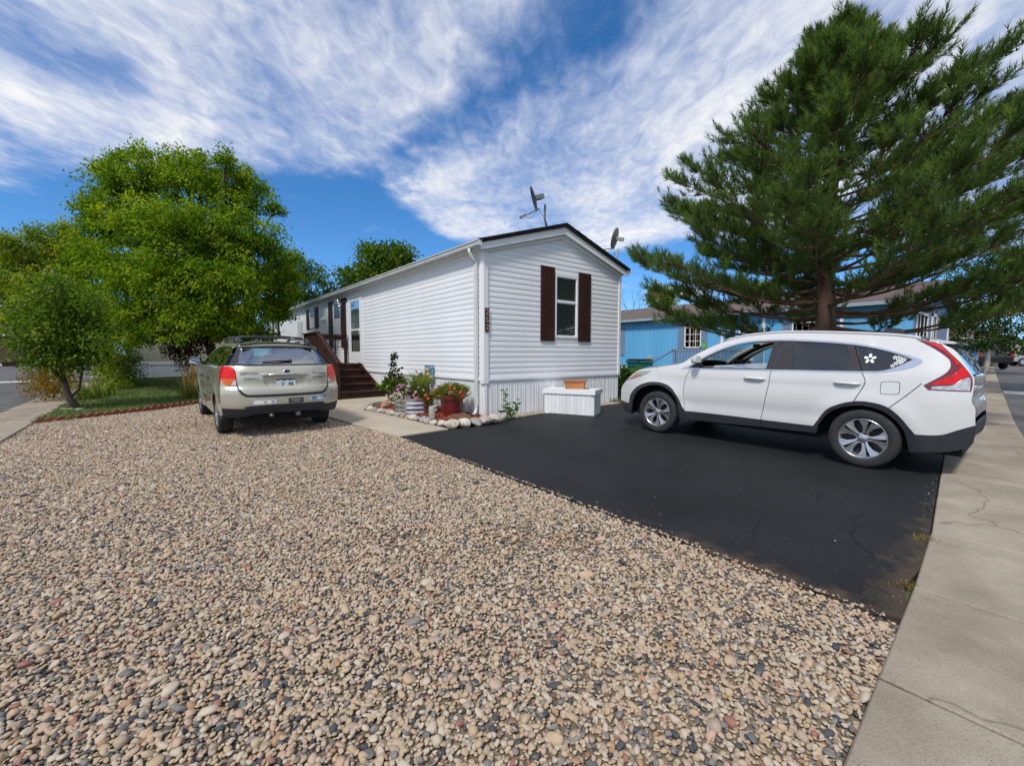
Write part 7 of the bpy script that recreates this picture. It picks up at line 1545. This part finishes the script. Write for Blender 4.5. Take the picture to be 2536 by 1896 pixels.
t = thing('broom', 'green-headed broom standing against the deck railing', 'broom', (12.55, 1.62, .68)); b = MB(); b.tube([(0, 0, 0), (.05, 0, 1.05)], .014, 6); b.build('handle', mat('broom_blue', (.03, .06, .22), .5, .1, 5.), t); b = MB(); b.prism([(-.10, 1.22), (.10, 1.22), (.07, 1.10), (.03, 1.05), (.03, .98), (-.03, .98), (-.03, 1.05), (-.07, 1.10)], -.02, .03, 'X'); b.build('head', mat('broom_green', (.12, .50, .06), .5, .1, 5.), t)
# teal bin
p = onp = Vector((9.6, 2.75, 0)); p.z = gz(p.x, p.y); t = thing('trash_bin', 'teal wheeled trash bin with dark lid in front of the blue home', 'bin', p, (0, 0, R(80))); M_teal = mat('teal_plastic', (.015, .16, .16), .5, .1, 4.)
b = MB(); b.add([(x * w, y * w, z) for (z, w) in ((.08, .8), (.95, 1.)) for (x, y) in ((-.36, -.34), (.36, -.34), (.36, .34), (-.36, .34))], [(0, 3, 2, 1), (4, 5, 6, 7), (0, 1, 5, 4), (1, 2, 6, 5), (2, 3, 7, 6), (3, 0, 4, 7)]); b.build('body', M_teal, t)
b = MB(); b.box(-.39, .39, -.37, .37, .90, .97, bev=.01); b.build('rim', M_teal, t); b = MB(); b.box(-.38, .38, -.38, .40, .975, 1.0, bev=.008); b.box(-.34, .34, -.34, .36, 1.0, 1.05, bev=.02); b.build('lid', mat('bin_lid', (.02, .022, .03), .5, .1, 5.), t)
b = MB(); b.tube([(-.3, .40, .93), (-.3, .46, .95), (.3, .46, .95), (.3, .40, .93)], .018, 6); b.build('handle', M_teal, t)
for x in (-.33, .33): b = MB(); b.lathe([(0, -.03), (.12, -.03), (.12, .03), (0, .03)], 16, 'X', (x, .30, .12)); b.build('wheel', M_tyre, t)
# plants between the homes
for i, (u, v, r_s, n, m_, lab) in enumerate([(6.0, 2.2, .42, 900, L_ash, 'green leafy plants just past the corner of the white home'), (7.0, 1.6, .40, 800, L_dark, 'darker garden plants between the two homes'), (7.6, .7, .34, 600, G4, 'yellow-green low plant in the side bed'), (8.2, 2.0, .40, 700, L_ash, 'green plants under the meter box of the blue home')]):
    c = (u, v, gz(u, v) + r_s * .9); me, _ = crown('foliage', [(c, (r_s, r_s, r_s))], n, .12, .06, m_, 90 + i, 7, .08, .2, None, c, .2, .5); o = link('garden_plant', me, None, None, c); tag(o, lab, 'plant')
b = MB(); b.box(5.2, 9.5, 1.05, 1.2, .0, .28); o = b.build('garden_timber', M_bark, None); tag(o, 'dark timber edging of the side garden bed', 'timber')
# ---------------------------------------------------------------- across the streets
p = site(-10, 37.); t = gable_home('house', 'brown-porched house across the left street', p.x - 5, p.x + 3.2, p.y - 2., p.y + 6., .7, 3.1, 4.3, mat('dull_brown_paint', (.10, .06, .045), .8, .15, 3.), M_brshing, M_trim, 'X')
PQ = lambda a, o_, z: (p.x + 3.2 + o_, a, z); simple_window(t, lambda a, o_, z: (a, p.y - 2. - o_, z), p.x - 1, p.x + .2, 1.4, 2.6, M_screen); b = MB(); b.box(p.x + .9, p.x + 2.6, p.y - 3.2, p.y - 2.0, .0, .9); b.build('porch', M_brown, t)
p = site(70, 44.); gable_home('house', 'pale grey house far across the left street', p.x - 6, p.x + 6, p.y - 2, p.y + 5, .7, 3.2, 4.4, mat('pale_grey_siding', (.52, .54, .56), .6, .06, 2.), M_brshing, M_trim, 'X')
p = site(48, 33.); t = thing('street_post', 'dark slim post at the far side of the left street', 'post', p); b = MB(); b.tube([(0, 0, 0), (0, 0, 2.4)], .06, 8); b.build('post', M_mast, t); b = MB(); b.lathe([(.0, 0), (.10, .0), (.10, .05), (0, .08)], 8, 'Z', (0, 0, 2.4)); b.build('cap', M_mast, t)
p = site(2500, 58.); t = gable_home('house', 'beige house behind the far street tree', p.x - 6, p.x + 9, p.y - 1, p.y + 7, .5, 3.2, 4.6, mat('beige_siding', (.50, .48, .43), .6, .05, 2.), M_brshing, M_trim, 'X'); simple_window(t, lambda a, o_, z: (a, p.y - 1 - o_, z), p.x + .3, p.x + 1.2, 1.1, 2.4, M_screen, 1, 2); simple_window(t, lambda a, o_, z: (p.x - 6 - o_, a, z), p.y + 1, p.y + 2.2, 1.2, 2.4, M_screen, 1, 2)
p = site(2408, 48.); t = gable_home('house', 'grey-green house beyond the end of the blue home', p.x - 3, p.x + 3, p.y - 0, p.y + 8, .6, 3.3, 4.5, mat('grey_green_siding', (.33, .36, .33), .6, .05, 2.), M_brshing, M_trim)
def far_car(name, label, loc, rz, prof, glassp, wheels, paint, W_=.88, lights=True):
    t = thing(name, label, 'car' if 'trailer' not in name else 'boat', loc, (0, 0, rz)); V, T = region(spline(prof, 3), (), .25); fx = lambda y, z: W_ - max(0., z - 1.0) * .32
    for s_ in (-1, 1): tri_obj('body_side', [(s_ * fx(*q), q[0], q[1]) for q in V], T, paint, t, back=None)
    pts = spline(prof, 3); strip_panel(t, 'body_skin', pts + [pts[0]], fx, paint, 0., 0., 4)
    for g_ in glassp:
        V2, T2 = region(spline(g_, 3), (), .3)
        for s_ in (-1, 1): tri_obj('side_glass', [(s_ * (fx(*q) + .006), q[0], q[1]) for q in V2], T2, M_tint, t)
    for y in wheels:
        for s_ in (-1, 1):
            b = MB(); b.lathe([(0, -.02), (.20, -.02), (.22, -.0), (.33, .0), (.35, .05), (.35, .2)], 20, 'X', (0, 0, 0)); q = b.build('wheel', M_tyre, t, False, 40, (s_ * (W_ + .02), y, .35), (0, 0, 0 if s_ < 0 else math.pi)); b = MB(); b.lathe([(0, -.025), (.19, -.025)], 16, 'X'); b.build('rim', M_alloy, q)
    return t
SUVp = [(-2.2, .45, 1), (-2.25, .9), (-2.15, 1.1), (-1.85, 1.72), (-1.6, 1.80), (.3, 1.80), (.6, 1.72), (1.15, 1.18, 1), (2.1, 1.08), (2.35, .9), (2.35, .45, 1)]; SUVg = [[(-1.95, 1.18), (-1.72, 1.65), (-.9, 1.68), (-.9, 1.18)], [(-.8, 1.18), (-.8, 1.68), (.25, 1.68), (.8, 1.18)]]
M_blkcar = mat('black_car_paint', (.012, .013, .018), .2, .05, 2., coat=1.); M_silv = mat('silver_car_paint', (.45, .46, .47), .3, .03, 2., metal=.6, coat=1.)
p = site(2418, 31.); t = far_car('parked_suv', 'black sport utility vehicle parked beyond the white crossover, red tail light showing', p, R(-62), SUVp, SUVg, (-1.35, 1.45), M_blkcar)
for s_ in (-1, 1): b = MB(); b.box(s_ * .80 - .07, s_ * .80 + .07, -2.29, -2.12, .86, 1.16, None, .02); b.build('tail_light', M_red, t)
b = MB(); b.box(-.66, .66, -2.06, -2.0, 1.2, 1.62, Matrix.Translation((0, -2.0, 1.2)) @ Matrix.Rotation(R(-25), 4, 'X') @ Matrix.Translation((0, 2.0, -1.2))); b.build('rear_window', M_tint, t)
p = site(2466, 37.); t = far_car('parked_car', 'silver car nosed out past the black vehicle by the far grass', p, R(200), [(-2.1, .4, 1), (-2.15, .8), (-1.9, 1.0), (-1.3, 1.38), (.2, 1.4), (.9, 1.0), (2.0, .85), (2.15, .7), (2.15, .4, 1)], [[(-1.5, 1.02), (-1.15, 1.3), (.1, 1.32), (.65, 1.02)]], (-1.3, 1.35), M_silv)
p = site(2545, 46.); t = thing('covered_boat', 'boat on a trailer under a tight brown cover across the grass', 'boat', p, (0, 0, R(70))); b = MB(); V = []; F = []
for i in range(13):
    s = i / 12; y = -3. + 6. * s; w = 1.1 * min(1., (1 - s) * 2.2 + .05) ** .6; hh = .75 + .25 * s
    for (a, z) in ((-1, hh), (-.75, .55), (0, .42), (.75, .55), (1, hh)): V.append((a * w, y, z))
    V.append((0, y, hh + .55 * math.sin(math.pi * min(1, .25 + s * .7)) ** .8))
for i in range(12):
    for a, c in ((0, 1), (1, 2), (2, 3), (3, 4)): F.append((i * 6 + a, i * 6 + c, i * 6 + 6 + c, i * 6 + 6 + a))
b.add(V, F); b.build('hull', mat('hull_tan', (.20, .16, .08), .5, .15, 4.), t, True)
b = MB(); b.add(V, [(i * 6 + a, i * 6 + 5, i * 6 + 11, i * 6 + 6 + a) for i in range(12) for a in (0, 4)]); b.build('cover', mat('brown_canvas', (.085, .055, .035), .9, .2, 5.), t, True)
for s_ in (-1, 1): b = MB(); b.lathe([(0, -.08), (.3, -.08), (.3, .08), (0, .08)], 18, 'X', (s_ * .8, -.6, .3)); b.build('wheel', M_tyre, t)
